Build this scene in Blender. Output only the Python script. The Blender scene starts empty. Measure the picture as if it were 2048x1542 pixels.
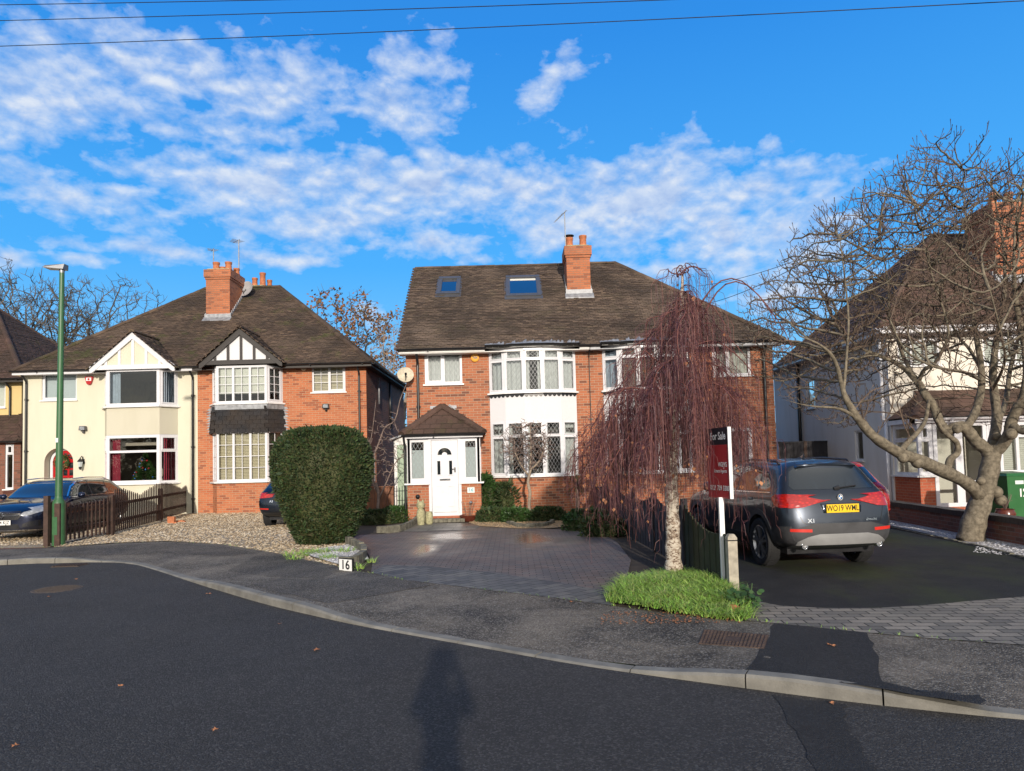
import bpy, bmesh, math, random
import numpy as np
from mathutils import Vector, Matrix
from mathutils.bvhtree import BVHTree
from mathutils.geometry import tessellate_polygon
R_ = math.radians
SC = bpy.context.scene
COL = SC.collection

# ------------------------------------------------------------------ camera
PW, PH, PF = 2048.0, 1542.0, 1410.0
PITCH, ROLL, SH, CZ = R_(2.9), -0.0262, 78.0, 1.75
cam_d = bpy.data.cameras.new('camera'); cam = bpy.data.objects.new('camera', cam_d); COL.objects.link(cam)
cam_d.sensor_fit = 'HORIZONTAL'; cam_d.sensor_width = 36.0; cam_d.lens = PF / PW * 36.0
cam_d.shift_y = SH / PW; cam_d.clip_start = 0.05; cam_d.clip_end = 3000
RM = Matrix.Rotation(math.pi / 2 + PITCH, 3, 'X') @ Matrix.Rotation(ROLL, 3, 'Z')
cam.matrix_world = Matrix.Translation((0, 0, CZ)) @ RM.to_4x4()
SC.camera = cam

def ray(px, py):
    return RM @ Vector(((px - PW / 2) / PF, -(py - PH / 2) / PF + SH / PF, -1.0))
def gnd(px, py, z=0.1):
    d = ray(px, py); t = (z - CZ) / d.z; return (d.x * t, d.y * t)
def at(px, py, Y):
    d = ray(px, py); t = Y / d.y; return Vector((d.x * t, Y, CZ + d.z * t))
def atX(px, py, Y): return at(px, py, Y).x
def atZ(px, py, Y): return at(px, py, Y).z

# ------------------------------------------------------------------ light
SUN_EL = R_(14.3); SUN_AZ = R_(-6.0)          # sun behind the camera, a little to the right
world = bpy.data.worlds.new('World'); SC.world = world; world.use_nodes = True
sd = bpy.data.lights.new('sun', 'SUN'); sun = bpy.data.objects.new('sun', sd); COL.objects.link(sun)
sd.energy = 3.1; sd.angle = R_(0.9); sd.color = (1.0, 0.89, 0.76)
ld = Vector((math.sin(SUN_AZ) * math.cos(SUN_EL), math.cos(SUN_AZ) * math.cos(SUN_EL), -math.sin(SUN_EL)))
sun.rotation_euler = ld.to_track_quat('-Z', 'Y').to_euler()
SC.view_settings.view_transform = 'Standard'; SC.view_settings.look = 'None'
SC.view_settings.exposure = 0.35; SC.view_settings.gamma = 1.0

class NB:
    """tiny node-graph builder"""
    def __init__(s, nt): s.nt = nt; nt.nodes.clear()
    def n(s, t, **kw):
        nd = s.nt.nodes.new(t)
        for k, v in kw.items(): setattr(nd, k, v)
        return nd
    def put(s, sock, v):
        if v is None: return
        if hasattr(v, 'is_linked') or hasattr(v, 'links'): s.nt.links.new(v, sock)
        else:
            if isinstance(v, (tuple, list)) and len(v) == 3 and sock.type == 'RGBA': v = (*v, 1)
            sock.default_value = v
    def m(s, op, a, b=None, c=None, clamp=False):
        nd = s.n('ShaderNodeMath', operation=op, use_clamp=clamp)
        s.put(nd.inputs[0], a); s.put(nd.inputs[1], b)
        if c is not None: s.put(nd.inputs[2], c)
        return nd.outputs[0]
    def mix(s, f, a, b, mode='MIX'):
        nd = s.n('ShaderNodeMix', data_type='RGBA', blend_type=mode)
        s.put(nd.inputs['Factor'], f); s.put(nd.inputs[6], a); s.put(nd.inputs[7], b)
        return nd.outputs[2]
    def ramp(s, f, stops, interp='LINEAR'):
        nd = s.n('ShaderNodeValToRGB'); cr = nd.color_ramp; cr.interpolation = interp
        while len(cr.elements) < len(stops): cr.elements.new(0.5)
        for e, (p, c) in zip(cr.elements, stops):
            e.position = p
            if not isinstance(c, (tuple, list)): c = (c, c, c)
            e.color = (*c, 1)
        s.put(nd.inputs[0], f); return nd.outputs[0]
    def noise(s, vec, scale, detail=4, rough=0.55, dist=0, out=0):
        nd = s.n('ShaderNodeTexNoise'); s.put(nd.inputs['Vector'], vec)
        nd.inputs['Scale'].default_value = scale; nd.inputs['Detail'].default_value = detail
        nd.inputs['Roughness'].default_value = rough; nd.inputs['Distortion'].default_value = dist
        return nd.outputs[out]
    def vor(s, vec, scale, feature='F1', out='Distance'):
        nd = s.n('ShaderNodeTexVoronoi', feature=feature); s.put(nd.inputs['Vector'], vec)
        nd.inputs['Scale'].default_value = scale; return nd.outputs[out]
    def mapr(s, v, a, b, c=0.0, d=1.0):
        nd = s.n('ShaderNodeMapRange'); s.put(nd.inputs[0], v)
        for i, x in enumerate((a, b, c, d)): nd.inputs[i + 1].default_value = x
        return nd.outputs[0]
    def vmap(s, vec, scale=(1, 1, 1), loc=(0, 0, 0), rot=(0, 0, 0)):
        nd = s.n('ShaderNodeMapping'); s.put(nd.inputs[0], vec)
        nd.inputs['Scale'].default_value = scale; nd.inputs['Location'].default_value = loc; nd.inputs['Rotation'].default_value = rot
        return nd.outputs[0]
    def bump(s, h, strength=0.5, dist=0.01, normal=None):
        nd = s.n('ShaderNodeBump'); s.put(nd.inputs['Height'], h)
        nd.inputs['Strength'].default_value = strength; nd.inputs['Distance'].default_value = dist
        if normal is not None: s.put(nd.inputs['Normal'], normal)
        return nd.outputs[0]

def build_world():
    b = NB(world.node_tree)
    out = b.n('ShaderNodeOutputWorld'); bg = b.n('ShaderNodeBackground')
    sky = b.n('ShaderNodeTexSky', sky_type='NISHITA', sun_disc=False)
    sky.sun_elevation = SUN_EL; sky.sun_rotation = math.pi - SUN_AZ
    sky.air_density = 1.0; sky.dust_density = 0.25; sky.ozone_density = 3.0
    hs = b.n('ShaderNodeHueSaturation'); hs.inputs['Saturation'].default_value = 1.15; hs.inputs['Hue'].default_value = 0.505
    hs.inputs['Value'].default_value = 1.5
    b.put(hs.inputs['Color'], sky.outputs[0])
    tc = b.n('ShaderNodeTexCoord').outputs['Generated']
    sep = b.n('ShaderNodeSeparateXYZ'); b.put(sep.inputs[0], tc)
    x, y, z = sep.outputs
    az = b.m('ARCTAN2', x, y); el = b.m('ARCSINE', z)
    def blob(px, py, rx, ry, rot=0.0, w=1.0):
        d = ray(px, py).normalized(); a0 = math.atan2(d.x, d.y); e0 = math.asin(d.z)
        k = 1 / PF; c, s_ = math.cos(rot), math.sin(rot)
        du = b.m('SUBTRACT', az, a0); dv = b.m('SUBTRACT', el, e0)
        p = b.m('ADD', b.m('MULTIPLY', du, c / (rx * k)), b.m('MULTIPLY', dv, s_ / (rx * k)))
        q = b.m('ADD', b.m('MULTIPLY', du, -s_ / (ry * k)), b.m('MULTIPLY', dv, c / (ry * k)))
        r = b.m('SQRT', b.m('ADD', b.m('MULTIPLY', p, p), b.m('MULTIPLY', q, q)))
        return b.m('MULTIPLY', b.m('SUBTRACT', 1.0, r), w)
    blobs = [blob(430, 165, 430, 78, 0.0), blob(60, 190, 240, 100, 0, .95), blob(300, 235, 300, 46, 0, .9), blob(790, 215, 160, 58, .1), blob(820, 120, 120, 60, .3, .8),
             blob(800, 385, 300, 88, 0, 1.3), blob(500, 370, 330, 75, 0, 1.15), blob(120, 385, 200, 60, 0, .85), blob(640, 440, 240, 60, 0, .9),
             blob(1250, 420, 340, 110, 0, 1.3), blob(1480, 470, 240, 110, 0, 1.1), blob(1520, 375, 130, 50), blob(1050, 380, 230, 70), blob(1330, 540, 260, 42, 0, .9),
             blob(1105, 168, 95, 34, .6, .75), blob(130, 487, 100, 20), blob(160, 515, 75, 16), blob(310, 502, 130, 24, 0, .9), blob(560, 520, 100, 14, 0, .6),
             blob(20, 515, 60, 20), blob(880, 480, 150, 36, 0, .8), blob(960, 520, 60, 16, 0, .8), blob(740, 620, 40, 30, 0, .8), blob(1120, 290, 60, 30, 0, .25), blob(1560, 590, 200, 50, 0, .8)]
    cov = blobs[0]
    for q in blobs[1:]: cov = b.m('SMOOTH_MAX', cov, q, 0.08)
    # away from the photographed quarter of the sky: scattered cloud, from noise alone
    comb = b.n('ShaderNodeCombineXYZ'); b.put(comb.inputs[0], az); b.put(comb.inputs[1], b.m('MULTIPLY', el, 1.7)); b.put(comb.inputs[2], b.m('MULTIPLY', y, .2))
    v = comb.outputs[0]
    side = b.m('SUBTRACT', b.mapr(b.m('ABSOLUTE', az), 0.80, 1.2, -3.0, 0.1), b.mapr(b.m('ABSOLUTE', b.m('SUBTRACT', el, .3)), 0.1, .5, 0, .4))
    side = b.m('MINIMUM', side, .3)
    cov = b.m('MAXIMUM', cov, side)
    cov = b.m('MAXIMUM', cov, -1.0)
    warp = b.noise(v, 9.0, 4, .6, out=1)
    wv = b.n('ShaderNodeVectorMath', operation='MULTIPLY_ADD'); b.put(wv.inputs[0], warp); wv.inputs[1].default_value = (.035, .03, 0); b.put(wv.inputs[2], v)
    n1 = b.noise(wv.outputs[0], 24.0, 10, .56)
    vv = b.n('ShaderNodeTexVoronoi', feature='SMOOTH_F1'); b.put(vv.inputs['Vector'], wv.outputs[0]); vv.inputs['Scale'].default_value = 34; vv.inputs['Smoothness'].default_value = .6
    pf_ = b.m('SUBTRACT', .42, vv.outputs['Distance'])
    n0 = b.noise(v, 5.5, 3, .5)
    off = b.n('ShaderNodeVectorMath', operation='ADD'); b.put(off.inputs[0], wv.outputs[0]); off.inputs[1].default_value = (0.0, 0.014, 0)
    n2 = b.noise(off.outputs[0], 24.0, 10, .56)
    dens = b.m('ADD', b.m('MULTIPLY', cov, .75), b.m('ADD', b.m('ADD', b.m('MULTIPLY', b.m('SUBTRACT', n1, .5), 1.9), b.m('MULTIPLY', pf_, .25)), b.m('MULTIPLY', b.m('SUBTRACT', n0, .5), 1.3)))
    alpha = b.mapr(dens, .0, .80, 0, 1)
    alpha = b.m('MULTIPLY', b.m('POWER', alpha, .9), .93)
    alpha = b.m('MULTIPLY', alpha, b.mapr(el, .0, .1, .3, 1))
    lit = b.m('ADD', b.m('ADD', b.m('MULTIPLY', b.m('SUBTRACT', n1, n2), 2.0), b.m('MULTIPLY', pf_, .7)), b.mapr(dens, .1, 1.3, .72, .38), clamp=True)
    ccol = b.ramp(lit, [(0, (3.7, 5.2, 8.4)), (.45, (5.6, 6.9, 9.3)), (1, (8.3, 8.9, 9.8))])
    grad = b.ramp(b.mapr(el, -.05, .75, 0, 1), [(0, (3.8, 7.4, 10.6)), (.20, (2.2, 6.5, 10.9)), (.40, (.75, 4.7, 10.7)), (.75, (.30, 3.0, 9.0)), (1, (.28, 2.5, 7.8))])
    blue = b.mix(b.mapr(y, -.1, .45, 0, .92), hs.outputs[0], grad)
    # bright, nearly white sky round the low sun behind the camera
    sdv = (-math.sin(SUN_AZ) * math.cos(SUN_EL), -math.cos(SUN_AZ) * math.cos(SUN_EL), math.sin(SUN_EL)); dt = b.n('ShaderNodeVectorMath', operation='DOT_PRODUCT'); b.put(dt.inputs[0], tc); dt.inputs[1].default_value = sdv
    blue = b.mix(b.mapr(dt.outputs['Value'], .1, 1.0, 0, .85), blue, (15.0, 14.0, 12.5))
    final = b.mix(alpha, blue, ccol)
    b.put(bg.inputs[0], final); bg.inputs[1].default_value = 0.075
    b.put(out.inputs[0], bg.outputs[0])
build_world()

# ------------------------------------------------------------------ materials
MATS = {}
def newmat(name):
    m = bpy.data.materials.new(name); m.use_nodes = True; b = NB(m.node_tree)
    out = b.n('ShaderNodeOutputMaterial'); p = b.n('ShaderNodeBsdfPrincipled')
    b.put(out.inputs[0], p.outputs[0]); MATS[name] = m
    b.p = p; b.out = out
    b.uv = lambda: b.n('ShaderNodeTexCoord').outputs['UV']
    b.ob = lambda: b.n('ShaderNodeTexCoord').outputs['Object']
    def pos():
        return b.n('ShaderNodeNewGeometry').outputs['Position']
    b.pos = pos
    return m, b
def setp(b, color=None, rough=None, metal=None, normal=None, **kw):
    if color is not None: b.put(b.p.inputs['Base Color'], color)
    if rough is not None: b.put(b.p.inputs['Roughness'], rough)
    if metal is not None: b.put(b.p.inputs['Metallic'], metal)
    if normal is not None: b.put(b.p.inputs['Normal'], normal)
    for k, v in kw.items(): b.put(b.p.inputs[k.replace('_', ' ')], v)
def plain(name, col, rough=.5, metal=0, var=.12, nscale=6, bump=0, bscale=60, **kw):
    m, b = newmat(name); pos = b.pos()
    n = b.noise(pos, nscale, 6, .6)
    f = b.mapr(n, .3, .7, 1 - var, 1 + var)
    nd = b.n('ShaderNodeMix', data_type='RGBA', blend_type='MULTIPLY'); nd.inputs['Factor'].default_value = 1
    nd.inputs[6].default_value = (*col, 1); b.put(nd.inputs[7], f)
    nr = None
    if bump: nr = b.bump(b.noise(pos, bscale, 4, .6), bump, .004)
    rg = b.m('ADD', b.m('MULTIPLY', b.m('SUBTRACT', n, .5), .25), rough, clamp=True)
    setp(b, nd.outputs[2], rg, metal, nr, **kw)
    return m
def brickmat(name, c1, c2, c3, mortar, w=.225, h=.075, ms=.006, rough=.85, soot=.25):
    m, b = newmat(name); uv = b.uv()
    t = b.n('ShaderNodeTexBrick'); b.put(t.inputs['Vector'], uv)
    t.inputs['Scale'].default_value = 1; t.inputs['Brick Width'].default_value = w; t.inputs['Row Height'].default_value = h
    t.inputs['Mortar Size'].default_value = ms; t.inputs['Mortar Smooth'].default_value = .1; t.inputs['Bias'].default_value = 0
    t.inputs['Color1'].default_value = (0, 0, 0, 1); t.inputs['Color2'].default_value = (1, 1, 1, 1); t.inputs['Mortar'].default_value = (.5, .5, .5, 1)
    col = b.ramp(t.outputs['Color'], [(0, c3), (.12, c3), (.22, c1), (.75, c2), (1, c1)])
    pos = b.pos()
    col = b.mix(b.mapr(b.noise(uv, 55, 4, .7), .35, .75, 0, .45), col, (c3[0] * .8, c3[1] * .8, c3[2] * .8))
    big = b.noise(pos, .9, 5, .6)
    col = b.mix(b.mapr(big, .42, .75, 0, soot), col, (.09, .07, .06))
    mc = b.mix(b.noise(pos, 14, 3), mortar, (mortar[0] * .6, mortar[1] * .58, mortar[2] * .55))
    col = b.mix(t.outputs['Fac'], col, mc)
    hgt = b.m('ADD', b.m('MULTIPLY', t.outputs['Fac'], -1.0), b.m('MULTIPLY', b.noise(uv, 90, 3), .35))
    setp(b, col, rough, 0, b.bump(hgt, .8, .008))
    return m
brickmat('brick_orange', (.50, .15, .06), (.58, .20, .085), (.32, .095, .045), (.58, .42, .28))
brickmat('brick_brown', (.42, .135, .06), (.54, .18, .08), (.20, .07, .04), (.52, .40, .29), soot=.3)
brickmat('brick_chimney', (.48, .15, .06), (.55, .19, .085), (.30, .10, .05), (.36, .24, .17), soot=.4)
brickmat('brick_red', (.42, .09, .04), (.47, .12, .05), (.36, .08, .04), (.52, .30, .20), soot=.05)
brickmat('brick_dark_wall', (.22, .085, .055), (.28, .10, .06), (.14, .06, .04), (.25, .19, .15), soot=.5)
def rendermat(name, col, bumpd=.004, scale=180, streak=.15):
    m, b = newmat(name); pos = b.pos()
    n = b.noise(pos, scale, 4, .7); g = b.noise(b.vmap(pos, (2.2, 2.2, .5)), 1.0, 6, .6)
    c = b.mix(b.mapr(g, .45, .8, 0, streak * 2), col, (col[0] * .72, col[1] * .70, col[2] * .62))
    c = b.mix(b.mapr(n, .3, .7, 0, .12), c, (col[0] * .6, col[1] * .6, col[2] * .6))
    setp(b, c, .88, 0, b.bump(n, .6, bumpd)); return m
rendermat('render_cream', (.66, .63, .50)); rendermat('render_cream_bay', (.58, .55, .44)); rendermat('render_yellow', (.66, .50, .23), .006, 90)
rendermat('render_white', (.72, .70, .68), .006, 90, .25); rendermat('render_pale', (.80, .74, .64), .006, 90); rendermat('roughcast_white', (.74, .74, .76), .02, 60, .06)
def tilemat(name, cols, moss=.5, mosscol=(.07, .085, .02)):
    m, b = newmat(name); g = b.n('ShaderNodeNewGeometry'); rnd = g.outputs['Random Per Island']; pos = g.outputs['Position']
    c = b.ramp(rnd, [(i / max(1, len(cols) - 1), q) for i, q in enumerate(cols)])
    c = b.mix(b.mapr(b.noise(pos, 38, 5, .7), .45, .75, 0, .7), c, (cols[0][0] * .55, cols[0][1] * .55, cols[0][2] * .5))
    c = b.mix(b.mapr(b.noise(pos, .8, 5, .65), .40, .62, 0, .75), c, (.045, .034, .027))
    c = b.mix(b.mapr(b.noise(b.vmap(pos, loc=(9, 3, 1)), .7, 5, .6), .52, .72, 0, .5), c, tuple(q * k for q, k in zip(cols[-1], (1.12, 1.15, 1.2))))
    c = b.mix(b.mapr(b.noise(pos, 1.3, 7, .72), .55, .68, 0, moss), c, mosscol)
    c = b.mix(b.mapr(b.noise(pos, 130, 2, .7), .64, .72, 0, .6), c, (.38, .35, .27))
    setp(b, c, .9, 0, b.bump(b.noise(pos, 120, 3), .5, .004), Specular_IOR_Level=.25); return m
tilemat('tile_brown', [(.062, .041, .031), (.10, .068, .049), (.15, .10, .07), (.08, .056, .042), (.19, .13, .088)], .7)
tilemat('tile_brown_clean', [(.066, .044, .034), (.108, .075, .055), (.165, .115, .082), (.084, .062, .048), (.205, .145, .103)], .3, (.10, .09, .045))
tilemat('tile_dark', [(.075, .045, .035), (.10, .06, .047), (.12, .07, .055)], .35)
tilemat('tile_red', [(.13, .075, .06), (.17, .10, .075), (.11, .065, .05)], .2)
plain('tile_edge', (.030, .024, .018), .95, var=.4, nscale=20)
tilemat('slate', [(.018, .019, .023), (.035, .036, .042), (.026, .027, .032)], .05, (.05, .05, .05))
def asphalt(name, dark, light, speck=.5, wet=.0, patch=.5, scale=1.0, stone=(.22, .22, .23)):
    m, b = newmat(name); pos = b.pos()
    v = b.n('ShaderNodeTexVoronoi'); b.put(v.inputs['Vector'], pos); v.inputs['Scale'].default_value = 85 * scale
    sc = b.n('ShaderNodeSeparateColor'); b.put(sc.inputs[0], v.outputs['Color'])
    c = b.mix(b.mapr(b.noise(pos, 1.1, 6, .65, .6), .35, .68, 0, patch), dark, light)
    c = b.mix(b.mapr(b.noise(pos, 7, 4, .7), .4, .7, 0, .35), c, (dark[0] * .6, dark[1] * .6, dark[2] * .6))
    c = b.mix(b.m('MULTIPLY', b.mapr(sc.outputs[0], .62, .95, 0, 1), speck), c, stone)
    c = b.mix(b.m('MULTIPLY', b.mapr(sc.outputs[1], .7, 1, 0, 1), speck * .9), c, (.008, .008, .009))
    hgt = b.m('ADD', b.m('MULTIPLY', v.outputs['Distance'], -1.2), b.m('MULTIPLY', b.noise(pos, 190 * scale, 3, .7), .8))
    rg = b.mapr(b.noise(pos, .7, 4, .6), .35, .7, .82 - wet, .9)
    setp(b, c, rg, 0, b.bump(hgt, .9, .012), Specular_IOR_Level=.45); return m
asphalt('asphalt_road', (.036, .034, .034), (.054, .051, .049), .55, 0, .7, .95, (.14, .135, .13))
asphalt('asphalt_old', (.050, .044, .037), (.25, .215, .17), .6, .1, 1.0, .9, (.40, .37, .32))
asphalt('asphalt_new', (.015, .015, .016), (.030, .029, .029), .45, .1, .9, 1.0, (.07, .07, .072))
asphalt('asphalt_mid', (.042, .037, .032), (.16, .14, .112), .7, .1, 1.0, 1.0, (.30, .28, .25))
def mossy_drive():
    m, b = newmat('asphalt_mossy'); pos = b.pos()
    v = b.vor(pos, 90, out='Distance')
    c = b.mix(b.mapr(b.noise(pos, 3, 5, .6), .35, .7, 0, 1), (.016, .016, .016), (.03, .03, .028))
    c = b.mix(b.mapr(b.noise(b.vmap(pos, (1, .55, 1)), .75, 7, .68), .46, .66, 0, .85), c, (.040, .052, .016))
    c = b.mix(b.mapr(b.noise(pos, 55, 2, .8), .7, .76, 0, .5), c, (.16, .14, .10))
    setp(b, c, .75, 0, b.bump(b.m('ADD', v, b.noise(pos, 150, 3)), .7, .008), Specular_IOR_Level=.35)
mossy_drive()
def blockmat(name, cols, joint, w, h, wetscale=.5, wet=True, ms=.007, rot=0):
    m, b = newmat(name); pos = b.pos(); uv = b.vmap(pos, rot=(0, 0, rot))
    wob = b.n('ShaderNodeVectorMath', operation='MULTIPLY_ADD'); b.put(wob.inputs[0], b.noise(pos, 3, 2, out=1)); wob.inputs[1].default_value = (.012, .012, 0); b.put(wob.inputs[2], uv)
    t = b.n('ShaderNodeTexBrick'); b.put(t.inputs['Vector'], wob.outputs[0])
    for k, q in (('Scale', 1), ('Brick Width', w), ('Row Height', h), ('Mortar Size', ms), ('Mortar Smooth', .2), ('Bias', 0)): t.inputs[k].default_value = q
    t.inputs['Color1'].default_value = (0, 0, 0, 1); t.inputs['Color2'].default_value = (1, 1, 1, 1); t.inputs['Mortar'].default_value = (.5, .5, .5, 1)
    c = b.ramp(t.outputs['Color'], [(i / (len(cols) - 1), q) for i, q in enumerate(cols)])
    c = b.mix(b.mapr(b.noise(pos, .8, 5, .6), .45, .7, 0, .45), c, (.055, .052, .055))
    c = b.mix(b.mapr(b.noise(pos, 1.7, 6, .7), .54, .7, 0, .35), c, (.15, .15, .135))
    c = b.mix(b.mapr(b.noise(pos, 60, 3, .7), .4, .7, 0, .3), c, (.03, .03, .03))
    c = b.mix(t.outputs['Fac'], c, joint)
    w_ = b.noise(b.vmap(pos, (1, .6, 1)), wetscale, 3, .5)
    rg = b.mapr(w_, .42, .62, .75, .28) if wet else b.mapr(w_, .4, .6, .85, .7)
    if wet:      # puddled water left on the blocks
        for (px, py, rx, ry) in ((895, 1072, .95, 1.3), (1060, 1078, .45, 1.6), (850, 1100, .3, 1.2)):
            c_ = gnd(px, py); sp = b.n('ShaderNodeSeparateXYZ'); b.put(sp.inputs[0], pos); dx = b.m('MULTIPLY', b.m('SUBTRACT', sp.outputs[0], c_[0]), 1 / rx); dy = b.m('MULTIPLY', b.m('SUBTRACT', sp.outputs[1], c_[1]), 1 / ry)
            e_ = b.m('ADD', b.m('SQRT', b.m('ADD', b.m('MULTIPLY', dx, dx), b.m('MULTIPLY', dy, dy))), b.m('MULTIPLY', b.m('SUBTRACT', b.noise(pos, 2.5, 4), .5), 1.1)); rg = b.m('MULTIPLY', rg, b.mapr(e_, .3, 1.15, .28, 1))
    hgt = b.m('ADD', b.m('MULTIPLY', t.outputs['Fac'], -1), b.m('MULTIPLY', b.noise(pos, 70, 3), .25))
    bs = .35 if wet else .8
    setp(b, c, rg, 0, b.bump(hgt, bs, .006)); return m
blockmat('paving_blocks', [(.16, .115, .095), (.23, .17, .14), (.14, .125, .115), (.21, .175, .15)], (.022, .018, .016), .20, .10, .33)
blockmat('paving_border', [(.09, .09, .092), (.14, .14, .135), (.20, .19, .17), (.12, .12, .125)], (.03, .03, .028), .24, .16, .5, False, rot=-.75)
blockmat('paving_setts', [(.24, .215, .175), (.33, .29, .235), (.17, .155, .13), (.28, .25, .20)], (.035, .032, .024), .21, .13, .5, False, .008, rot=.10)
blockmat('paving_slabs', [(.16, .15, .125), (.20, .19, .16), (.13, .125, .11)], (.04, .04, .03), .6, .45, .6, True, .01)
blockmat('brick_paver', [(.22, .08, .045), (.28, .10, .055), (.16, .07, .045)], (.05, .03, .02), .21, .07, .5, False)
def gravelmat(name, cols, scale=42, bumpd=.02):
    m, b = newmat(name); pos = b.pos()
    v = b.n('ShaderNodeTexVoronoi'); b.put(v.inputs['Vector'], pos); v.inputs['Scale'].default_value = scale
    sc = b.n('ShaderNodeSeparateColor'); b.put(sc.inputs[0], v.outputs['Color'])
    c = b.ramp(sc.outputs[0], [(i / (len(cols) - 1), q) for i, q in enumerate(cols)])
    c = b.mix(b.mapr(v.outputs['Distance'], .35, .7, 0, .6), c, (.09, .07, .05))
    c = b.mix(b.mapr(b.noise(pos, 1.2, 5, .65), .45, .7, 0, .45), c, (.13, .10, .07))
    setp(b, c, .85, 0, b.bump(b.m('MULTIPLY', v.outputs['Distance'], -1), 1, bumpd)); return m
GR = [(.26, .18, .10), (.50, .39, .25), (.66, .57, .42), (.40, .28, .16), (.58, .47, .32), (.72, .66, .55)]
gravelmat('gravel', GR); gravelmat('gravel_white', [(.30, .29, .28), (.62, .62, .64), (.75, .75, .77), (.40, .38, .35)], 60, .015)
gravelmat('gravel_gold', [(.28, .18, .09), (.46, .31, .16), (.52, .40, .25), (.34, .22, .12)], 50, .015)
def islandmat(name, cols, rough=.8, **kw):
    m, b = newmat(name); g = b.n('ShaderNodeNewGeometry')
    c = b.ramp(g.outputs['Random Per Island'], [(i / max(1, len(cols) - 1), q) for i, q in enumerate(cols)])
    c = b.mix(b.mapr(b.noise(g.outputs['Position'], 2.2, 4), .35, .65, 0, .35), c, tuple(x * .6 for x in cols[0]))
    setp(b, c, rough, **kw); return m
islandmat('stones', GR); islandmat('stones_white', [(.30, .29, .28), (.62, .62, .64), (.75, .75, .77), (.40, .38, .35)])
islandmat('stones_gold', [(.28, .18, .09), (.46, .31, .16), (.52, .40, .25), (.34, .22, .12)])
islandmat('yew', [(.012, .030, .010), (.026, .056, .014), (.040, .080, .018), (.066, .092, .022), (.075, .062, .024), (.022, .05, .014), (.034, .07, .018)], .7)
islandmat('hedge_green', [(.015, .035, .010), (.04, .10, .02), (.03, .07, .015), (.06, .13, .03)], .5)
islandmat('grass', [(.18, .36, .05), (.27, .52, .08), (.36, .60, .11), (.40, .38, .16), (.22, .42, .07), (.44, .56, .15), (.30, .52, .09)], .5)
islandmat('dry_grass', [(.35, .25, .08), (.45, .32, .12), (.22, .20, .06)], .6)
islandmat('oak_leaf', [(.22, .09, .03), (.30, .13, .05), (.16, .08, .035), (.12, .10, .04)], .7)
islandmat('brown_leaf', [(.40, .17, .07), (.50, .22, .10), (.30, .12, .05)], .7)
islandmat('sword_leaf', [(.03, .06, .02), (.06, .11, .035), (.10, .14, .05)], .4)
def birchtwig():
    m, b = newmat('birch_twig'); g = b.n('ShaderNodeNewGeometry')
    c = b.ramp(g.outputs['Random Per Island'], [(0, (.060, .022, .030)), (.5, (.115, .038, .046)), (1, (.21, .08, .06))])
    setp(b, c, .55)
birchtwig()
def birchbark():
    m, b = newmat('birch_bark'); pos = b.pos()
    n = b.noise(b.vmap(pos, (1, 1, 1.6)), 16, 5, .7, .8)
    c = b.ramp(n, [(.38, (.07, .045, .035)), (.47, (.30, .22, .16)), (.55, (.62, .56, .47)), (.8, (.50, .42, .33))])
    setp(b, c, .8, 0, b.bump(n, .8, .02))
birchbark()
def bark(name, c1, c2, scale=8, ring=0.3):
    m, b = newmat(name); pos = b.pos()
    n = b.noise(pos, scale, 6, .65); r = b.noise(b.vmap(pos, (1, 1, 6)), 3.5, 4, .6)
    c = b.mix(b.mapr(n, .35, .65, 0, 1), c1, c2)
    c = b.mix(b.mapr(r, .5, .7, 0, ring), c, tuple(x * .5 for x in c1))
    setp(b, c, .85, 0, b.bump(b.m('ADD', n, r), .7, .02)); return m
bark('bark_magnolia', (.095, .078, .054), (.25, .21, .15), 13, .25); bark('bark_twig', (.075, .050, .035), (.15, .105, .075), 3, 0)
bark('bark_far', (.065, .055, .045), (.12, .105, .085), 2, 0); bark('bark_pale', (.25, .19, .14), (.38, .31, .24), 6); bark('bark_shrub', (.14, .10, .085), (.26, .19, .16), 6)
bark('bark_red', (.12, .045, .04), (.20, .075, .06), 4, 0)
plain('upvc', (.70, .70, .73), .28, var=.04, nscale=3); plain('upvc_sill', (.78, .78, .78), .35, var=.10)
plain('white_paint', (.74, .73, .70), .5, var=.12, nscale=9); plain('black_timber', (.035, .030, .028), .55, var=.25, nscale=12)
plain('black_plastic', (.016, .016, .018), .32, var=.2); plain('grey_plastic', (.07, .07, .075), .4, var=.2)
plain('lead', (.30, .31, .33), .55, .3, var=.35, nscale=9, bump=.5, bscale=20)
plain('leading', (.36, .37, .38), .5, .2)
plain('velux_grey', (.13, .135, .15), .4, .5, var=.1); plain('terracotta', (.46, .16, .07), .8, var=.3, nscale=14, bump=.4)
plain('green_paint', (.045, .135, .055), .42, var=.14, nscale=5); plain('lamp_grey', (.25, .26, .28), .4, .6, var=.1)
plain('fence_brown', (.060, .033, .024), .7, var=.45, nscale=7, bump=.6, bscale=40); plain('fence_red', (.20, .085, .045), .75, var=.3, nscale=8)
plain('fence_dark', (.035, .033, .038), .8, var=.4, nscale=5, bump=.5, bscale=30); plain('fence_moss', (.035, .045, .022), .85, var=.4, nscale=5, bump=.5)
plain('concrete', (.40, .36, .29), .9, var=.3, nscale=10, bump=1.0, bscale=90); plain('kerb_stone', (.20, .19, .165), .85, var=.35, nscale=3, bump=.9, bscale=70)
plain('stone_edge', (.16, .15, .115), .9, var=.5, nscale=9, bump=1, bscale=25); plain('statue', (.36, .34, .20), .9, var=.45, nscale=18, bump=1, bscale=40)
plain('earth', (.055, .040, .026), .95, var=.4, nscale=4, bump=1, bscale=30); plain('lawn', (.045, .07, .02), .95, var=.3, nscale=2, bump=1, bscale=50)
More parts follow.
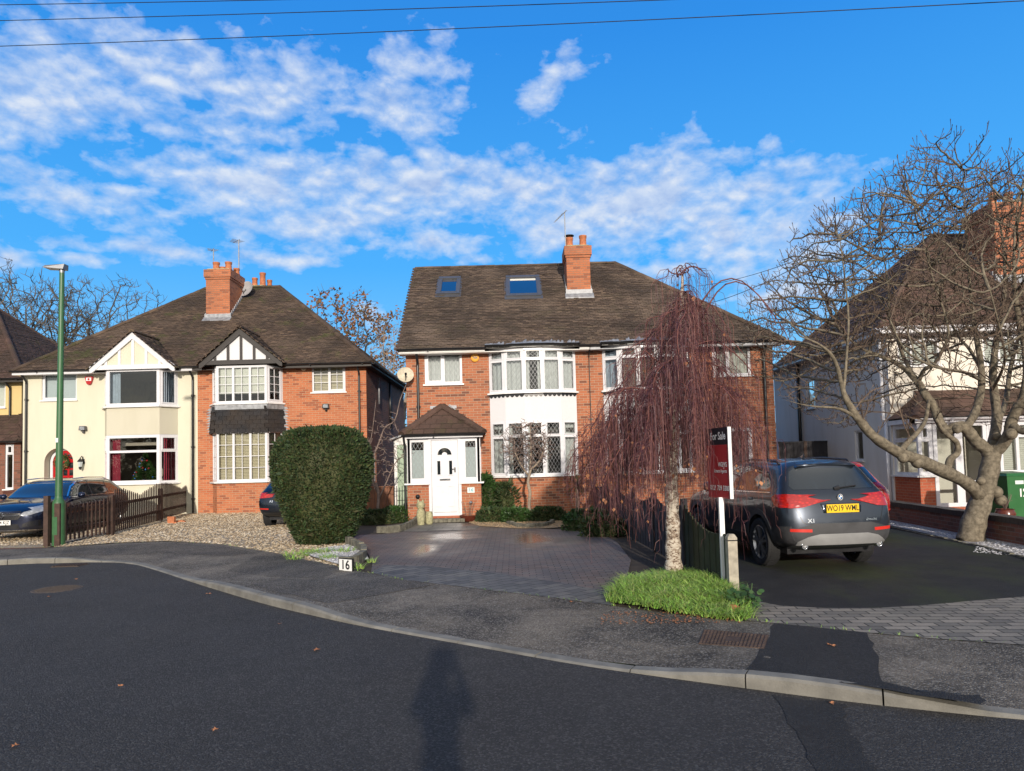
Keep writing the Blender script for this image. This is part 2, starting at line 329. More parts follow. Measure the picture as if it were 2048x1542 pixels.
plain('iron_cover', (.09, .06, .045), .75, .3, var=.35, nscale=12); plain('rust_iron', (.10, .075, .055), .8, .2, var=.4, nscale=20)
plain('red_gloss', (.42, .010, .012), .25, var=.05); plain('alarm_orange', (.85, .42, .06), .4, var=.04); plain('cream_plastic', (.70, .62, .42), .4, var=.06)
plain('dish_grey', (.42, .43, .45), .45, .1, var=.12, nscale=5); plain('dish_cream', (.56, .50, .38), .55, var=.25, nscale=9)
plain('pale_green', (.34, .44, .32), .6, var=.1); plain('plaque', (.70, .78, .76), .3, var=.04); plain('gold', (.40, .24, .07), .4, .6)
plain('bin_green', (.022, .13, .035), .4, var=.08); plain('bin_brown', (.10, .035, .02), .45, var=.1); plain('pot_brown', (.12, .03, .018), .25, var=.1)
plain('curtain_white', (.62, .63, .62), .9, var=.1, nscale=9); plain('curtain_red', (.25, .018, .04), .9, var=.2, nscale=9); plain('curtain_blue', (.33, .39, .46), .9, var=.2)
plain('blind_beige', (.62, .54, .38), .6, var=.06); plain('blind_white', (.66, .65, .58), .7, var=.06); plain('blind_dark', (.16, .12, .09), .6, var=.2)
plain('interior', (.38, .33, .27), .95, var=.1); plain('interior_dark', (.08, .07, .065), .95, var=.1)
plain('tyre', (.016, .016, .017), .8, var=.2, bump=.3); plain('alloy', (.42, .43, .45), .3, .9, var=.08); plain('alloy_dark', (.06, .062, .068), .35, .7, var=.1)
plain('chrome', (.75, .76, .78), .12, 1, var=.02); plain('skid_silver', (.34, .34, .34), .4, .4, var=.06)
plain('plate_yellow', (.86, .55, .02), .35, var=.02); plain('plate_white', (.80, .80, .78), .35, var=.02); plain('ink', (.01, .01, .012), .4, var=0)
plain('badge_blue', (.05, .22, .55), .25, var=.02); plain('sign_red', (.42, .03, .04), .35, var=.05); plain('sign_navy', (.018, .022, .032), .35, var=.05); plain('sign_white', (.85, .85, .86), .35, var=.03)
plain('cable', (.012, .012, .014), .6, var=0); plain('skin', (.45, .27, .20), .55, var=.05); plain('jacket', (.03, .035, .05), .8, var=.2); plain('trousers', (.025, .03, .04), .85, var=.2)
plain('cloth_orange', (.50, .20, .12), .8); plain('frosted', (.50, .55, .56), .5, var=.08, nscale=30); plain('bauble', (.55, .03, .04), .2, .4); plain('bauble_blue', (.05, .2, .6), .2, .4)
def glassmat(name, tint, ior=1.5, gl=1.0):
    m, b = newmat(name); b.nt.nodes.remove(b.p)
    tr = b.n('ShaderNodeBsdfTransparent'); tr.inputs[0].default_value = (*tint, 1)
    g = b.n('ShaderNodeBsdfGlossy'); g.inputs['Roughness'].default_value = .01
    b.put(g.inputs['Normal'], b.bump(b.noise(b.pos(), 1.6, 2), .25, .02))
    fr = b.n('ShaderNodeFresnel'); fr.inputs[0].default_value = ior
    mx = b.n('ShaderNodeMixShader'); b.put(mx.inputs[0], b.m('MULTIPLY', fr.outputs[0], gl, clamp=True)); b.put(mx.inputs[1], tr.outputs[0]); b.put(mx.inputs[2], g.outputs[0])
    b.put(b.out.inputs[0], mx.outputs[0]); return m
glassmat('glass', (.82, .86, .86), 1.5, 1.8); glassmat('glass_roof', (.03, .06, .10), 1.5, 5.0)
def carpaint(name, col, rough=.22, metal=.55, dirt=.3):
    m, b = newmat(name); pos = b.ob()
    sz = b.n('ShaderNodeSeparateXYZ'); b.put(sz.inputs[0], pos)
    low = b.mapr(sz.outputs[2], .75, .25, 0, dirt)
    c = b.mix(b.m('MULTIPLY', low, b.mapr(b.noise(pos, 5, 5, .6), .3, .7, .3, 1)), col, (.10, .085, .065))
    rg = b.m('ADD', b.m('MULTIPLY', low, .5), b.mapr(b.noise(pos, 3, 5), .3, .7, rough - .04, rough + .08))
    setp(b, c, rg, metal, Coat_Weight=.7, Coat_Roughness=.04); return m
carpaint('paint_grey', (.034, .044, .062), .3); carpaint('paint_navy', (.006, .012, .038), .2); carpaint('paint_black_navy', (.010, .018, .035), .22); carpaint('paint_red', (.45, .012, .014), .25, .2)
plain('car_glass', (.012, .018, .022), .04, 0, var=0, Coat_Weight=1.0, Specular_IOR_Level=.9)
plain('cladding', (.045, .045, .048), .6, var=.3, nscale=5, bump=.4, bscale=200)
def lightmat(name, col, rough=.12):
    m, b = newmat(name); pos = b.ob()
    v = b.vor(b.vmap(pos, (1, .3, 2.2)), 14)
    c = b.mix(b.mapr(v, .1, .5, 0, .6), col, tuple(q * .25 for q in col))
    setp(b, c, rough, 0, b.bump(v, .3, .01), Coat_Weight=1.0); return m
lightmat('tail_red', (.62, .018, .012)); lightmat('head_clear', (.45, .48, .52))
plain('reflector_red', (.60, .03, .02), .3)
plain('teal', (.05,.35,.38), .4)
M = MATS
# ------------------------------------------------------------------ mesh helpers
def wloc(o):
    v = Vector((0, 0, 0))
    while o is not None: v += o.location; o = o.parent
    return v
class Fr:
    """upright frame: u along p0->p1 (left to right seen from outside), z up, d outward"""
    def __init__(s, p0, p1):
        s.o = Vector((p0[0], p0[1], 0)); d = Vector((p1[0] - p0[0], p1[1] - p0[1], 0)); s.L = d.length
        s.t = d.normalized(); s.n = Vector((s.t.y, -s.t.x, 0))
    def P(s, u, z, d=0.0): return s.o + s.t * u + s.n * d + Vector((0, 0, z))
class MB:
    def __init__(s): s.v = []; s.f = []; s.mi = []
    def add(s, vs, fs, mi=0):
        k = len(s.v); s.v.extend(tuple(q) for q in vs); s.f.extend(tuple(i + k for i in f) for f in fs); s.mi.extend([mi] * len(fs))
    def quad(s, a, b, c, d, mi=0): s.add([a, b, c, d], [(0, 1, 2, 3)], mi)
    def hexa(s, p, mi=0):
        s.add(p, [(0, 3, 2, 1), (4, 5, 6, 7), (0, 1, 5, 4), (1, 2, 6, 5), (2, 3, 7, 6), (3, 0, 4, 7)], mi)
    def box(s, x0, x1, y0, y1, z0, z1, mi=0):
        s.hexa([(x0, y0, z0), (x1, y0, z0), (x1, y1, z0), (x0, y1, z0), (x0, y0, z1), (x1, y0, z1), (x1, y1, z1), (x0, y1, z1)], mi)
    def fbox(s, fr, u0, u1, z0, z1, d0, d1, mi=0):
        P = fr.P; s.hexa([P(u0, z0, d1), P(u1, z0, d1), P(u1, z0, d0), P(u0, z0, d0), P(u0, z1, d1), P(u1, z1, d1), P(u1, z1, d0), P(u0, z1, d0)], mi)
    def fquad(s, fr, u0, u1, z0, z1, d=0, mi=0):
        P = fr.P; s.quad(P(u0, z0, d), P(u1, z0, d), P(u1, z1, d), P(u0, z1, d), mi)
    def fpoly(s, fr, pts, d0, d1, mi=0):
        n = len(pts); vs = [fr.P(u, z, d1) for u, z in pts] + [fr.P(u, z, d0) for u, z in pts]
        fs = [tuple(range(n)), tuple(range(2 * n - 1, n - 1, -1))] + [(i, i + n, (i + 1) % n + n, (i + 1) % n) for i in range(n)]
        s.add(vs, fs, mi)
    def bar(s, a, b, w, h, mi=0, up=(0, 0, 1)):
        a = Vector(a); b = Vector(b); t = (b - a).normalized(); up = Vector(up)
        sd = t.cross(up); sd = sd.normalized() if sd.length > 1e-5 else Vector((1, 0, 0)); u2 = sd.cross(t)
        c = [(-w / 2, -h / 2), (w / 2, -h / 2), (w / 2, h / 2), (-w / 2, h / 2)]
        s.hexa([a + sd * p + u2 * q for p, q in c] + [b + sd * p + u2 * q for p, q in c], mi)
    def tube(s, pts, rad, n=6, mi=0, cap=True):
        pts = [Vector(p) for p in pts]; k = len(pts)
        if not hasattr(rad, '__len__'): rad = [rad] * k
        ref = Vector((0.3, 0.2, 1)); vs = []; prev = None
        for i, p in enumerate(pts):
            t = (pts[min(i + 1, k - 1)] - pts[max(i - 1, 0)])
            t = t.normalized() if t.length > 1e-9 else Vector((0, 0, 1))
            if prev is None:
                a = t.cross(ref); a = a.normalized() if a.length > 1e-3 else t.cross(Vector((1, 0, 0))).normalized()
            else:
                a = prev - t * prev.dot(t); a = a.normalized() if a.length > 1e-6 else t.orthogonal().normalized()
            prev = a; b = t.cross(a)
            for j in range(n):
                an = 2 * math.pi * j / n; vs.append(p + (a * math.cos(an) + b * math.sin(an)) * rad[i])
        fs = [(i * n + j, i * n + (j + 1) % n, (i + 1) * n + (j + 1) % n, (i + 1) * n + j) for i in range(k - 1) for j in range(n)]
        if cap: fs += [tuple(range(n - 1, -1, -1)), tuple((k - 1) * n + j for j in range(n))]
        s.add(vs, fs, mi)
    def lathe(s, prof, c=(0, 0, 0), n=20, mi=0, axis='z', cap=True):
        c = Vector(c); vs = []
        for r, h in prof:
            for j in range(n):
                a = 2 * math.pi * j / n; x, y = r * math.cos(a), r * math.sin(a)
                q = {'z': (x, y, h), 'y': (x, h, -y), 'x': (h, x, y)}[axis]
                vs.append(c + Vector(q))
        k = len(prof); fs = [(i * n + j, i * n + (j + 1) % n, (i + 1) * n + (j + 1) % n, (i + 1) * n + j) for i in range(k - 1) for j in range(n)]
        if cap: fs += [tuple(range(n - 1, -1, -1)), tuple((k - 1) * n + j for j in range(n))]
        s.add(vs, fs, mi)
    def wall(s, fr, u0, u1, z0, z1, holes=(), depth=.12, mi=0, rmi=None, top=None):
        """wall face with rectangular openings and their reveals; top(u)->z clips the upper edge"""
        us = sorted({u0, u1, *[h[0] for h in holes], *[h[1] for h in holes]}); zs = sorted({z0, z1, *[h[2] for h in holes], *[h[3] for h in holes]})
        us = [u for u in us if u0 <= u <= u1]; zs = [z for z in zs if z0 <= z <= z1]
        for a, b in zip(us, us[1:]):
            for c, d in zip(zs, zs[1:]):
                if any(h[0] <= (a + b) / 2 <= h[1] and h[2] <= (c + d) / 2 <= h[3] for h in holes): continue
                s.fquad(fr, a, b, c, d, 0, mi)
        r = mi if rmi is None else rmi; P = fr.P
        for a, b, c, d in holes:
            s.quad(P(a, c, 0), P(a, d, 0), P(a, d, -depth), P(a, c, -depth), r); s.quad(P(b, c, -depth), P(b, d, -depth), P(b, d, 0), P(b, c, 0), r)
            s.quad(P(a, d, 0), P(b, d, 0), P(b, d, -depth), P(a, d, -depth), r); s.quad(P(a, c, -depth), P(b, c, -depth), P(b, c, 0), P(a, c, 0), r)
    def build(s, name, mats, parent=None, origin=None, smooth=False, uv=True, local=False, sharp=None, **tags):
        if not isinstance(mats, (list, tuple)): mats = [mats]
        if origin == 'base':
            xs = [v[0] for v in s.v]; ys = [v[1] for v in s.v]; zs = [v[2] for v in s.v]
            origin = Vector(((min(xs) + max(xs)) / 2, (min(ys) + max(ys)) / 2, min(zs)))
        off = Vector((0, 0, 0)) if local else (wloc(parent) if parent else Vector(origin or (0, 0, 0)))
        me = bpy.data.meshes.new(name); va = np.array(s.v, dtype=np.float64).reshape(-1, 3)
        me.from_pydata((va - np.array(off)).tolist(), [], s.f)
        for m in mats: me.materials.append(M[m] if isinstance(m, str) else m)
        me.polygons.foreach_set('material_index', s.mi)
        if smooth: me.polygons.foreach_set('use_smooth', [True] * len(s.f))
        me.update()
        if uv:
            nl = len(me.loops); lv = np.empty(nl, dtype=np.int32); me.loops.foreach_get('vertex_index', lv)
            npol = len(me.polygons); nr = np.empty(npol * 3); me.polygons.foreach_get('normal', nr); nr = nr.reshape(-1, 3)
            lt = np.empty(npol, dtype=np.int32); me.polygons.foreach_get('loop_total', lt)
            N = np.repeat(nr, lt, axis=0); u = np.cross(np.array([0, 0, 1.0]), N); ln = np.linalg.norm(u, axis=1)
            u = np.where(ln[:, None] < .05, np.array([1.0, 0, 0]), u / np.maximum(ln, 1e-9)[:, None]); v = np.cross(N, u)
            co = va[lv]; uvs = np.stack([(co * u).sum(1), (co * v).sum(1)], 1)
            layer = me.uv_layers.new(name='UVMap'); layer.data.foreach_set('uv', uvs.ravel())
        if sharp is not None: me.set_sharp_from_angle(angle=R_(sharp))
        o = bpy.data.objects.new(name, me); COL.objects.link(o)
        if parent: o.parent = parent
        elif not local: o.location = off
        for k, q in tags.items(): o[k] = q
        return o
def thing(name, label, cat, loc, group=None, rz=0):
    o = bpy.data.objects.new(name, None); COL.objects.link(o); o.location = loc; o.rotation_euler = (0, 0, rz)
    o.empty_display_size = .2; o['label'] = label; o['category'] = cat
    if group: o['group'] = group
    return o
def copy_tree(o, parent=None):
    c = o.copy(); COL.objects.link(c)
    if parent is not None: c.parent = parent
    for ch in list(o.children): copy_tree(ch, c)
    return c
def text_mb(mb, string, size, fn, depth=.006, mi=0, align='CENTER', bold=0.0, sx=1.0):
    """fn(u, v, d) -> world point"""
    cu = bpy.data.curves.new('t', 'FONT'); cu.body = string; cu.size = size; cu.align_x = align; cu.align_y = 'CENTER'; cu.offset = bold; cu.resolution_u = 3
    o = bpy.data.objects.new('t', cu); COL.objects.link(o); dg = bpy.context.evaluated_depsgraph_get(); dg.update()
    me = o.evaluated_get(dg).to_mesh()
    vs = [fn(v.co.x * sx, v.co.y, depth) for v in me.vertices]; fs = [tuple(p.vertices) for p in me.polygons]
    mb.add(vs, fs, mi); o.evaluated_get(dg).to_mesh_clear(); bpy.data.objects.remove(o); bpy.data.curves.remove(cu)

# ------------------------------------------------------------------ building parts
def window(root, fr, u0, u1, z0, z1, cols=(1, 1), transom=None, d=-.07, opens=(), grid=None, lead=False, sill=True, cover=None, cover_z=None, jamb=.055, name='window', sill_over=.05, label=None, sill_mat='upvc_sill', sw=.05, tr_opens=True):
    """double-glazed window: frame > pane, leading, sill, curtain or blind"""
    mb = MB(); W = u1 - u0; tot = sum(cols); dp = .065
    mb.fbox(fr, u0, u1, z1 - jamb, z1, d - dp, d); mb.fbox(fr, u0, u1, z0, z0 + jamb, d - dp, d)
    mb.fbox(fr, u0, u0 + jamb, z0 + jamb, z1 - jamb, d - dp, d); mb.fbox(fr, u1 - jamb, u1, z0 + jamb, z1 - jamb, d - dp, d)
    edges = [u0 + W * sum(cols[:i]) / tot for i in range(len(cols) + 1)]
    for e in edges[1:-1]: mb.fbox(fr, e - jamb * .5, e + jamb * .5, z0 + jamb, z1 - jamb, d - dp, d + .002)
    rows = [(z0, z1)] if transom is None else [(z0, transom), (transom, z1)]
    pane = MB(); ld = MB()
    for i in range(len(cols)):
        a = edges[i] + (jamb if i == 0 else jamb * .5); b = edges[i + 1] - (jamb if i == len(cols) - 1 else jamb * .5)
        for j, (c, e) in enumerate(rows):
            c2 = c + (jamb if j == 0 else jamb * .4); e2 = e - (jamb if j == len(rows) - 1 else jamb * .4)
            if transom is not None and j == 0: mb.fbox(fr, a, b, e2, e + jamb * .4, d - dp, d + .001)
            aa, bb, cc, ee = a, b, c2, e2
            if i in opens or (j == 1 and tr_opens):
                s_ = sw * .8
                mb.fbox(fr, a, b, e2 - s_, e2, d - .03, d + .016); mb.fbox(fr, a, b, c2, c2 + s_, d - .03, d + .016)
                mb.fbox(fr, a, a + s_, c2 + s_, e2 - s_, d - .03, d + .016); mb.fbox(fr, b - s_, b, c2 + s_, e2 - s_, d - .03, d + .016)
                aa, bb, cc, ee = a + s_, b - s_, c2 + s_, e2 - s_
            pane.fquad(fr, aa, bb, cc, ee, d - .035)
            if grid:
                gc, gr = grid
                for k in range(1, gc): x = aa + (bb - aa) * k / gc; mb.fbox(fr, x - .009, x + .009, cc, ee, d - .032, d - .012)
                for k in range(1, gr): x = cc + (ee - cc) * k / gr; mb.fbox(fr, aa, bb, x - .009, x + .009, d - .032, d - .013)
            if lead:
                nx = max(2, round((bb - aa) / .11)); wx = (bb - aa) / nx; nz = max(2, round((ee - cc) / .19)); wz = (ee - cc) / nz
                def seg(p, q):
                    P = fr.P; dx, dz = q[0] - p[0], q[1] - p[1]; L = math.hypot(dx, dz)
                    if L < 1e-4: return
                    nx_, nz_ = -dz / L * .0034, dx / L * .0034
                    ld.quad(P(p[0] - nx_, p[1] - nz_, d - .031), P(q[0] - nx_, q[1] - nz_, d - .031), P(q[0] + nx_, q[1] + nz_, d - .031), P(p[0] + nx_, p[1] + nz_, d - .031))
                for sg in (1, -1):
                    for k in range(-nz, nx + 1):
                        # line through lattice: x/wx - sg*z/wz = k  (clip)
                        p = []
                        for zz in (0, nz):
                            p.append((k + zz, zz))
                        x0_, zq0 = p[0]; x1_, zq1 = p[1]
                        t0 = max(0, (0 - x0_) / (x1_ - x0_)); t1 = min(1, (nx - x0_) / (x1_ - x0_))
                        if t1 <= t0: continue
                        A = (x0_ + (x1_ - x0_) * t0, nz * t0); B = (x0_ + (x1_ - x0_) * t1, nz * t1)
                        if sg < 0: A = (nx - A[0], A[1]); B = (nx - B[0], B[1])
                        seg((aa + A[0] * wx, cc + A[1] * wz), (aa + B[0] * wx, cc + B[1] * wz))
    w = mb.build(name, 'upvc', root)
    if label: w['label'] = label
    pane.build('pane', 'glass', w)
    if ld.v: ld.build('leading', 'leading', w)
    if sill:
        sb = MB(); sb.fbox(fr, u0 - sill_over, u1 + sill_over, z0 - .045, z0 - .002, d - .02, max(.05, d + .10)); sb.build('sill', sill_mat, w)
    if cover: covers(w, fr, u0 + .02, u1 - .02, (z0 if cover_z is None else cover_z[0]) + .0, z1 if cover_z is None else cover_z[1], d - .13, cover)
    return w
def covers(w, fr, u0, u1, z0, z1, d, kind):
    mb = MB()
    if kind[0] == 'slats':
        n = int((z1 - z0) / .05)
        for i in range(n):
            z = z0 + (z1 - z0) * (i + .5) / n; P = fr.P
            mb.quad(P(u0, z - .020, d + .010), P(u1, z - .020, d + .010), P(u1, z + .022, d - .010), P(u0, z + .022, d - .010))
        mb.build('blind', kind[1], w)
    elif kind[0] == 'roller':
        mb.fquad(fr, u0, u1, z0, z1, d); mb.build('blind', kind[1], w)
    elif kind[0] == 'curtain':      # kind = ('curtain', mat, [(a, b) fractions])
        for a, b in kind[2]:
            mb = MB(); n = max(6, int((b - a) * (u1 - u0) / .02)); vs = []
            for i in range(n + 1):
                u = u0 + (u1 - u0) * (a + (b - a) * i / n); dd = d - .05 + .03 * math.sin(i * .9 + a * 9) + .012 * math.sin(i * 2.3)
                vs += [fr.P(u, z0, dd), fr.P(u, z1, dd)]
            mb.add(vs, [(2 * i, 2 * i + 2, 2 * i + 3, 2 * i + 1) for i in range(n)]); mb.build('curtain', kind[1], w, smooth=True)

def inpoly(p, poly):
    x, y = p; c = False; n = len(poly)
    for i in range(n):
        x1, y1 = poly[i]; x2, y2 = poly[(i + 1) % n]
        if (y1 > y) != (y2 > y) and x < (x2 - x1) * (y - y1) / (y2 - y1) + x1: c = not c
    return c
def tile_plane(mb, o, udir, vdir, poly, rng, gauge=.1, width=.168, mi=0, holes=(), th=.024, sag=.004, deckmi=None, emi=2, anchor=None):
    o = Vector(o); u = Vector(udir).normalized(); v = Vector(vdir).normalized(); n = u.cross(v)
    if n.z < 0: n = -n
    P = lambda a, b, c: o + u * a + v * b + n * c
    if deckmi is not None:
        pts = [P(a, b, -.012) for a, b in poly]; mb.add(pts, [tuple(range(len(pts)))], deckmi)
    us = [p[0] for p in poly]; vs = [p[1] for p in poly]; j = 0; b = min(vs)
    while b < max(vs):
        a = (min(us) - width if anchor is None else math.floor((min(us) + anchor) / width) * width - anchor - width) + (width / 2 if j % 2 else 0); wav = [rng.uniform(0, 6) for _ in range(2)]
        while a < max(us) + width:
            cx, cv = a + width / 2, b + gauge / 2
            if inpoly((cx, cv), poly) and not any(h[0] < cx < h[1] and h[2] < cv < h[3] for h in holes):
                l = sag * math.sin(cx * .9 + wav[0]) + rng.gauss(0, .0022); l2 = l + rng.gauss(0, .0018); g = .005
                dv = rng.gauss(0, .003); tt = th + rng.uniform(-.002, .003)
                x0, x1 = a + g, a + width - g; y0, y1 = b + dv, b + gauge * 1.25
                q = [P(x0, y0, .012 + l), P(x1, y0, .012 + l2), P(x1, y1, -.002 + l2), P(x0, y1, -.002 + l)]
                t = [P(x0, y0, .012 + l + tt), P(x1, y0, .012 + l2 + tt), P(x1, y1, -.002 + l2 + tt), P(x0, y1, -.002 + l + tt)]
                mb.add(q + t, [(4, 5, 6, 7), (1, 2, 6, 5), (3, 0, 4, 7)], mi); mb.add([q[0], q[1], t[1], t[0]], [(0, 1, 2, 3)], emi)
            a += width
        b += gauge; j += 1
def ridge(mb, a, b, rng, r=.11, seg=.32, mi=0, drop=.03):
    a = Vector(a); b = Vector(b); L = (b - a).length; n = max(1, round(L / seg)); t = (b - a) / n
    sd = t.cross(Vector((0, 0, 1))).normalized(); up = sd.cross(t.normalized())
    for i in range(n):
        p = a + t * i - up * drop + up * rng.gauss(0, .004); q = a + t * (i + 1.06) - up * drop + up * (.008 + rng.gauss(0, .003)); vs = []
        for c, rr in ((p, r * 1.04), (q, r * .97)):
            for k in range(7):
                an = math.pi * k / 6; vs.append(c + sd * math.cos(an) * rr + up * math.sin(an) * rr * .85)
        mb.add(vs, [(k, k + 1, k + 8, k + 7) for k in range(6)] + [tuple(range(6, -1, -1)), tuple(range(7, 14))], mi)
def chimney(root, x0, x1, y0, y1, zb, zt, mat, corb=True, pots=(), pot_h=.45, lead=True, zlead=None, name='chimney', slope=.83):
    mb = MB(); f = .045
    mb.box(x0, x1, y0, y1, zb, zt - .38)
    if corb:
        mb.box(x0 - .03, x1 + .03, y0 - .03, y1 + .03, zt - .38, zt - .30); mb.box(x0 - f * 1.4, x1 + f * 1.4, y0 - f * 1.4, y1 + f * 1.4, zt - .30, zt)
    else: mb.box(x0 - .01, x1 + .01, y0 - .01, y1 + .01, zt - .38, zt)
    mb.box(x0 + .03, x1 - .03, y0 + .03, y1 - .03, zt, zt + .05, 1)
    c = mb.build(name, [mat, 'statue'], root)
    for px, py, r, h in pots:
        p = MB(); p.lathe([(r * 1.1, zt + .02), (r * 1.08, zt + .08), (r * .95, zt + .12), (r * .88, zt + h - .1), (r * 1.0, zt + h - .08), (r * 1.05, zt + h), (r * .8, zt + h), (r * .78, zt + h - .3)], (px, py, 0), 16)
        p.build('chimney_pot', 'terracotta', c, smooth=True, sharp=40)
    if lead:
        l = MB(); z = zlead; l.box(x0 - .05, x1 + .05, y0 - .035, y0 - .003, z - .06, z + .16); l.hexa([(x0 - .08, y0 - .22, z - .17), (x1 + .08, y0 - .22, z - .17), (x1 + .08, y0 - .02, z + .0), (x0 - .08, y0 - .02, z + .0), (x0 - .08, y0 - .22, z - .14), (x1 + .08, y0 - .22, z - .14), (x1 + .08, y0 - .02, z + .04), (x0 - .08, y0 - .02, z + .04)])
        for sx in (x0 - .035, x1 + .003):
            n = int((y1 - y0) / .13)
            for i in range(n):
                yy = y0 + (y1 - y0) * i / n; zz = z + (yy - y0) * slope; l.box(sx, sx + .032, yy, yy + (y1 - y0) / n, zz - .15, zz + .2)
        l.build('flashing', 'lead', c)
    return c
def downpipe(root, x, y, z0, z1, r=.036, swan=.25, mat='black_plastic', side=0):
    mb = MB(); pts = [(x + side, y - swan, z1), (x + side, y - swan, z1 - .08), (x, y, z1 - .30), (x, y, z1 - .42), (x, y, z0)]
    mb.tube(pts, r, 8)
    z = z0 + .5
    while z < z1 - .5: mb.tube([(x, y, z - .04), (x, y, z + .04)], r * 1.3, 8); mb.box(x - .07, x + .07, y + .01, y + .05, z - .012, z + .012); z += 1.8
    return mb.build('downpipe', mat, root, smooth=True, sharp=50)
def gutter(root, a, b, mat='black_plastic', r=.06):
    mb = MB(); a = Vector(a); b = Vector(b); t = (b - a).normalized(); sd = t.cross(Vector((0, 0, 1))); n = max(2, int((b - a).length / .9)); vs = []
    for i in range(n + 1):
        c = a + (b - a) * i / n + Vector((0, 0, .006 * math.sin(i * 1.7)))
        for k in range(7):
            an = math.pi + math.pi * k / 6; vs.append(c + sd * math.cos(an) * r + Vector((0, 0, math.sin(an) * r)))
        for k in range(7):
            an = 2 * math.pi - math.pi * k / 6; vs.append(c + sd * math.cos(an) * r * .85 + Vector((0, 0, math.sin(an) * r * .85)))
    fs = [(i * 14 + k, i * 14 + (k + 1) % 14, (i + 1) * 14 + (k + 1) % 14, (i + 1) * 14 + k) for i in range(n) for k in range(14)] + [tuple(range(13, -1, -1)), tuple(n * 14 + k for k in range(14))]
    mb.add(vs, fs)
    L = (b - a).length; k = 0
    while k * 1.8 + .9 < L:
        c = a + t * (k * 1.8 + .9); mb.bar(c - t * .02 - Vector((0, 0, r + .004)), c + t * .02 - Vector((0, 0, r + .004)), .1, .02); k += 1
    return mb.build('gutter', mat, root, smooth=True, sharp=50)
def interior(root, x0, x1, y0, y1, z0, z1, floors=(2.55,), mat='interior', cross=()):
    mb = MB(); mb.quad((x0, y1, z0), (x1, y1, z0), (x1, y1, z1), (x0, y1, z1)); mb.quad((x0, y0, z0), (x0, y1, z0), (x0, y1, z1), (x0, y0, z1)); mb.quad((x1, y1, z0), (x1, y0, z0), (x1, y0, z1), (x1, y1, z1))
    for z in (z0 + .15, z1, *floors): mb.box(x0, x1, y0 + .02, y1, z, z + .12)
    for x in cross: mb.box(x, x + .1, y0 + .02, y1, z0, z1)
    return mb.build('interior_wall', mat, root)
# ------------------------------------------------------------------ ground
def poly_sheet(name, pts, z, mat, kind='structure', hgt=None, **tags):
    f = z if callable(z) else (lambda x, y: z)
    v = [Vector((x, y, 0)) for x, y in pts]; tris = tessellate_polygon([v]); mb = MB()
    vs = [(p.x, p.y, f(p.x, p.y)) for p in v]
    fs = []
    for t in tris:
        a, b, c = (v[i] for i in t)
        fs.append(t if (b - a).cross(c - a).z > 0 else (t[0], t[2], t[1]))
    mb.add(vs, fs)
    o = mb.build(name, mat, None, (0, 0, 0)); 
    if kind: o['kind'] = kind
    for k, q in tags.items(): o[k] = q
    return o
def resample(pts, n):
    a = np.array(pts, float); d = np.r_[0, np.cumsum(np.linalg.norm(np.diff(a[:, :2], axis=0), axis=1))]
    s = np.linspace(0, d[-1], n); return np.stack([np.interp(s, d, a[:, k]) for k in range(a.shape[1])], 1)
def smooth_line(pts, it=2):
    a = np.array(pts, float)
    for _ in range(it):
        q = [a[0]]
        for i in range(len(a) - 1): q += [a[i] * .75 + a[i + 1] * .25, a[i] * .25 + a[i + 1] * .75]
        q.append(a[-1]); a = np.array(q)
    return a
KH = .095
kp = [(0, 1131, KH), (45, 1127, KH), (89, 1127, KH), (135, 1126, KH), (186, 1124, .02), (260, 1126, .015), (308, 1139, .015), (386, 1165, .02), (427, 1178, KH), (534, 1210, KH), (612, 1228, KH), (709, 1250, .02),
      (830, 1272, .015), (960, 1295, .015), (1070, 1315, .015), (1180, 1334, .015), (1299, 1351, .02), (1487, 1376, KH * 1.1), (1722, 1407, KH * 1.05), (1981, 1434, .02), (2048, 1439, .015)]
kerb_front = [(-60, 11, KH), (-30, 12.4, KH), (-16, 13.2, KH), (-12, 13.4, KH)] + [(*gnd(a, b, 0.0), h) for a, b, h in kp] + [(5, 3.9, .015), (8, 2.7, KH), (14, .5, KH), (30, -6, KH), (60, -20, KH)]
bp = [(0, 1098), (126, 1094), (223, 1087), (334, 1083), (445, 1089), (557, 1107), (668, 1132), (700, 1139), (760, 1150), (809, 1160), (973, 1180), (1083, 1193), (1192, 1207), (1300, 1222), (1440, 1240), (1519, 1243), (1549, 1247), (1735, 1266), (1858, 1277), (2048, 1291)]
back_line = [(-60, 13.5), (-30, 14.6), (-16, 15.2), (-12.5, 15.4)] + [gnd(a, b) for a, b in bp] + [(6, 5.4), (9, 4.3), (15, 2.2), (31, -4.5), (61, -18)]
kf = smooth_line(kerb_front, 2); KN = 420
def offset_line(a, d):
    a = np.array(a, float); t = np.gradient(a[:, :2], axis=0); t /= np.linalg.norm(t, axis=1)[:, None]
    n = np.stack([-t[:, 1], t[:, 0]], 1); r = a.copy(); r[:, :2] += n * d; return r
kfr = resample(kf, KN); kbk = offset_line(kfr, .125)
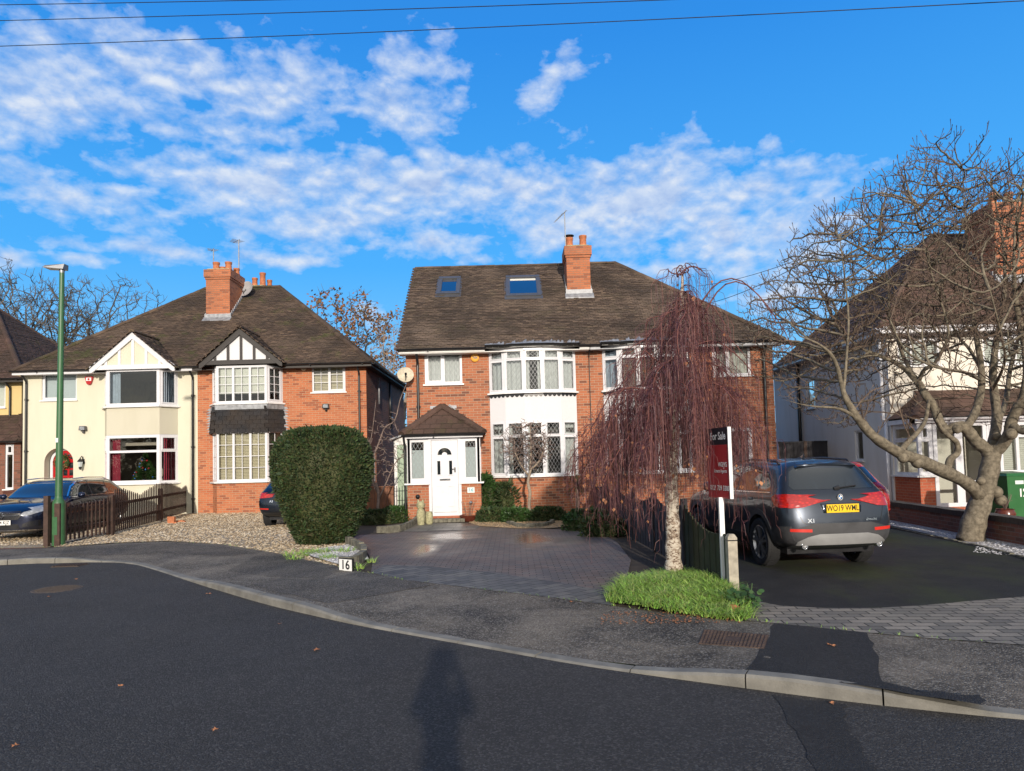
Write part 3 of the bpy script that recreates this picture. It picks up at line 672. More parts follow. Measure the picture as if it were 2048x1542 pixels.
# kerb: stones 0.915 m long laid end to end along the curve
def build_kerb():
    L = np.r_[0, np.cumsum(np.linalg.norm(np.diff(kf[:, :2], axis=0), axis=1))]; tot = L[-1]; mb = MB(); s = 0.0; rng = random.Random(4)
    def S(line, q): return np.array([np.interp(q, L, line[:, k]) for k in range(3)])
    kb = offset_line(kf, .125)
    while s < tot - .1:
        e = min(tot, s + .915); g = .006; a0, a1, b0, b1 = S(kf, s + g), S(kf, e - g), S(kb, s + g), S(kb, e - g); ch = .02; dz = rng.gauss(0, .0025)
        for k in range(3):
            def lerp(p, q, t): return p * (1 - t) + q * t
            ts = (k / 3, (k + 1) / 3); ring = []
            for t in ts:
                sa, sb = S(kf, s + g + (e - s - 2 * g) * t), S(kb, s + g + (e - s - 2 * g) * t); h = sa[2] + .004 + dz; u = (sb - sa)[:2]
                c = min(ch, h * .8)
                ring.append([(sa[0], sa[1], -.05), (sa[0], sa[1], h - c), (sa[0] + u[0] * .16, sa[1] + u[1] * .16, h), (sb[0], sb[1], h + .003), (sb[0], sb[1], -.05)])
            vs = ring[0] + ring[1]; fs = [(i, i + 1, i + 6, i + 5) for i in range(4)]
            fs = [tuple(reversed(f)) for f in fs]
            if k == 0: fs.append((0, 1, 2, 3, 4))
            if k == 2: fs.append((9, 8, 7, 6, 5))
            mb.add(vs, fs)
        s = e
    o = mb.build('kerb', 'kerb_stone', None, (0, 0, 0)); o['kind'] = 'structure'
build_kerb()
# pavement between kerb and front gardens
def build_pavement():
    n = 260; a = resample(kbk, 1600); b = np.array(back_line)
    bb = resample([(p[0], p[1], .1) for p in back_line], n); mb = MB(); vs = []
    ai = a
    # nearest kerb point for each back point (monotone)
    idx = []; last = 0
    for q in bb:
        dd = np.linalg.norm(ai[:, :2] - q[:2], axis=1); k = max(last, int(dd.argmin())); idx.append(k); last = k
    for q, k in zip(bb, idx):
        p = ai[k]
        for t in (0, .12, .4, 1.0):
            x = p[0] * (1 - t) + q[0] * t; y = p[1] * (1 - t) + q[1] * t; z = (p[2] + .003) * (1 - min(1, t * 1.6)) + .1 * min(1, t * 1.6); vs.append((x, y, z))
    fs = [(i * 4 + k + 1, i * 4 + k, i * 4 + 4 + k, i * 4 + 5 + k) for i in range(n - 1) for k in range(3)]
    mb.add(vs, [tuple(reversed(f)) if False else f for f in fs]); o = mb.build('pavement', 'asphalt_old', None, (0, 0, 0), smooth=True); o['kind'] = 'structure'
    me = o.data
    if me.polygons[0].normal.z < 0: me.flip_normals()
    return BVHTree.FromPolygons([tuple(v.co) for v in me.vertices], [tuple(p.vertices) for p in me.polygons])
pav_bvh = build_pavement()
def pz(x, y):
    h = pav_bvh.ray_cast(Vector((x, y, 2)), Vector((0, 0, -1)))[0]; return h.z if h else .1
# the one big ground sheet
mb = MB(); mb.quad((-1500, -1500, -.06), (1500, -1500, -.06), (1500, 1500, -.06), (-1500, 1500, -.06)); o = mb.build('ground', 'lawn', None, (0, 0, 0)); o['kind'] = 'structure'
# road surface: everything in front of the kerb line
rp = [(x, y) for x, y, _ in kerb_front]; rp = [tuple(p[:2]) for p in resample(offset_line(kf, .02), 160)]
poly_sheet('road', rp + [(70, -60), (-70, -60)], 0.0, 'asphalt_road')
# garden earth behind the pavement
poly_sheet('garden_earth', [tuple(p) for p in back_line] + [(61, 70), (-60, 70)], .085, 'earth')
def px_poly(pts, z=.1): return [gnd(a, b, z) for a, b in pts]
def gz(x, y): return .098 + max(0, min(1, (y - 15) / 9)) * .10
# new tarmac patches in pavement (draped) and road
def drape(name, pts, mat, off=.004, zf=pz, n=26):
    xs = [p[0] for p in pts]; ys = [p[1] for p in pts]; bm = bmesh.new()
    f = bm.faces.new([bm.verts.new((x, y, 0)) for x, y in pts])
    for k in range(1, n):
        for co, no in (((min(xs) + (max(xs) - min(xs)) * k / n, 0, 0), (1, 0, 0)), ((0, min(ys) + (max(ys) - min(ys)) * k / n, 0), (0, 1, 0))):
            bmesh.ops.bisect_plane(bm, geom=bm.verts[:] + bm.edges[:] + bm.faces[:], plane_co=co, plane_no=no)
    bmesh.ops.triangulate(bm, faces=bm.faces[:]); bm.verts.ensure_lookup_table(); mb = MB(); idx = {v: i for i, v in enumerate(bm.verts)}
    fs = [[idx[v] for v in f.verts] for f in bm.faces]; vs = [(v.co.x, v.co.y, zf(v.co.x, v.co.y) + off) for v in bm.verts]
    fs = [f if (Vector(vs[f[1]]) - Vector(vs[f[0]])).cross(Vector(vs[f[2]]) - Vector(vs[f[0]])).z > 0 else f[::-1] for f in fs]
    mb.add(vs, fs); o = mb.build(name, mat, None, (0, 0, 0)); o['kind'] = 'structure'; bm.free(); return o
def wobble(pts, k=6, amp=.012, seed=1):
    r = random.Random(seed); out = []
    for i in range(len(pts)):
        a, b = pts[i], pts[(i + 1) % len(pts)]
        for j in range(k):
            t = j / k; out.append((a[0] * (1 - t) + b[0] * t + r.gauss(0, amp) * (j > 0), a[1] * (1 - t) + b[1] * t + r.gauss(0, amp) * (j > 0)))
    return out
drape('pavement_patch', wobble(px_poly([(1549, 1249), (1536, 1285), (1492, 1345), (1600, 1362), (1965, 1420), (1972, 1410), (1960, 1398), (1765, 1368), (1750, 1310), (1735, 1268)], .07)), 'asphalt_new')
drape('pavement_patch', wobble(px_poly([(560, 1112), (700, 1138), (640, 1158), (540, 1155), (455, 1138), (510, 1113)], .09), seed=3), 'asphalt_mid')
drape('pavement_patch', wobble(px_poly([(640, 1163), (720, 1146), (800, 1162), (870, 1172), (760, 1192), (655, 1209), (560, 1190), (500, 1172), (560, 1160)], .08), seed=5), 'asphalt_mid')
drape('pavement_patch', wobble(px_poly([(130, 1097), (330, 1086), (440, 1092), (500, 1104), (470, 1112), (330, 1104), (200, 1108), (120, 1110)], .09), seed=7), 'asphalt_mid')
drape('road_patch', wobble(px_poly([(1545, 1392), (1600, 1480), (1650, 1560), (1760, 1560), (1725, 1500), (1690, 1440), (1692, 1410)], 0.0), seed=9), 'asphalt_new', zf=lambda x, y: 0.0)
# gravel frontage of the left pair
gx = [gnd(*p) for p in [(126, 1094), (223, 1087), (334, 1083), (445, 1089), (557, 1107), (668, 1132), (690, 1136)]]
poly_sheet('gravel_drive', gx + [gnd(735, 1118), gnd(722, 1095), gnd(705, 1080), (-3.9, 16.5), (-4.55, 19), (-4.6, 24.7), (-11.4, 24.7), gnd(108, 1094)], gz, 'gravel')
poly_sheet('gravel_drive', [(-22, 15.6), gnd(-5, 1097), gnd(95, 1095), (-11.5, 24.7), (-22, 24.7)], gz, 'gravel')
poly_sheet('brick_edging', [(-22, 15.35), gnd(-2, 1099), gnd(95, 1096), gnd(95, 1089), gnd(-2, 1092), (-22, 15.8)], .104, 'brick_paver')
gravel_white_poly = [gnd(668, 1130), gnd(690, 1135), gnd(738, 1122), gnd(728, 1103), gnd(700, 1092), gnd(640, 1100), gnd(610, 1112)]
poly_sheet('white_gravel', gravel_white_poly, .135, 'gravel_white')
# block paved drive of the house in the middle
drv = [gnd(*p) for p in [(742, 1146), (760, 1150), (809, 1160), (973, 1180), (1083, 1193), (1192, 1207), (1225, 1211), (1225, 1190), (1255, 1150), (1262, 1120), (1235, 1085), (1205, 1068), (1150, 1060), (1040, 1056), (960, 1052), (935, 1046), (860, 1046), (820, 1058), (765, 1068), (720, 1070), (700, 1078), (735, 1105), (745, 1125)]]
poly_sheet('block_paving', drv, .1, 'paving_blocks')
poly_sheet('paving_border', [gnd(*p) for p in [(742, 1146), (760, 1150), (809, 1160), (973, 1180), (1083, 1193), (1192, 1207), (1225, 1211), (1230, 1186), (1120, 1165), (980, 1145), (850, 1132), (770, 1130)]], .104, 'paving_border')
poly_sheet('slab_path', [gnd(*p) for p in [(832, 1047), (925, 1046), (965, 1050), (950, 1060), (860, 1062), (815, 1063), (790, 1064)]], .106, 'paving_slabs')
# right hand drive
poly_sheet('tarmac_drive', [(2.75, 7.6), gnd(1519, 1205), gnd(1560, 1213), gnd(1650, 1218), gnd(1750, 1218), gnd(1850, 1212), gnd(1950, 1203), gnd(2060, 1194), (6.6, 9.0), gnd(2048, 1114), gnd(1900, 1078), gnd(1783, 1052), (8.6, 20.7), (2.4, 20.7)], .1, 'asphalt_mossy')
poly_sheet('setts_band', [gnd(1490, 1242), gnd(1549, 1247), gnd(1735, 1266), gnd(1858, 1277), gnd(2048, 1291), (6, 5.4), (9, 4.3), (10.5, 6.2), (7.5, 7.6), gnd(2060, 1193), gnd(1950, 1202), gnd(1850, 1211), gnd(1750, 1217), gnd(1650, 1217), gnd(1560, 1212), gnd(1500, 1200)], .105, 'paving_setts')
side_gravel = [gnd(1783, 1052), gnd(1900, 1078), gnd(2048, 1114), (8.2, 9.3), (9.6, 8.8), (10.2, 20), (8.85, 20)]
poly_sheet('white_gravel', side_gravel, .108, 'gravel_white')
poly_sheet('neighbour_drive', [(8.7, 9.5), (30, 1), (30, 24), (9.0, 24)], .112, 'brick_paver')
# stones scattered over the gravel
def stones(name, polys, n, mat, seed, smin=.012, smax=.028, zf=gz):
    r = random.Random(seed); mb = MB(); cum = []
    for poly in polys:
        xs = [p[0] for p in poly]; ys = [p[1] for p in poly]; k = 0
        while k < n:
            x, y = r.uniform(min(xs), max(xs)), r.uniform(min(ys), max(ys)); k += 1
            if not inpoly((x, y), poly): continue
            s = r.uniform(smin, smax); z = zf(x, y) + s * .25; a = r.uniform(0, 6.3); c, q = math.cos(a), math.sin(a)
            pts = [(1.3, 0, 0), (0, .9, .1), (-1.2, .1, 0), (.1, -.9, 0), (.1, 0, .6), (0, 0, -.6)]
            vs = [(x + s * (px * c - py * q) * r.uniform(.8, 1.2), y + s * (px * q + py * c), z + s * pz_) for px, py, pz_ in pts]
            mb.add(vs, [(0, 1, 4), (1, 2, 4), (2, 3, 4), (3, 0, 4)])
    o = mb.build(name, mat, None, (0, 0, 0), uv=False, kind='stuff'); return o
stones('gravel_stones', [gx + [gnd(735, 1118), gnd(705, 1080), (-4.4, 19), (-4.6, 24.3), (-11.4, 24.3), gnd(108, 1094)]], 26000, 'stones', 11, .014, .034)
stones('gravel_stones', [[(-16, 15.8), gnd(95, 1090), (-11.2, 21), (-16, 21)]], 5000, 'stones', 12, .014, .034)
stones('gravel_stones', [gravel_white_poly], 2600, 'stones_white', 13, .008, .02, lambda x, y: .135)
stones('gravel_stones', [[(8.2, 12.6), (7.2, 11.2), gnd(2048, 1114), (8.2, 9.3), (8.9, 19), gnd(1783, 1052), gnd(1900, 1078)]], 7000, 'stones_white', 14, .008, .02, lambda x, y: .108)
# ------------------------------------------------------------------ houses
def hip_roof(root, x0, x1, yf, yr, ze, zr, left, right, mat, rng, holes=(), gauge=.1, width=.168, rmat=None, ridge_r=.11, lbl=None):
    run = yr - yf; S = math.hypot(run, zr - ze); W = x1 - x0; yb = 2 * yr - yf; mb = MB()
    la = run if left == 'hip' else 0; ra = run if right == 'hip' else 0
    tile_plane(mb, (x0, yf, ze), (1, 0, 0), (0, run, zr - ze), [(0, -.02), (W, -.02), (W - ra, S), (la, S)], rng, gauge, width, 0, holes, deckmi=1, anchor=x0)
    if right == 'hip': tile_plane(mb, (x1, yf, ze), (0, 1, 0), (-run, 0, zr - ze), [(0, -.02), (2 * run, -.02), (run, S)], rng, gauge, width, 0, deckmi=1)
    if left == 'hip': tile_plane(mb, (x0, yb, ze), (0, -1, 0), (run, 0, zr - ze), [(0, -.02), (2 * run, -.02), (run, S)], rng, gauge, width, 0, deckmi=1)
    mb.add([(x1, yb, ze), (x0, yb, ze), (x0 + la, yr, zr), (x1 - ra, yr, zr)], [(0, 1, 2, 3)], 0)
    rf = mb.build('roof', [mat, 'black_timber', 'tile_edge'], root)
    r = MB(); rr = random.Random(9)
    ridge(r, (x0 + la, yr, zr + .01), (x1 - ra, yr, zr + .01), rr, ridge_r)
    if right == 'hip': ridge(r, (x1 + .02, yf - .02, ze + .01), (x1 - run, yr, zr + .01), rr, ridge_r); ridge(r, (x1, yb, ze), (x1 - run, yr, zr), rr, ridge_r)
    if left == 'hip': ridge(r, (x0 - .02, yf - .02, ze + .01), (x0 + run, yr, zr + .01), rr, ridge_r); ridge(r, (x0, yb, ze), (x0 + run, yr, zr), rr, ridge_r)
    r.build('ridge_tile', rmat or mat, rf)
    return rf
def gable_dormer(root, xl, xr, zb, xa, za, yg, wood, infill, yf, ze, k, rng, tmat, studs=4, wband=.17):
    fr = Fr((xl, yg), (xr, yg)); W = xr - xl; a = xa - xl; g = MB(); g.fpoly(fr, [(.12, zb + .02), (W - .12, zb + .02), (a, za - .12)], -.10, -.055, 0)
    gb = g.build('gable', infill, root)
    t = MB(); slL = (za - zb) / a; slR = (za - zb) / (W - a); w = wband
    wl = w * math.sqrt(1 + slL ** 2); wr = w * math.sqrt(1 + slR ** 2)
    t.fpoly(fr, [(-.08, zb - .12), (-.08, zb + .13 - w * .3), (a, za), (a, za - wl), (-.08 + .26, zb - .0 + .02), (-.0, zb - .12)], -.03, .03)
    t.fpoly(fr, [(W + .0, zb - .12), (W - .18, zb + .02), (a + .001, za - wr), (a + .001, za), (W + .08, zb + .13 - w * .3), (W + .08, zb - .12)], -.03, .03)
    t.fbox(fr, .0, W - .0, zb - .02, zb + .13, -.06, .012)
    for i in range(1, studs + 1):
        u = W * i / (studs + 1); zt = zb + (u / a * (za - zb) if u < a else (W - u) / (W - a) * (za - zb)) - .05
        t.fbox(fr, u - .045, u + .045, zb + .13, zt, -.06, -.02)
    t.build('barge_board', wood, gb)
    # its own little tiled roof running back into the main slope
    ya = yf + (za + .03 - ze) / k; y0 = yg - .08; rm = MB()
    for sgn, xe, d in ((-1, xl - .14, a + .14), (1, xr + .14, W - a + .14)):
        S = math.hypot(d, za - zb + .08); zlow = zb - .02
        yv = max(y0 + .02, yf + (zlow + .02 - ze) / k)
        L = ya - y0
        if sgn < 0: tile_plane(rm, (xe, ya, zlow), (0, -1, 0), (d, 0, za - zlow + .03), [(L, -.02), (L, S), (0, S), (L - (yv - y0), -.02)], rng, .1, .168, 0, deckmi=1)
        else: tile_plane(rm, (xe, y0, zlow), (0, 1, 0), (-d, 0, za - zlow + .03), [(0, -.02), (yv - y0, -.02), (L, S), (0, S)], rng, .1, .168, 0, deckmi=1)
    ridge(rm, (xa, y0, za + .05), (xa, ya, za + .05), rng, .10)
    rm.build('roof', [tmat, 'black_timber', 'tile_edge'], gb)
    return gb
def fan(mb, fr, cu, cz, r, d, a0=0, a1=math.pi, n=16, mi=0, r0=0.0):
    P = fr.P
    for i in range(n):
        t0 = a0 + (a1 - a0) * i / n; t1 = a0 + (a1 - a0) * (i + 1) / n
        mb.quad(P(cu + r0 * math.cos(t0), cz + r0 * math.sin(t0), d), P(cu + r * math.cos(t0), cz + r * math.sin(t0), d), P(cu + r * math.cos(t1), cz + r * math.sin(t1), d), P(cu + r0 * math.cos(t1), cz + r0 * math.sin(t1), d), mi)
rng = random.Random(21)
# ---- left pair -------------------------------------------------------------
Y1, YE1, ZE1, YR1 = 24.6, 24.2, 5.26, 28.87; ZR1 = 9.17; K1 = (ZR1 - ZE1) / (YR1 - YE1)
XA, XP, XB = -17.1, atX(395, 735, Y1), -5.07
x = lambda px, Y=Y1: atX(px, 850, Y)
def zz(px, py, Y=Y1): return atZ(px, py, Y)
cream = thing('semi_detached_house', 'cream rendered half of the left pair, white timbered gable and red arched door', 'house', (-14, Y1, .1))
brickh = thing('semi_detached_house', 'orange brick half of the left pair, black and white gable above a slate-hung bay', 'house', (-8, Y1, .1))
YB1 = Y1 - .55
def bay3(root, pxB, pxC, pxD, yb, yw, zfun):
    Bx, Cx, Dx = atX(pxB, 850, yb), atX(pxC, 850, yb), atX(pxD, 850, yw); Ax = Bx - (Dx - Cx)
    return [(Ax, yw), (Bx, yb), (Cx, yb), (Dx, yw)]
bc = bay3(cream, 213, 319, 356, YB1, Y1, None); bb = bay3(brickh, 433, 534, 566, YB1, Y1, None)
zc = [zz(265, q, YB1) for q in (967, 870, 812, 737)]; zb_ = [zz(480, q, YB1) for q in (963, 862, 806, 731)]
frA = Fr((XA, Y1), (XP, Y1)); frB = Fr((XP, Y1), (XB, Y1)); uA = lambda X: X - XA; uB = lambda X: X - XP
# cream front wall
wa = (uA(x(83)), uA(x(153)), zz(118, 800), zz(118, 741))
dx0, dx1 = uA(x(89)), uA(x(147)); dr = (dx1 - dx0) / 2; dsp = zz(118, 896) - dr
mb = MB(); hol = [wa, (uA(bc[0][0]) + .08, uA(bc[3][0]) - .08, zc[0], zc[1]), (uA(bc[0][0]) + .08, uA(bc[3][0]) - .08, zc[2], zc[3])]
mb.wall(frA, 0, frA.L, .0, 5.3, hol + [(dx0, dx1, .2, dsp + dr)], .10)
for s_ in (0, 1):     # spandrels of the arched recess
    cu = (dx0 + dx1) / 2; pts = [(cu + dr * math.cos(t), dsp + dr * math.sin(t)) for t in np.linspace(0, math.pi / 2, 10)]
    if s_: pts = [(2 * cu - a, b) for a, b in pts][::-1]; pts.append((dx0, dsp + dr)); 
    else: pts.append((dx1, dsp + dr))
    mb.fpoly(frA, pts, -.30, .0)
mb.fbox(frA, dx0 - .02, dx0, .2, dsp + dr, -.3, -.101); mb.fbox(frA, dx1, dx1 + .02, .2, dsp + dr, -.3, -.101)
frL = Fr((XA, 33.1), (XA, Y1)); mb.wall(frL, 0, frL.L, 0, 5.3)
mb.build('wall', 'render_cream', cream)
def bay_walls(root, P, zs, base_mat, apron_mat, z0=.1, slate=False, soft=True):
    fr = [Fr(P[i], P[i + 1]) for i in range(len(P) - 1)]
    b = MB()
    for f in fr: b.wall(f, 0, f.L, z0, zs[0] - .04)
    b.build('bay_base', base_mat, root)
    a = MB()
    for i, f in enumerate(fr):
        if slate:
            zl, zu = zs[1] - .03, zs[2] - .2
            a.quad(f.P(0, zl, .05), f.P(f.L, zl, .05), f.P(f.L, zu, 0), f.P(0, zu, 0), 0)
        else: a.wall(f, 0, f.L, zs[1] + .005, zs[2] - .04)
    n = len(P); zs0, zs1 = zs[1] + .005, zs[2] - .045
    a.add([(p[0], p[1], zs0) for p in P], [tuple(range(n))]); 
    ao = a.build('bay_apron', apron_mat, root)
    return fr, ao
# cream bay
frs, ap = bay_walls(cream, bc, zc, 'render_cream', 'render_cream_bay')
for i, f in enumerate(frs):
    side = i != 1
    window(cream, f, 0, f.L, zc[0], zc[1], (1,), zz(265, 903, YB1), d=.0, jamb=.075 if side else .1, tr_opens=side, sill_over=.03, cover=None)
    window(cream, f, 0, f.L, zc[2], zc[3], (1,), None, d=.0, opens=(0,) if side else (), jamb=.075 if side else .1, sill_over=.03)
cw = MB()
window(cream, frA, *wa, (1, 1), d=-.04, opens=(0,), cover=('roller', 'frosted'))
# curtains in the cream bay
for (za_, zb2), cm in (((zc[0], zc[1]), 'curtain_red'), ((zc[2], zc[3]), 'curtain_blue')):
    m_ = MB()
    for (a, b_) in (((bc[0][0] + .15, Y1 - .2), (bc[1][0] + .38, YB1 + .16)), ((bc[2][0] + .05, YB1 + .14), (bc[3][0] - .1, Y1 - .05))):
        n = 26; vs = []
        for i in range(n + 1):
            t = i / n; w_ = .03 * math.sin(i * 1.3) + .01 * math.sin(i * 2.9); vs += [(a[0] * (1 - t) + b_[0] * t, a[1] * (1 - t) + b_[1] * t + w_, za_), (a[0] * (1 - t) + b_[0] * t, a[1] * (1 - t) + b_[1] * t + w_ * .6, zb2)]
        m_.add(vs, [(2 * i, 2 * i + 2, 2 * i + 3, 2 * i + 1) for i in range(n)])
    m_.build('curtain', cm, cream, smooth=True)
interior(cream, XA + .1, XP - .1, Y1 - .0, Y1 + 3.2, .15, 5.2, (2.6,), cross=(x(200) ,))
# red arched door
d_ = MB(); cu = (dx0 + dx1) / 2 + .04; rr = dr - .08; P = frA.P; dd = -.30
ring = [(cu + rr * math.cos(t), dsp + rr * math.sin(t)) for t in np.linspace(0, math.pi, 19)]
d_.fpoly(frA, [(cu + rr, .2)] + ring + [(cu - rr, .2)], dd - .05, dd)
do = d_.build('door', 'red_gloss', cream)
wf = MB()
for i in range(18):
    t0, t1 = math.pi * i / 18, math.pi * (i + 1) / 18; wf.fpoly(frA, [(cu + rr * math.cos(t0), dsp + rr * math.sin(t0)), (cu + (rr + .09) * math.cos(t0), dsp + (rr + .09) * math.sin(t0)), (cu + (rr + .09) * math.cos(t1), dsp + (rr + .09) * math.sin(t1)), (cu + rr * math.cos(t1), dsp + rr * math.sin(t1))], dd - .05, dd + .03)
wf.fbox(frA, cu - rr - .09, cu - rr, .2, dsp, dd - .05, dd + .03); wf.fbox(frA, cu + rr, cu + rr + .09, .2, dsp, dd - .05, dd + .03); wf.build('door_frame', 'upvc', do)
gl = MB()
for i in range(3):
    a = cu - rr * .66 + i * rr * .5
    for z0 in (1.35, 1.62, 1.88): 
        gl.fbox(frA, a, a + rr * .34, z0, z0 + .2, dd - .01, dd + .006)
for i in range(5):
    a0 = .25 + i * .55; gl.fpoly(frA, [(cu + .16 * math.cos(a0), dsp + .1 + .16 * math.sin(a0)), (cu + (rr - .1) * math.cos(a0), dsp + (rr - .1) * math.sin(a0)), (cu + (rr - .1) * math.cos(a0 + .38), dsp + (rr - .1) * math.sin(a0 + .38)), (cu + .16 * math.cos(a0 + .38), dsp + .1 + .16 * math.sin(a0 + .38))], dd - .01, dd + .006)
gl.build('pane', 'car_glass', do)
# brick half
wc = (uB(x(625)), uB(x(692)), zz(658, 784), zz(658, 728)); mb = MB()
mb.wall(frB, 0, frB.L, 0, 5.3, [wc, (uB(bb[0][0]) + .08, uB(bb[3][0]) - .08, zb_[0], zb_[1]), (uB(bb[0][0]) + .08, uB(bb[3][0]) - .08, zb_[2], zb_[3])], .11)
mb.build('wall', 'brick_orange', brickh)
frR = Fr((XB, Y1), (XB, 33.1)); mb = MB(); mb.wall(frR, 0, frR.L, 0, 5.3, [(4.6, 5.1, 3.7, 4.6), (1.0, 1.6, .9, 2.2)]); mb.build('wall', 'brick_dark_wall', brickh, label='side wall of the brick house, its shade put into a darker brick colour')  # same brick as the front; its grazing shade is put into a darker colour
window(brickh, frR, 4.6, 5.1, 3.7, 4.6, (1,), d=-.05); window(brickh, frR, 1.0, 1.6, .9, 2.2, (1,), d=-.05)
window(brickh, frB, *wc, (1, 1), d=-.04, opens=(1,), grid=(2, 3), cover=('slats', 'blind_beige'))
frs, ap = bay_walls(brickh, bb, zb_, 'brick_orange', 'slate', slate=True)
for i, f in enumerate(frs):
    c_ = (1,) if i != 1 else (1, 1, 1)
    window(brickh, f, 0, f.L, zb_[0], zb_[1], c_, d=.0, grid=(2, 4), jamb=.075, sill_over=.03, cover=('slats', 'blind_beige'))
    window(brickh, f, 0, f.L, zb_[2], zb_[3], c_, d=.0, grid=(2, 4), jamb=.075, sill_over=.03, opens=() if i == 1 else (0,), cover=('roller', 'blind_white'), cover_z=(zb_[2] + .32, zb_[3]))
st = MB(); zl, zu = zb_[1] - .06, zb_[2] - .16
for f in frs:
    S = zu - zl; tile_plane(st, f.P(-.02, zl, .10), f.t, f.n * -.07 + Vector((0, 0, S)), [(0, 0), (f.L + .04, 0), (f.L + .04, S - .02), (0, S - .02)], rng, .145, .26, 0, th=.008, sag=.001, emi=0)
st.build('slate', 'slate', ap)
ldm = MB()
for f in frs: ldm.fpoly(f, [(-.02, zu - .06), (f.L + .02, zu - .06), (f.L + .02, zb_[2] - .04), (-.02, zb_[2] - .04)], .03, .06)
for sgn, px_, in ((-1, bb[0][0]), (1, bb[3][0])):
    for i in range(9):
        z = zl + .05 + i * (zu - zl) / 9; u = uB(px_); ldm.fpoly(frB, [(u, z), (u + sgn * (.20 + .02 * (i % 2)), z + .02), (u + sgn * .10, z + .085), (u, z + .09)][::(1 if sgn > 0 else -1)], .001, .012)
ldm.build('flashing', 'lead', ap)
interior(brickh, XP + .1, XB - .1, Y1, Y1 + 3.2, .15, 5.2, (2.6,), cross=(x(590),))
# roofs
xe0, xe1 = atX(24, 738, YE1), atX(742, 716, YE1)
hip_roof(cream, xe0, XP, YE1, YR1, ZE1, ZR1, 'hip', 'party', 'tile_brown', rng)
hip_roof(brickh, XP, xe1, YE1, YR1, ZE1, ZR1, 'party', 'hip', 'tile_brown', rng)
YG = YB1 - .12
gable_dormer(cream, atX(184, 735, YG), atX(345, 733, YG), zz(265, 737, YG), atX(265, 660, YG), zz(265, 665, YG), YG, 'upvc', 'render_cream', YE1, ZE1, K1, rng, 'tile_brown', 5, .16)
gable_dormer(brickh, atX(403, 730, YG), atX(560, 725, YG), zz(480, 727, YG), atX(479, 655, YG), zz(479, 657, YG), YG, 'black_timber', 'roughcast_white', YE1, ZE1, K1, rng, 'tile_brown', 5, .16)
# soffits, fascias, gutters, pipes
def eaves(root, xa, xb, ye, yw, ze, fm='upvc', gaps=(), endl=False, endr=False, gmat='black_plastic', fh=.13):
    s_ = MB(); s_.box(xa, xb, ye + .02, yw + .02, ze - .12, ze - .10); 
    segs = []; a = xa
    for g0, g1 in sorted(gaps): segs.append((a, g0)); a = g1
    segs.append((a, xb))
    for a, b in segs: s_.box(a, b, ye - .005, ye + .02, ze - fh, ze + .0)
    s_.build('fascia', fm, root)
    for a, b in segs: gutter(root, (a - .03, ye - .07, ze + .01), (b + .03, ye - .07, ze + .01), gmat)
eaves(cream, xe0, XP - .01, YE1, Y1, ZE1, 'upvc', [(atX(184, 735, YG) - .1, atX(345, 733, YG) + .1)])
eaves(brickh, XP + .01, xe1, YE1, Y1, ZE1, 'black_timber', [(atX(403, 730, YG) - .1, atX(560, 725, YG) + .1)])
s_ = MB(); s_.box(XB, xe1, Y1, 33.3, ZE1 - .12, ZE1 - .10); s_.box(xe1 - .02, xe1 + .005, YE1, 33.5, ZE1 - .13, ZE1); s_.build('fascia', 'black_timber', brickh)
gutter(brickh, (xe1 + .07, YE1, ZE1), (xe1 + .07, 33.5, ZE1))
downpipe(cream, x(54), Y1 - .06, .2, ZE1 - .02); downpipe(cream, x(387), Y1 - .06, .2, ZE1 - .02); downpipe(brickh, x(720), Y1 - .06, .2, ZE1 - .02)
mb = MB(); mb.tube([(XB + .07, 29.0, 5.1), (XB + .07, 29.0, 3.2)], .05, 8); mb.build('soil_pipe', 'black_plastic', brickh, smooth=True)
mb = MB(); mb.tube([(XB + .07, 26.6, 5.0), (XB + .07, 26.6, 4.0)], .035, 8); mb.build('soil_pipe', 'lead', brickh, smooth=True)
def roofpt(px, py, yf, ze, k):
    d = ray(px, py); t = (ze - CZ - k * yf) / (d.z - k * d.y); return d * t + Vector((0, 0, CZ))
# chimneys of the left pair
cp = roofpt(435, 636, YE1, ZE1, K1); xa, xb = atX(412, 600, cp.y), atX(459.5, 600, cp.y); zt = zz(435, 539, cp.y)
chimney(cream, xa, xb, cp.y, cp.y + 1.35, cp.z - .3, zt, 'brick_chimney', pots=[(xa + .28, cp.y + .3, .13, .36), (xb - .16, cp.y + .3, .13, .36), (xa + .28, cp.y + .9, .12, .34), (xb - .12, cp.y + 1.0, .12, .30)], zlead=cp.z, slope=K1)
YC = YR1 + .9; xa2 = atX(500, 575, YC); xb2 = atX(528, 575, YC)
chimney(brickh, xa2, xb2, YC, YC + .9, 8.0, ZR1 + .30, 'brick_chimney', pots=[(xa2 + .1, YC + .3, .12, .42), (xb2 - .14, YC + .25, .13, .62), (xb2 + .0, YC + .7, .11, .42)], lead=False)

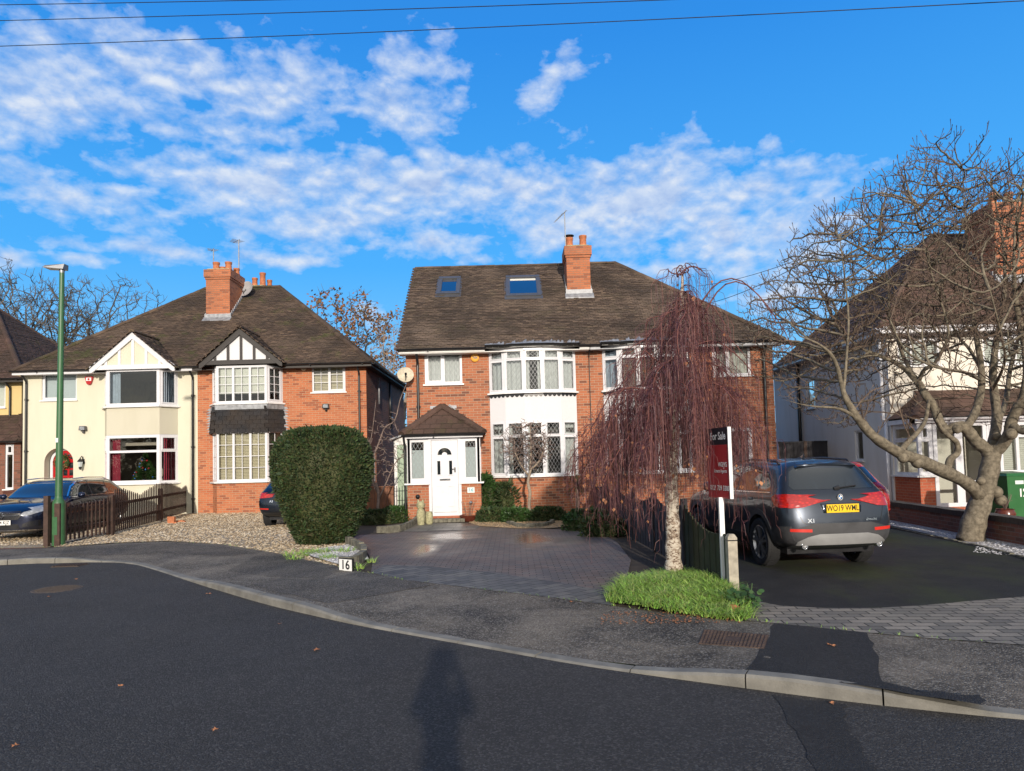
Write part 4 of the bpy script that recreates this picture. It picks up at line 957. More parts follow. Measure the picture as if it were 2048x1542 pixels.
# ---- middle pair -----------------------------------------------------------
Y2, YE2, YR2, ZE2, ZR2 = 20.8, 20.4, 24.6, 5.04, 8.60; K2 = (ZR2 - ZE2) / (YR2 - YE2)
XC, XQ, XD = -3.10, atX(1180, 800, Y2), 7.78
X2 = lambda px, Y=Y2: atX(px, 850, Y)
hl = thing('semi_detached_house', 'brown-tiled brick house with two roof windows, white bow windows and porch numbered 16', 'house', (-.3, Y2, .1))
hr = thing('semi_detached_house', 'brick half house behind the weeping birch, hipped roof and white bow windows', 'house', (5, Y2, .1))
DP = [.02, .27, .38, .38, .27, .02]; PXB = [978, 1009, 1047, 1085, 1120.5, 1151]
PB = [(atX(p, 735, Y2 - d), Y2 - d) for p, d in zip(PXB, DP)]; PBr = [(2 * XQ - a, b) for a, b in PB][::-1]
YB2 = Y2 - .38
z2 = [zz(1064, q, YB2) for q in (951, 840, 783, 694)]; tr2 = (zz(1064, 872, YB2), zz(1064, 718, YB2))
frC = Fr((XC, Y2), (XQ, Y2)); frD = Fr((XQ, Y2), (XD, Y2)); uC = lambda X: X - XC; uD = lambda X: X - XQ
wd = (uC(X2(851.5)), uC(X2(926.7)), zz(889, 768, Y2), zz(889, 704, Y2)); px0, px1 = X2(822), X2(950)
mb = MB(); mb.wall(frC, 0, frC.L, 0, 5.0, [wd, (uC(PB[0][0]) + .06, uC(PB[-1][0]) - .06, z2[0], z2[1]), (uC(PB[0][0]) + .06, uC(PB[-1][0]) - .06, z2[2], z2[3]), (uC(px0), uC(px1), .12, 2.1)], .11)
mb.build('wall', 'brick_brown', hl)
mb = MB(); g = Fr((XC, YR2 * 2 - YE2 - .4), (XC, Y2)); mb.wall(g, 0, g.L, 0, 4.95); pts = [(0, 4.95), (g.L, 4.95), (g.L / 2, ZR2 - .1)]; mb.fpoly(g, pts, -.1, 0); mb.build('wall', 'brick_brown', hl)
we = (uD(X2(1430)), uD(X2(1507)), zz(1468, 751, Y2), zz(1468, 688, Y2)); dd0, dd1 = X2(1418), X2(1502)
mb = MB(); mb.wall(frD, 0, frD.L, 0, 5.0, [we, (uD(PBr[0][0]) + .06, uD(PBr[-1][0]) - .06, z2[0], z2[1]), (uD(PBr[0][0]) + .06, uD(PBr[-1][0]) - .06, z2[2], z2[3]), (uD(dd0), uD(dd1), .12, zz(1480, 856, Y2))], .11)
mb.build('wall', 'brick_brown', hr)
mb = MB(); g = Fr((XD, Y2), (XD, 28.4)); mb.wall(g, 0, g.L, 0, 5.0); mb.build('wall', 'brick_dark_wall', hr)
def bow(root, P, left):
    cv = [('curtain', 'curtain_white', [(0, 1)])] if left else [('slats', 'blind_dark')]
    frs = [Fr(P[i], P[i + 1]) for i in range(5)]
    b = MB()
    for f in frs: b.wall(f, 0, f.L, .1, z2[0] - .04)
    b.build('bay_base', 'brick_brown', root)
    a = MB()
    for f in frs: a.wall(f, 0, f.L, z2[1] + .0, z2[2] - .05)
    a.add([(p[0], p[1], z2[1]) for p in P], [tuple(range(6))]); ao = a.build('bay_apron', 'roughcast_white', root)
    sc_ = MB()
    for f in frs:
        n = max(2, round(f.L / .135)); w = f.L / n
        for i in range(n):
            pts = [(w * i, z2[2] - .05)] + [(w * i + w * q, z2[2] - .09 - .06 * math.sin(math.pi * q)) for q in (0, .2, .4, .6, .8, 1)] + [(w * (i + 1), z2[2] - .05)]
            sc_.fpoly(f, pts, .002, .014)
    sc_.build('flashing', 'black_plastic', ao)
    for i, f in enumerate(frs):
        frac = [(0, 1)] if i in (0, 4) else [(0, .3), (.75, 1)] if i == 2 else [(.0, 1)]
        up = ('curtain', 'curtain_white', frac if left else [(0, 1)])
        lo = ('curtain', 'curtain_white', [(0, 1)] if i in (0, 4) else [(0, .25)]) if left else ('slats', 'blind_dark')
        if not left: up = ('slats', 'blind_dark') if i else ('curtain', 'curtain_blue', [(0, 1)])
        window(root, f, 0, f.L, z2[2], z2[3], (1,), tr2[1], d=.0, jamb=.06, lead=left, sill_over=.02, opens=(0, ) if i in (0, 4) else (), cover=up, sw=.035)
        window(root, f, 0, f.L, z2[0], z2[1], (1,), tr2[0], d=.0, jamb=.06, lead=left, sill_over=.02, opens=(0, ) if i in (0, 4) else (), cover=lo, sw=.035)
    c = MB(); Q = [(p[0], p[1] - .12) for p in P]; Q[0] = (P[0][0] - .1, Y2 - .40); Q[-1] = (P[-1][0] + .1, Y2 - .40)
    for i in range(5):
        f = Fr(Q[i], Q[i + 1]); c.fbox(f, 0, f.L, z2[3] + .0, z2[3] + .05, -.14, 0)
    c.build('fascia', 'white_paint', root)
    zt_ = z2[3] + .09; lm = MB(); rr_ = random.Random(3)
    for i in range(5):
        for k in range(5):
            t0, t1 = k / 5, (k + 1) / 5; f = lambda t: (Q[i][0] * (1 - t) + Q[i + 1][0] * t, Q[i][1] * (1 - t) + Q[i + 1][1] * t)
            a_, b_ = f(t0), f(t1); h = .02 * rr_.random(); yy = Y2 + .02
            lm.add([(a_[0], a_[1] - .02, zt_ - .02), (b_[0], b_[1] - .02, zt_ - .02), (b_[0], Y2 - .12 - h, zt_ + .13 + h * 3), (a_[0], Y2 - .12 - h, zt_ + .13 + h)], [(0, 1, 2, 3)])
    lm.build('lead_roof', 'lead', root)
    for i in range(5): gutter(root, (Q[i][0], Q[i][1] - .06, z2[3] + .08), (Q[i + 1][0] + .02, Q[i + 1][1] - .06, z2[3] + .08))
bow(hl, PB, True); bow(hr, PBr, False)
window(hl, frC, *wd, (1, 1), d=-.03, lead=True, opens=(0,), cover=('curtain', 'curtain_white', [(0, 1)]), cover_z=(wd[2], wd[3]), jamb=.07)
window(hr, frD, *we, (1, 1.4), d=-.03, opens=(0,), cover=('roller', 'blind_white'), jamb=.07)
interior(hl, XC + .1, XQ - .1, Y2, Y2 + 3.4, .12, 4.9, (2.55,), 'interior_dark', cross=(X2(955),)); interior(hr, XQ + .1, XD - .1, Y2, Y2 + 3.4, .12, 4.9, (2.55,), 'interior_dark', cross=(X2(1405),))
# recessed entrance of the right half
mb = MB(); mb.fbox(frD, uD(dd1) - .10, uD(dd1), .12, zz(1480, 856, Y2), -.08, .01); mb.fbox(frD, uD(dd0), uD(dd0) + .10, .12, zz(1480, 856, Y2), -.08, .01); mb.fbox(frD, uD(dd0) + .1, uD(dd1) - .1, zz(1480, 856, Y2) - .1, zz(1480, 856, Y2), -.08, .01)
dfr = mb.build('door_frame', 'upvc', hr); mb = MB(); mb.fbox(frD, uD(dd0) + .1, uD(dd1) - .1, .12, zz(1480, 856, Y2) - .1, -.09, -.04); mb.build('door', 'interior_dark', hr)
# roofs with roof windows
xg0, xg1 = atX(795, 700, YE2), 7.98
def vel(pxs):
    q = [roofpt(a, b, YE2, ZE2 + .02, K2) for a, b in pxs]; x0, x1 = (q[0].x + q[3].x) / 2, (q[1].x + q[2].x) / 2; y0, y1 = (q[2].y + q[3].y) / 2, (q[0].y + q[1].y) / 2
    return x0, x1, y0, y1
V1 = vel([(877, 558), (921, 557), (920, 589), (875, 590)]); V2 = vel([(1012, 556), (1079, 554), (1082, 593), (1012, 594)])
sl = math.sqrt(1 + K2 ** 2); hh = [(v[0] - xg0, v[1] - xg0, (v[2] - YE2) * sl, (v[3] - YE2) * sl) for v in (V1, V2)]
rfl = hip_roof(hl, xg0, XQ, YE2, YR2, ZE2, ZR2, 'gable', 'party', 'tile_brown_clean', rng, holes=hh, ridge_r=.09)
hip_roof(hr, XQ, xg1, YE2, YR2, ZE2, ZR2, 'party', 'hip', 'tile_brown_clean', rng)
nrm = Vector((0, -K2, 1)).normalized(); vd = Vector((0, 1, K2)).normalized()
for v in (V1, V2):
    o = Vector((v[0], v[2], ZE2 + (v[2] - YE2) * K2)); L = (v[3] - v[2]) * sl; W = v[1] - v[0]
    def Q(a, b, c): return o + Vector((a, 0, 0)) + vd * b + nrm * c
    def slab(m_, a0, a1, b0, b1, c0, c1, mi=0): m_.hexa([Q(a0, b0, c0), Q(a1, b0, c0), Q(a1, b1, c0), Q(a0, b1, c0), Q(a0, b0, c1), Q(a1, b0, c1), Q(a1, b1, c1), Q(a0, b1, c1)], mi)
    m_ = MB(); w_ = .10; slab(m_, -.05, W + .05, -.16, .0, .0, .035); slab(m_, 0, W, 0, w_, .0, .085); slab(m_, 0, W, L - w_, L + .03, .0, .10); slab(m_, 0, w_, w_, L - w_, 0, .085); slab(m_, W - w_, W, w_, L - w_, 0, .085); slab(m_, -.05, 0, 0, L, 0, .03); slab(m_, W, W + .05, 0, L, 0, .03)
    slab(m_, w_, W - w_, w_, w_ + .03, .0, .09); slab(m_, w_, w_ + .03, w_, L - w_, .0, .09); slab(m_, W - w_ - .03, W - w_, w_, L - w_, .0, .09)
    wo = m_.build('roof_window', 'velux_grey', rfl); m_ = MB(); slab(m_, w_, W - w_, w_, L - w_, .03, .045); m_.build('pane', 'glass_roof', wo)
    m_ = MB(); slab(m_, w_ + .04, W - w_ - .04, L - w_ - .17, L - w_ - .05, .046, .052); m_.build('blind', 'grey_plastic' if v is V1 else 'blind_white', wo)
# verge on the gable end, fascia, gutters
m_ = MB()
for i in range(40):
    t = i / 40; p = Vector((xg0 - .0, YE2 + (YR2 - YE2) * t, ZE2 + (ZR2 - ZE2) * t)); q = Vector((xg0 - .0, YE2 + (YR2 - YE2) * (t + .025), ZE2 + (ZR2 - ZE2) * (t + .025))); m_.bar(p + nrm * .0, q + nrm * .004, .05, .05)
m_.bar((xg0 + .03, YE2, ZE2 - .08), (xg0 + .03, YR2, ZR2 - .08), .03, .10); m_.build('verge', 'tile_dark', rfl)
eaves(hl, xg0 + .02, XQ - .01, YE2, Y2, ZE2, fh=.10, fm='white_paint', gaps=[(PB[0][0] - .1, PB[-1][0] + .1)]); eaves(hr, XQ + .01, xg1, YE2, Y2, ZE2, 'lead', [(PBr[0][0] - .1, PBr[-1][0] + .1)])
downpipe(hl, X2(838), Y2 - .06, 2.9, ZE2 - .02, .042); downpipe(hr, X2(1532), Y2 - .06, .1, ZE2 - .02, .045)
downpipe(hl, X2(1182), Y2 - .03, 2.4, ZE2 - .02, .012)
cp = roofpt(1158, 590, YE2, ZE2, K2); xa, xb = atX(1134, 560, cp.y), atX(1181, 560, cp.y); zt = zz(1158, 492, cp.y)
ch2 = chimney(hl, xa, xb, cp.y, cp.y + .95, cp.z - .3, zt, 'brick_chimney', pots=[(xa + .14, cp.y + .28, .125, .36), (xb - .18, cp.y + .28, .125, .42)], zlead=cp.z + .02, slope=K2)
mb = MB(); mb.lathe([(.001, zt + .46), (.16, zt + .44), (.16, zt + .42), (.001, zt + .43)], (xa + .14, cp.y + .28, 0), 16); mb.lathe([(.02, zt + .34), (.02, zt + .43)], (xa + .05, cp.y + .28, 0), 6); mb.lathe([(.02, zt + .34), (.02, zt + .43)], (xa + .22, cp.y + .28, 0), 6); mb.build('chimney_cowl', 'black_plastic', ch2)
CH2 = (xa, xb, cp.y, zt)
# porch of the middle house
YP = 19.8; XPf = lambda px: atX(px, 930, YP); pl, pr_ = XPf(814), XPf(961); frP = Fr((pl, YP), (pr_, YP)); uP = lambda px: XPf(px) - pl; zP = lambda py: zz(887, py, YP)
frPr = Fr((pr_, YP), (pr_, Y2)); frPl = Fr((pl, Y2), (pl, YP))
mb = MB(); b0, b1, b2, b3 = 0, uP(857), uP(922), frP.L; zs_ = zP(965)
mb.fbox(frP, b0, b1, .1, zs_ - .04, -.2, 0); mb.fbox(frP, b2, b3, .1, zs_ - .04, -.2, 0); mb.fbox(frP, b1 - .02, b2 + .02, .1, .2, -.21, -.06); mb.wall(frPr, .2, frPr.L, .1, zs_ - .04); mb.wall(frPl, 0, frPl.L - .2, .1, zs_ - .04)
porch = mb.build('porch', 'brick_brown', hl)
zt_ = zP(874)
window(porch, frP, 0, b1, zs_, zt_, (1,), d=-.02, jamb=.13, lead=True, sill_over=.04, name='window', cover=('roller', 'frosted'), cover_z=(zs_, zt_ - .35)); window(porch, frP, b2, b3, zs_, zt_, (1,), d=-.02, jamb=.13, lead=True, sill_over=.04, cover=('roller', 'frosted'), cover_z=(zs_, zt_ - .3))
window(porch, frPr, 0.02, frPr.L, zs_, zt_, (1, 1), d=-.02, jamb=.07); window(porch, frPl, 0, frPl.L - .02, zs_, zt_, (1, 1), d=-.02, jamb=.07)
mb = MB(); mb.fbox(frP, b1, b2, .25, zt_, -.09, -.05, 1); mb.fbox(frP, b1, b1 + .08, .25, zt_, -.09, .01); mb.fbox(frP, b2 - .08, b2, .25, zt_, -.09, .01); mb.fbox(frP, b1, b2, zt_ - .08, zt_ + .0, -.09, .012); mb.fbox(frP, b1 + .08, b2 - .08, .25, .31, -.09, .01)
mb.fbox(frP, -.02, frP.L + .02, zt_, zt_ + .07, -.12, .03)
df = mb.build('door_frame', ['upvc', 'upvc'], porch)
a0, a1 = b1 + .08, b2 - .08; W = a1 - a0; mb = MB(); mb.fbox(frP, a0, a1, .31, zt_ - .08, -.06, -.005)
def panel(u0, u1, z0, z1, w=.024):
    mb.fbox(frP, u0, u1, z0, z0 + w, -.005, .016); mb.fbox(frP, u0, u1, z1 - w, z1, -.005, .016); mb.fbox(frP, u0, u0 + w, z0 + w, z1 - w, -.005, .016); mb.fbox(frP, u1 - w, u1, z0 + w, z1 - w, -.005, .016)
cx = (a0 + a1) / 2
for s_ in (-1, 1):
    u = cx + s_ * W * .22; panel(u - W * .13, u + W * .13, zP(1013), zP(971)); panel(u - W * .10, u + W * .10, zP(951), zP(920))
for i in range(14):
    t0, t1 = math.pi * i / 14, math.pi * (i + 1) / 14; mb.fpoly(frP, [(cx + r * math.cos(t), zP(910) + r * math.sin(t)) for r, t in ((.20, t0), (.225, t0), (.225, t1), (.20, t1))], -.005, .008)
mb.fbox(frP, cx - .225, cx + .225, zP(910) - .025, zP(910), -.005, .008)
do = mb.build('door', 'upvc', df)
gp_ = MB()
for s_ in (a0, a1 - .007): gp_.fbox(frP, s_, s_ + .007, .31, zt_ - .08, -.003, .0015)
gp_.fbox(frP, a0 + .007, a1 - .007, zt_ - .088, zt_ - .081, -.003, .0015); gp_.fbox(frP, a0 + .05, a1 - .05, .345, .352, -.003, .0015); gp_.build('door_gap_strips', 'black_plastic', do)  # black strips paint in the shade of the gap round the door leaf
gm = MB(); fan(gm, frP, cx, zP(910) + .005, .195, .001, n=14, r0=.075)
for s_ in (-1, 1): u = cx + s_ * W * .22; gm.fbox(frP, u - W * .055, u + W * .055, zP(949), zP(922), -.004, .002)
gm.build('pane', 'car_glass', do)
hm = MB(); hm.fbox(frP, cx - .15, cx + .15, zP(961), zP(957.5), -.004, .012); hm.fbox(frP, a1 - .11, a1 - .07, zP(945), zP(935), -.004, .02); hm.fbox(frP, a1 - .18, a1 - .07, zP(939.5), zP(937.8), .02, .04); hm.build('handle', 'chrome', do)
mb = MB(); mb.box(pl + (b1), pl + b2, YP - .02, YP + .1, .1, .25); mb.build('door_step', 'brick_red', porch)
mb = MB()
for i in range(9):
    a_ = pl + b1 - .05 + i * ((b2 - b1 + .15) / 9); mb.box(a_ + .004, a_ + (b2 - b1 + .15) / 9 - .004, YP - .42, YP - .03, .1, .19)
mb.build('door_step', 'stone_edge', porch)
# porch roof of large interlocking tiles
yl, zlw, ztp = YP - .14, zP(868), zz(885, 806, Y2) - .13; xl_, xr_ = pl - .12, pr_ + .12; xt0, xt1 = X2(872), X2(899); xm = (xt0 + xt1) / 2
mb = MB(); Sf = math.hypot(Y2 - yl, ztp - zlw); tile_plane(mb, (xl_, yl, zlw), (1, 0, 0), (0, Y2 - yl, ztp - zlw), [(0, -.02), (xr_ - xl_, -.02), (xm + .05 - xl_, Sf), (xm - .05 - xl_, Sf)], rng, .235, .31, 0, th=.028, deckmi=1)
for sg, xe in ((1, xr_), (-1, xl_)):
    run = abs(xe - xm); S = math.hypot(run, ztp - zlw)
    if sg > 0: tile_plane(mb, (xe, yl, zlw), (0, 1, 0), (-run, 0, ztp - zlw), [(0, 0), (Y2 - yl, 0), (Y2 - yl, S)], rng, .235, .31, 0, th=.028, deckmi=1)
    else: tile_plane(mb, (xe, Y2, zlw), (0, -1, 0), (run, 0, ztp - zlw), [(0, 0), (Y2 - yl, 0), (0, S)], rng, .235, .31, 0, th=.028, deckmi=1)
ridge(mb, (xl_, yl, zlw + .03), (xm - .03, Y2 - .02, ztp + .03), rng, .13, .36); ridge(mb, (xr_, yl, zlw + .03), (xm + .03, Y2 - .02, ztp + .03), rng, .13, .36)
pr2 = mb.build('roof', ['tile_dark', 'black_timber', 'tile_edge'], porch)
gutter(porch, (xl_, yl - .05, zlw - .01), (xr_, yl - .05, zlw - .01)); mb = MB(); mb.box(xl_ + .04, xr_ - .04, yl + .0, YP + .05, zlw - .11, zlw - .01); mb.build('fascia', 'upvc', porch)
mb = MB(); mb.bar((xr_ + .02, Y2 - .015, zlw - .02), (xm + .2, Y2 - .015, ztp + .08), .02, .10, up=(0, 1, 0)); mb.box(xm - .36, xm + .42, Y2 - .03, Y2 - .003, ztp - .04, ztp + .05); mb.build('flashing', 'lead', pr2)
downpipe(porch, pl - .06, YP + .02, .1, zlw - .02, .035, .16)

# ---- right-hand house -------------------------------------------------------
Y3, YE3 = 19.5, 19.1; XE = atX(1775, 720, Y3); xe3 = XE - .35; ZE3 = zz(1790, 655, YE3); r3 = 3.84; ZR3 = ZE3 + 3.66; K3 = 3.66 / r3
h3 = thing('house', 'pale rendered house behind the bare magnolia, glazed porch front and shaded white side', 'house', (13, Y3, .1))
X3 = lambda px, Y=Y3: atX(px, 850, Y)
f3 = Fr((XE, Y3), (26, Y3)); s3 = Fr((XE, 28), (XE, Y3)); u3 = lambda X: X - XE
w3a = (u3(X3(1803)), u3(X3(1888)), zz(1845, 731, Y3), zz(1845, 664, Y3)); w3b = (u3(X3(1975)), u3(X3(2075)), zz(2020, 728, Y3), zz(2020, 655, Y3))
mb = MB(); mb.wall(f3, 0, f3.L, 0, ZE3, [w3a, w3b], .1); mb.build('wall', 'render_pale', h3)
sw0 = 28 - (XE * 1410 / (1724 - 1024)); sw1 = 28 - (XE * 1410 / (1708 - 1024))
mb = MB(); mb.wall(s3, 0, s3.L, 0, ZE3, [(min(sw0, sw1), max(sw0, sw1), zz(1715, 921, 21.3), zz(1715, 861, 21.3)), (3.0, 3.7, 3.3, 4.3)], .1); mb.build('wall', 'render_white', h3)
window(h3, s3, min(sw0, sw1), max(sw0, sw1), zz(1715, 921, 21.3), zz(1715, 861, 21.3), (1,), d=-.04); window(h3, s3, 3.0, 3.7, 3.3, 4.3, (1,), d=-.04)
window(h3, f3, *w3a, (1, 1, 1), zz(1845, 682, Y3), d=-.03, cover=('slats', 'blind_white')); window(h3, f3, *w3b, (1, 1, 1), zz(2020, 676, Y3), d=-.03, cover=('slats', 'blind_white'))
interior(h3, XE + .12, 20, Y3, Y3 + 3.2, .15, ZE3 - .1, (2.6,), 'interior')
hip_roof(h3, xe3, 26.4, YE3, YE3 + r3, ZE3, ZR3, 'hip', 'hip', 'tile_red', rng, gauge=.19, width=.26)
s_ = MB(); s_.box(xe3, 26.4, YE3 + .02, Y3, ZE3 - .14, ZE3 - .12); s_.box(xe3, 26.4, YE3 - .02, YE3 + .02, ZE3 - .15, ZE3); s_.box(xe3, XE, YE3, 28.4, ZE3 - .14, ZE3 - .12); s_.box(xe3 - .02, xe3 + .01, YE3, 28.4, ZE3 - .15, ZE3); s_.build('fascia', 'upvc', h3)
gutter(h3, (xe3, YE3 - .08, ZE3 + .01), (26.4, YE3 - .08, ZE3 + .01), 'upvc'); gutter(h3, (xe3 - .08, 28.4, ZE3 + .01), (xe3 - .08, YE3, ZE3 + .01), 'upvc')
downpipe(h3, XE - .07, Y3 + .25, 2.6, ZE3 - .1, .05, 0.05, 'upvc'); mb = MB(); mb.tube([(XE - .07, Y3 + .12, .1), (XE - .07, Y3 + .12, 2.55)], .05, 8); mb.build('downpipe', 'upvc', h3, smooth=True)
mb = MB(); mb.tube([(XE - .07, 25.5, .1), (XE - .07, 25.5, 5.1)], .06, 8); mb.build('soil_pipe', 'black_plastic', h3, smooth=True)
cq = roofpt(2040, 560, YE3, ZE3, K3); xa, xb = X3(2012, cq.y), X3(2075, cq.y); zt = zz(2040, 405, cq.y)
chimney(h3, xa, xb, cq.y, cq.y + 1.3, cq.z - .6, zt, 'brick_chimney', pots=[(xa + .22, cq.y + .3, .12, .4), (xb - .22, cq.y + .3, .12, .4)], zlead=cq.z, slope=K3)
# glazed porch extension
YX = 18.3; xx0 = XE + .03; XF = lambda px: atX(px, 930, YX); fx = Fr((xx0, YX), (20, YX)); sx_ = Fr((xx0, Y3), (xx0, YX)); ux = lambda px: XF(px) - xx0; zX = lambda py, px=1900: atZ(px, py, YX)
zb3, zt3 = zX(951, 1850), zX(846, 1850); mb = MB()
mb.fbox(fx, 0, ux(1868), .1, zb3 - .04, -.2, 0); mb.wall(sx_, 0, sx_.L - .2, .1, zb3 - .04); mb.fbox(fx, ux(2000), fx.L, .1, zb3 - .04, -.2, 0); mb.fbox(fx, ux(1860), ux(2010), .1, .2, -.19, -.01)
ext = mb.build('porch', 'brick_red', h3)
window(ext, sx_, 0, sx_.L, zb3, zt3, (1,), zX(880, 1850), d=-.01, jamb=.08); window(ext, fx, 0, ux(1868), zb3, zt3, (1,), zX(880, 1850), d=-.01, jamb=.10)
window(ext, fx, ux(1870), ux(1921), .25, zt3, (1,), None, d=-.02, jamb=.10, name='door', sill=False); window(ext, fx, ux(1921), ux(1978), .25, zt3, (1,), zX(965), d=-.02, jamb=.10, name='door', sill=False, tr_opens=False)
window(ext, fx, ux(1978), ux(2000), .25, zt3, (1,), zX(880), d=-.01, jamb=.06, sill=False)
window(ext, fx, ux(2002), ux(2110), zb3, zt3, (1, 1, 1), zX(872, 2040), d=-.01, jamb=.08, cover=('slats', 'blind_white')); window(ext, fx, ux(2115), fx.L, zb3, zt3, (1, 1, 1), d=-.01, jamb=.08, cover=('slats', 'blind_white'))
mb = MB(); mb.fbox(fx, ux(1868), ux(2000), .1, .245, -.3, .05); mb.build('door_step', 'brick_red', ext)
mb = MB(); zr_ = zz(1850, 782, Y3); ye_ = YX - .15; Sx = math.hypot(Y3 - ye_, zr_ - zt3 - .15)
tile_plane(mb, (xx0 - .12, ye_, zt3 + .13), (1, 0, 0), (0, Y3 - ye_, zr_ - zt3 - .13), [(0, -.02), (10, -.02), (10, Sx), (1.0, Sx)], rng, .25, .3, 0, th=.025, deckmi=1)
run = 1.0; tile_plane(mb, (xx0 - .12, Y3, zt3 + .13), (0, -1, 0), (run, 0, zr_ - zt3 - .13), [(0, 0), (Y3 - ye_, 0), (0, math.hypot(run, zr_ - zt3))], rng, .25, .3, 0, th=.025, deckmi=1)
ridge(mb, (xx0 - .12, ye_, zt3 + .15), (xx0 + .88, Y3, zr_ + .03), rng, .1); mb.build('roof', ['tile_red', 'black_timber', 'tile_edge'], ext)
mb = MB(); mb.fbox(fx, -.12, fx.L, zt3, zt3 + .12, -.1, .12); mb.fbox(sx_, 0, sx_.L + .12, zt3, zt3 + .12, -.0, .12); mb.build('fascia', 'upvc', ext); gutter(ext, (xx0 - .12, ye_ - .05, zt3 + .11), (20, ye_ - .05, zt3 + .11), 'upvc')
# ---- yellow house at the far left -------------------------------------------
h0 = thing('house', 'yellow rendered house cut off at the left edge, dark hipped roof and brick porch', 'house', (-21, 26.5, .1))
X0r = atX(43, 800, 26.5); f0 = Fr((-32, 26.5), (X0r, 26.5)); u0_ = lambda X: X + 32; zw = (zz(0, 815, 26.5), zz(0, 762, 26.5)); XW = atX(11, 790, 26.5)
mb = MB(); mb.wall(f0, 0, f0.L, 0, zz(20, 757, 26.5), [(u0_(XW - 1.2), u0_(XW), *zw)], .1); g = Fr((X0r, 26.5), (X0r, 34.5)); mb.wall(g, 0, g.L, 0, 5.2); mb.build('wall', 'render_yellow', h0)
window(h0, f0, u0_(XW - 1.2), u0_(XW), *zw, (1, 1), d=-.03, cover=('roller', 'blind_white'))
ze0 = zz(20, 757, 26.1); hip_roof(h0, -32, X0r + .35, 26.1, 30.3, ze0, ze0 + 3.7, 'hip', 'hip', 'tile_dark', rng)
eaves(h0, -30, X0r + .35, 26.1, 26.5, ze0, 'black_timber'); downpipe(h0, atX(22, 800, 26.5), 26.44, 3.3, ze0 - .02)
yq = 25.3; Xq = atX(41, 930, yq); fq = Fr((Xq - 3, yq), (Xq, yq)); wq = (atX(10, 930, yq) - Xq + 3, atX(27, 930, yq) - Xq + 3); zq = (zz(18, 978, yq), zz(18, 888, yq))
mb = MB(); mb.wall(fq, 0, 3, .1, zz(20, 885, yq), [(*wq, *zq)], .08); g = Fr((Xq, yq), (Xq, 26.5)); mb.wall(g, 0, g.L, .1, zz(20, 885, yq)); p0 = mb.build('porch', 'brick_dark_wall', h0)
window(p0, fq, *wq, *zq, (1,), zz(18, 908, yq), d=-.03); zl0 = zz(20, 882, yq - .2); zt0 = zz(0, 845, 26.5) + .25
mb = MB(); S = math.hypot(1.4, zt0 - zl0); tile_plane(mb, (Xq - 3, yq - .2, zl0), (1, 0, 0), (0, 1.4, zt0 - zl0), [(0, -.02), (3.15, -.02), (2.2, S), (0, S)], rng, .2, .25, 0, th=.02, deckmi=1)
tile_plane(mb, (Xq + .15, yq - .2, zl0), (0, 1, 0), (-.95, 0, zt0 - zl0), [(0, 0), (1.4, 0), (1.4, math.hypot(.95, zt0 - zl0))], rng, .2, .25, 0, th=.02, deckmi=1); ridge(mb, (Xq + .15, yq - .2, zl0 + .02), (Xq - .8, 26.5, zt0 + .02), rng, .09)
mb.build('roof', ['tile_dark', 'black_timber', 'tile_edge'], p0); gutter(p0, (Xq - 3, yq - .26, zl0), (Xq + .15, yq - .26, zl0))
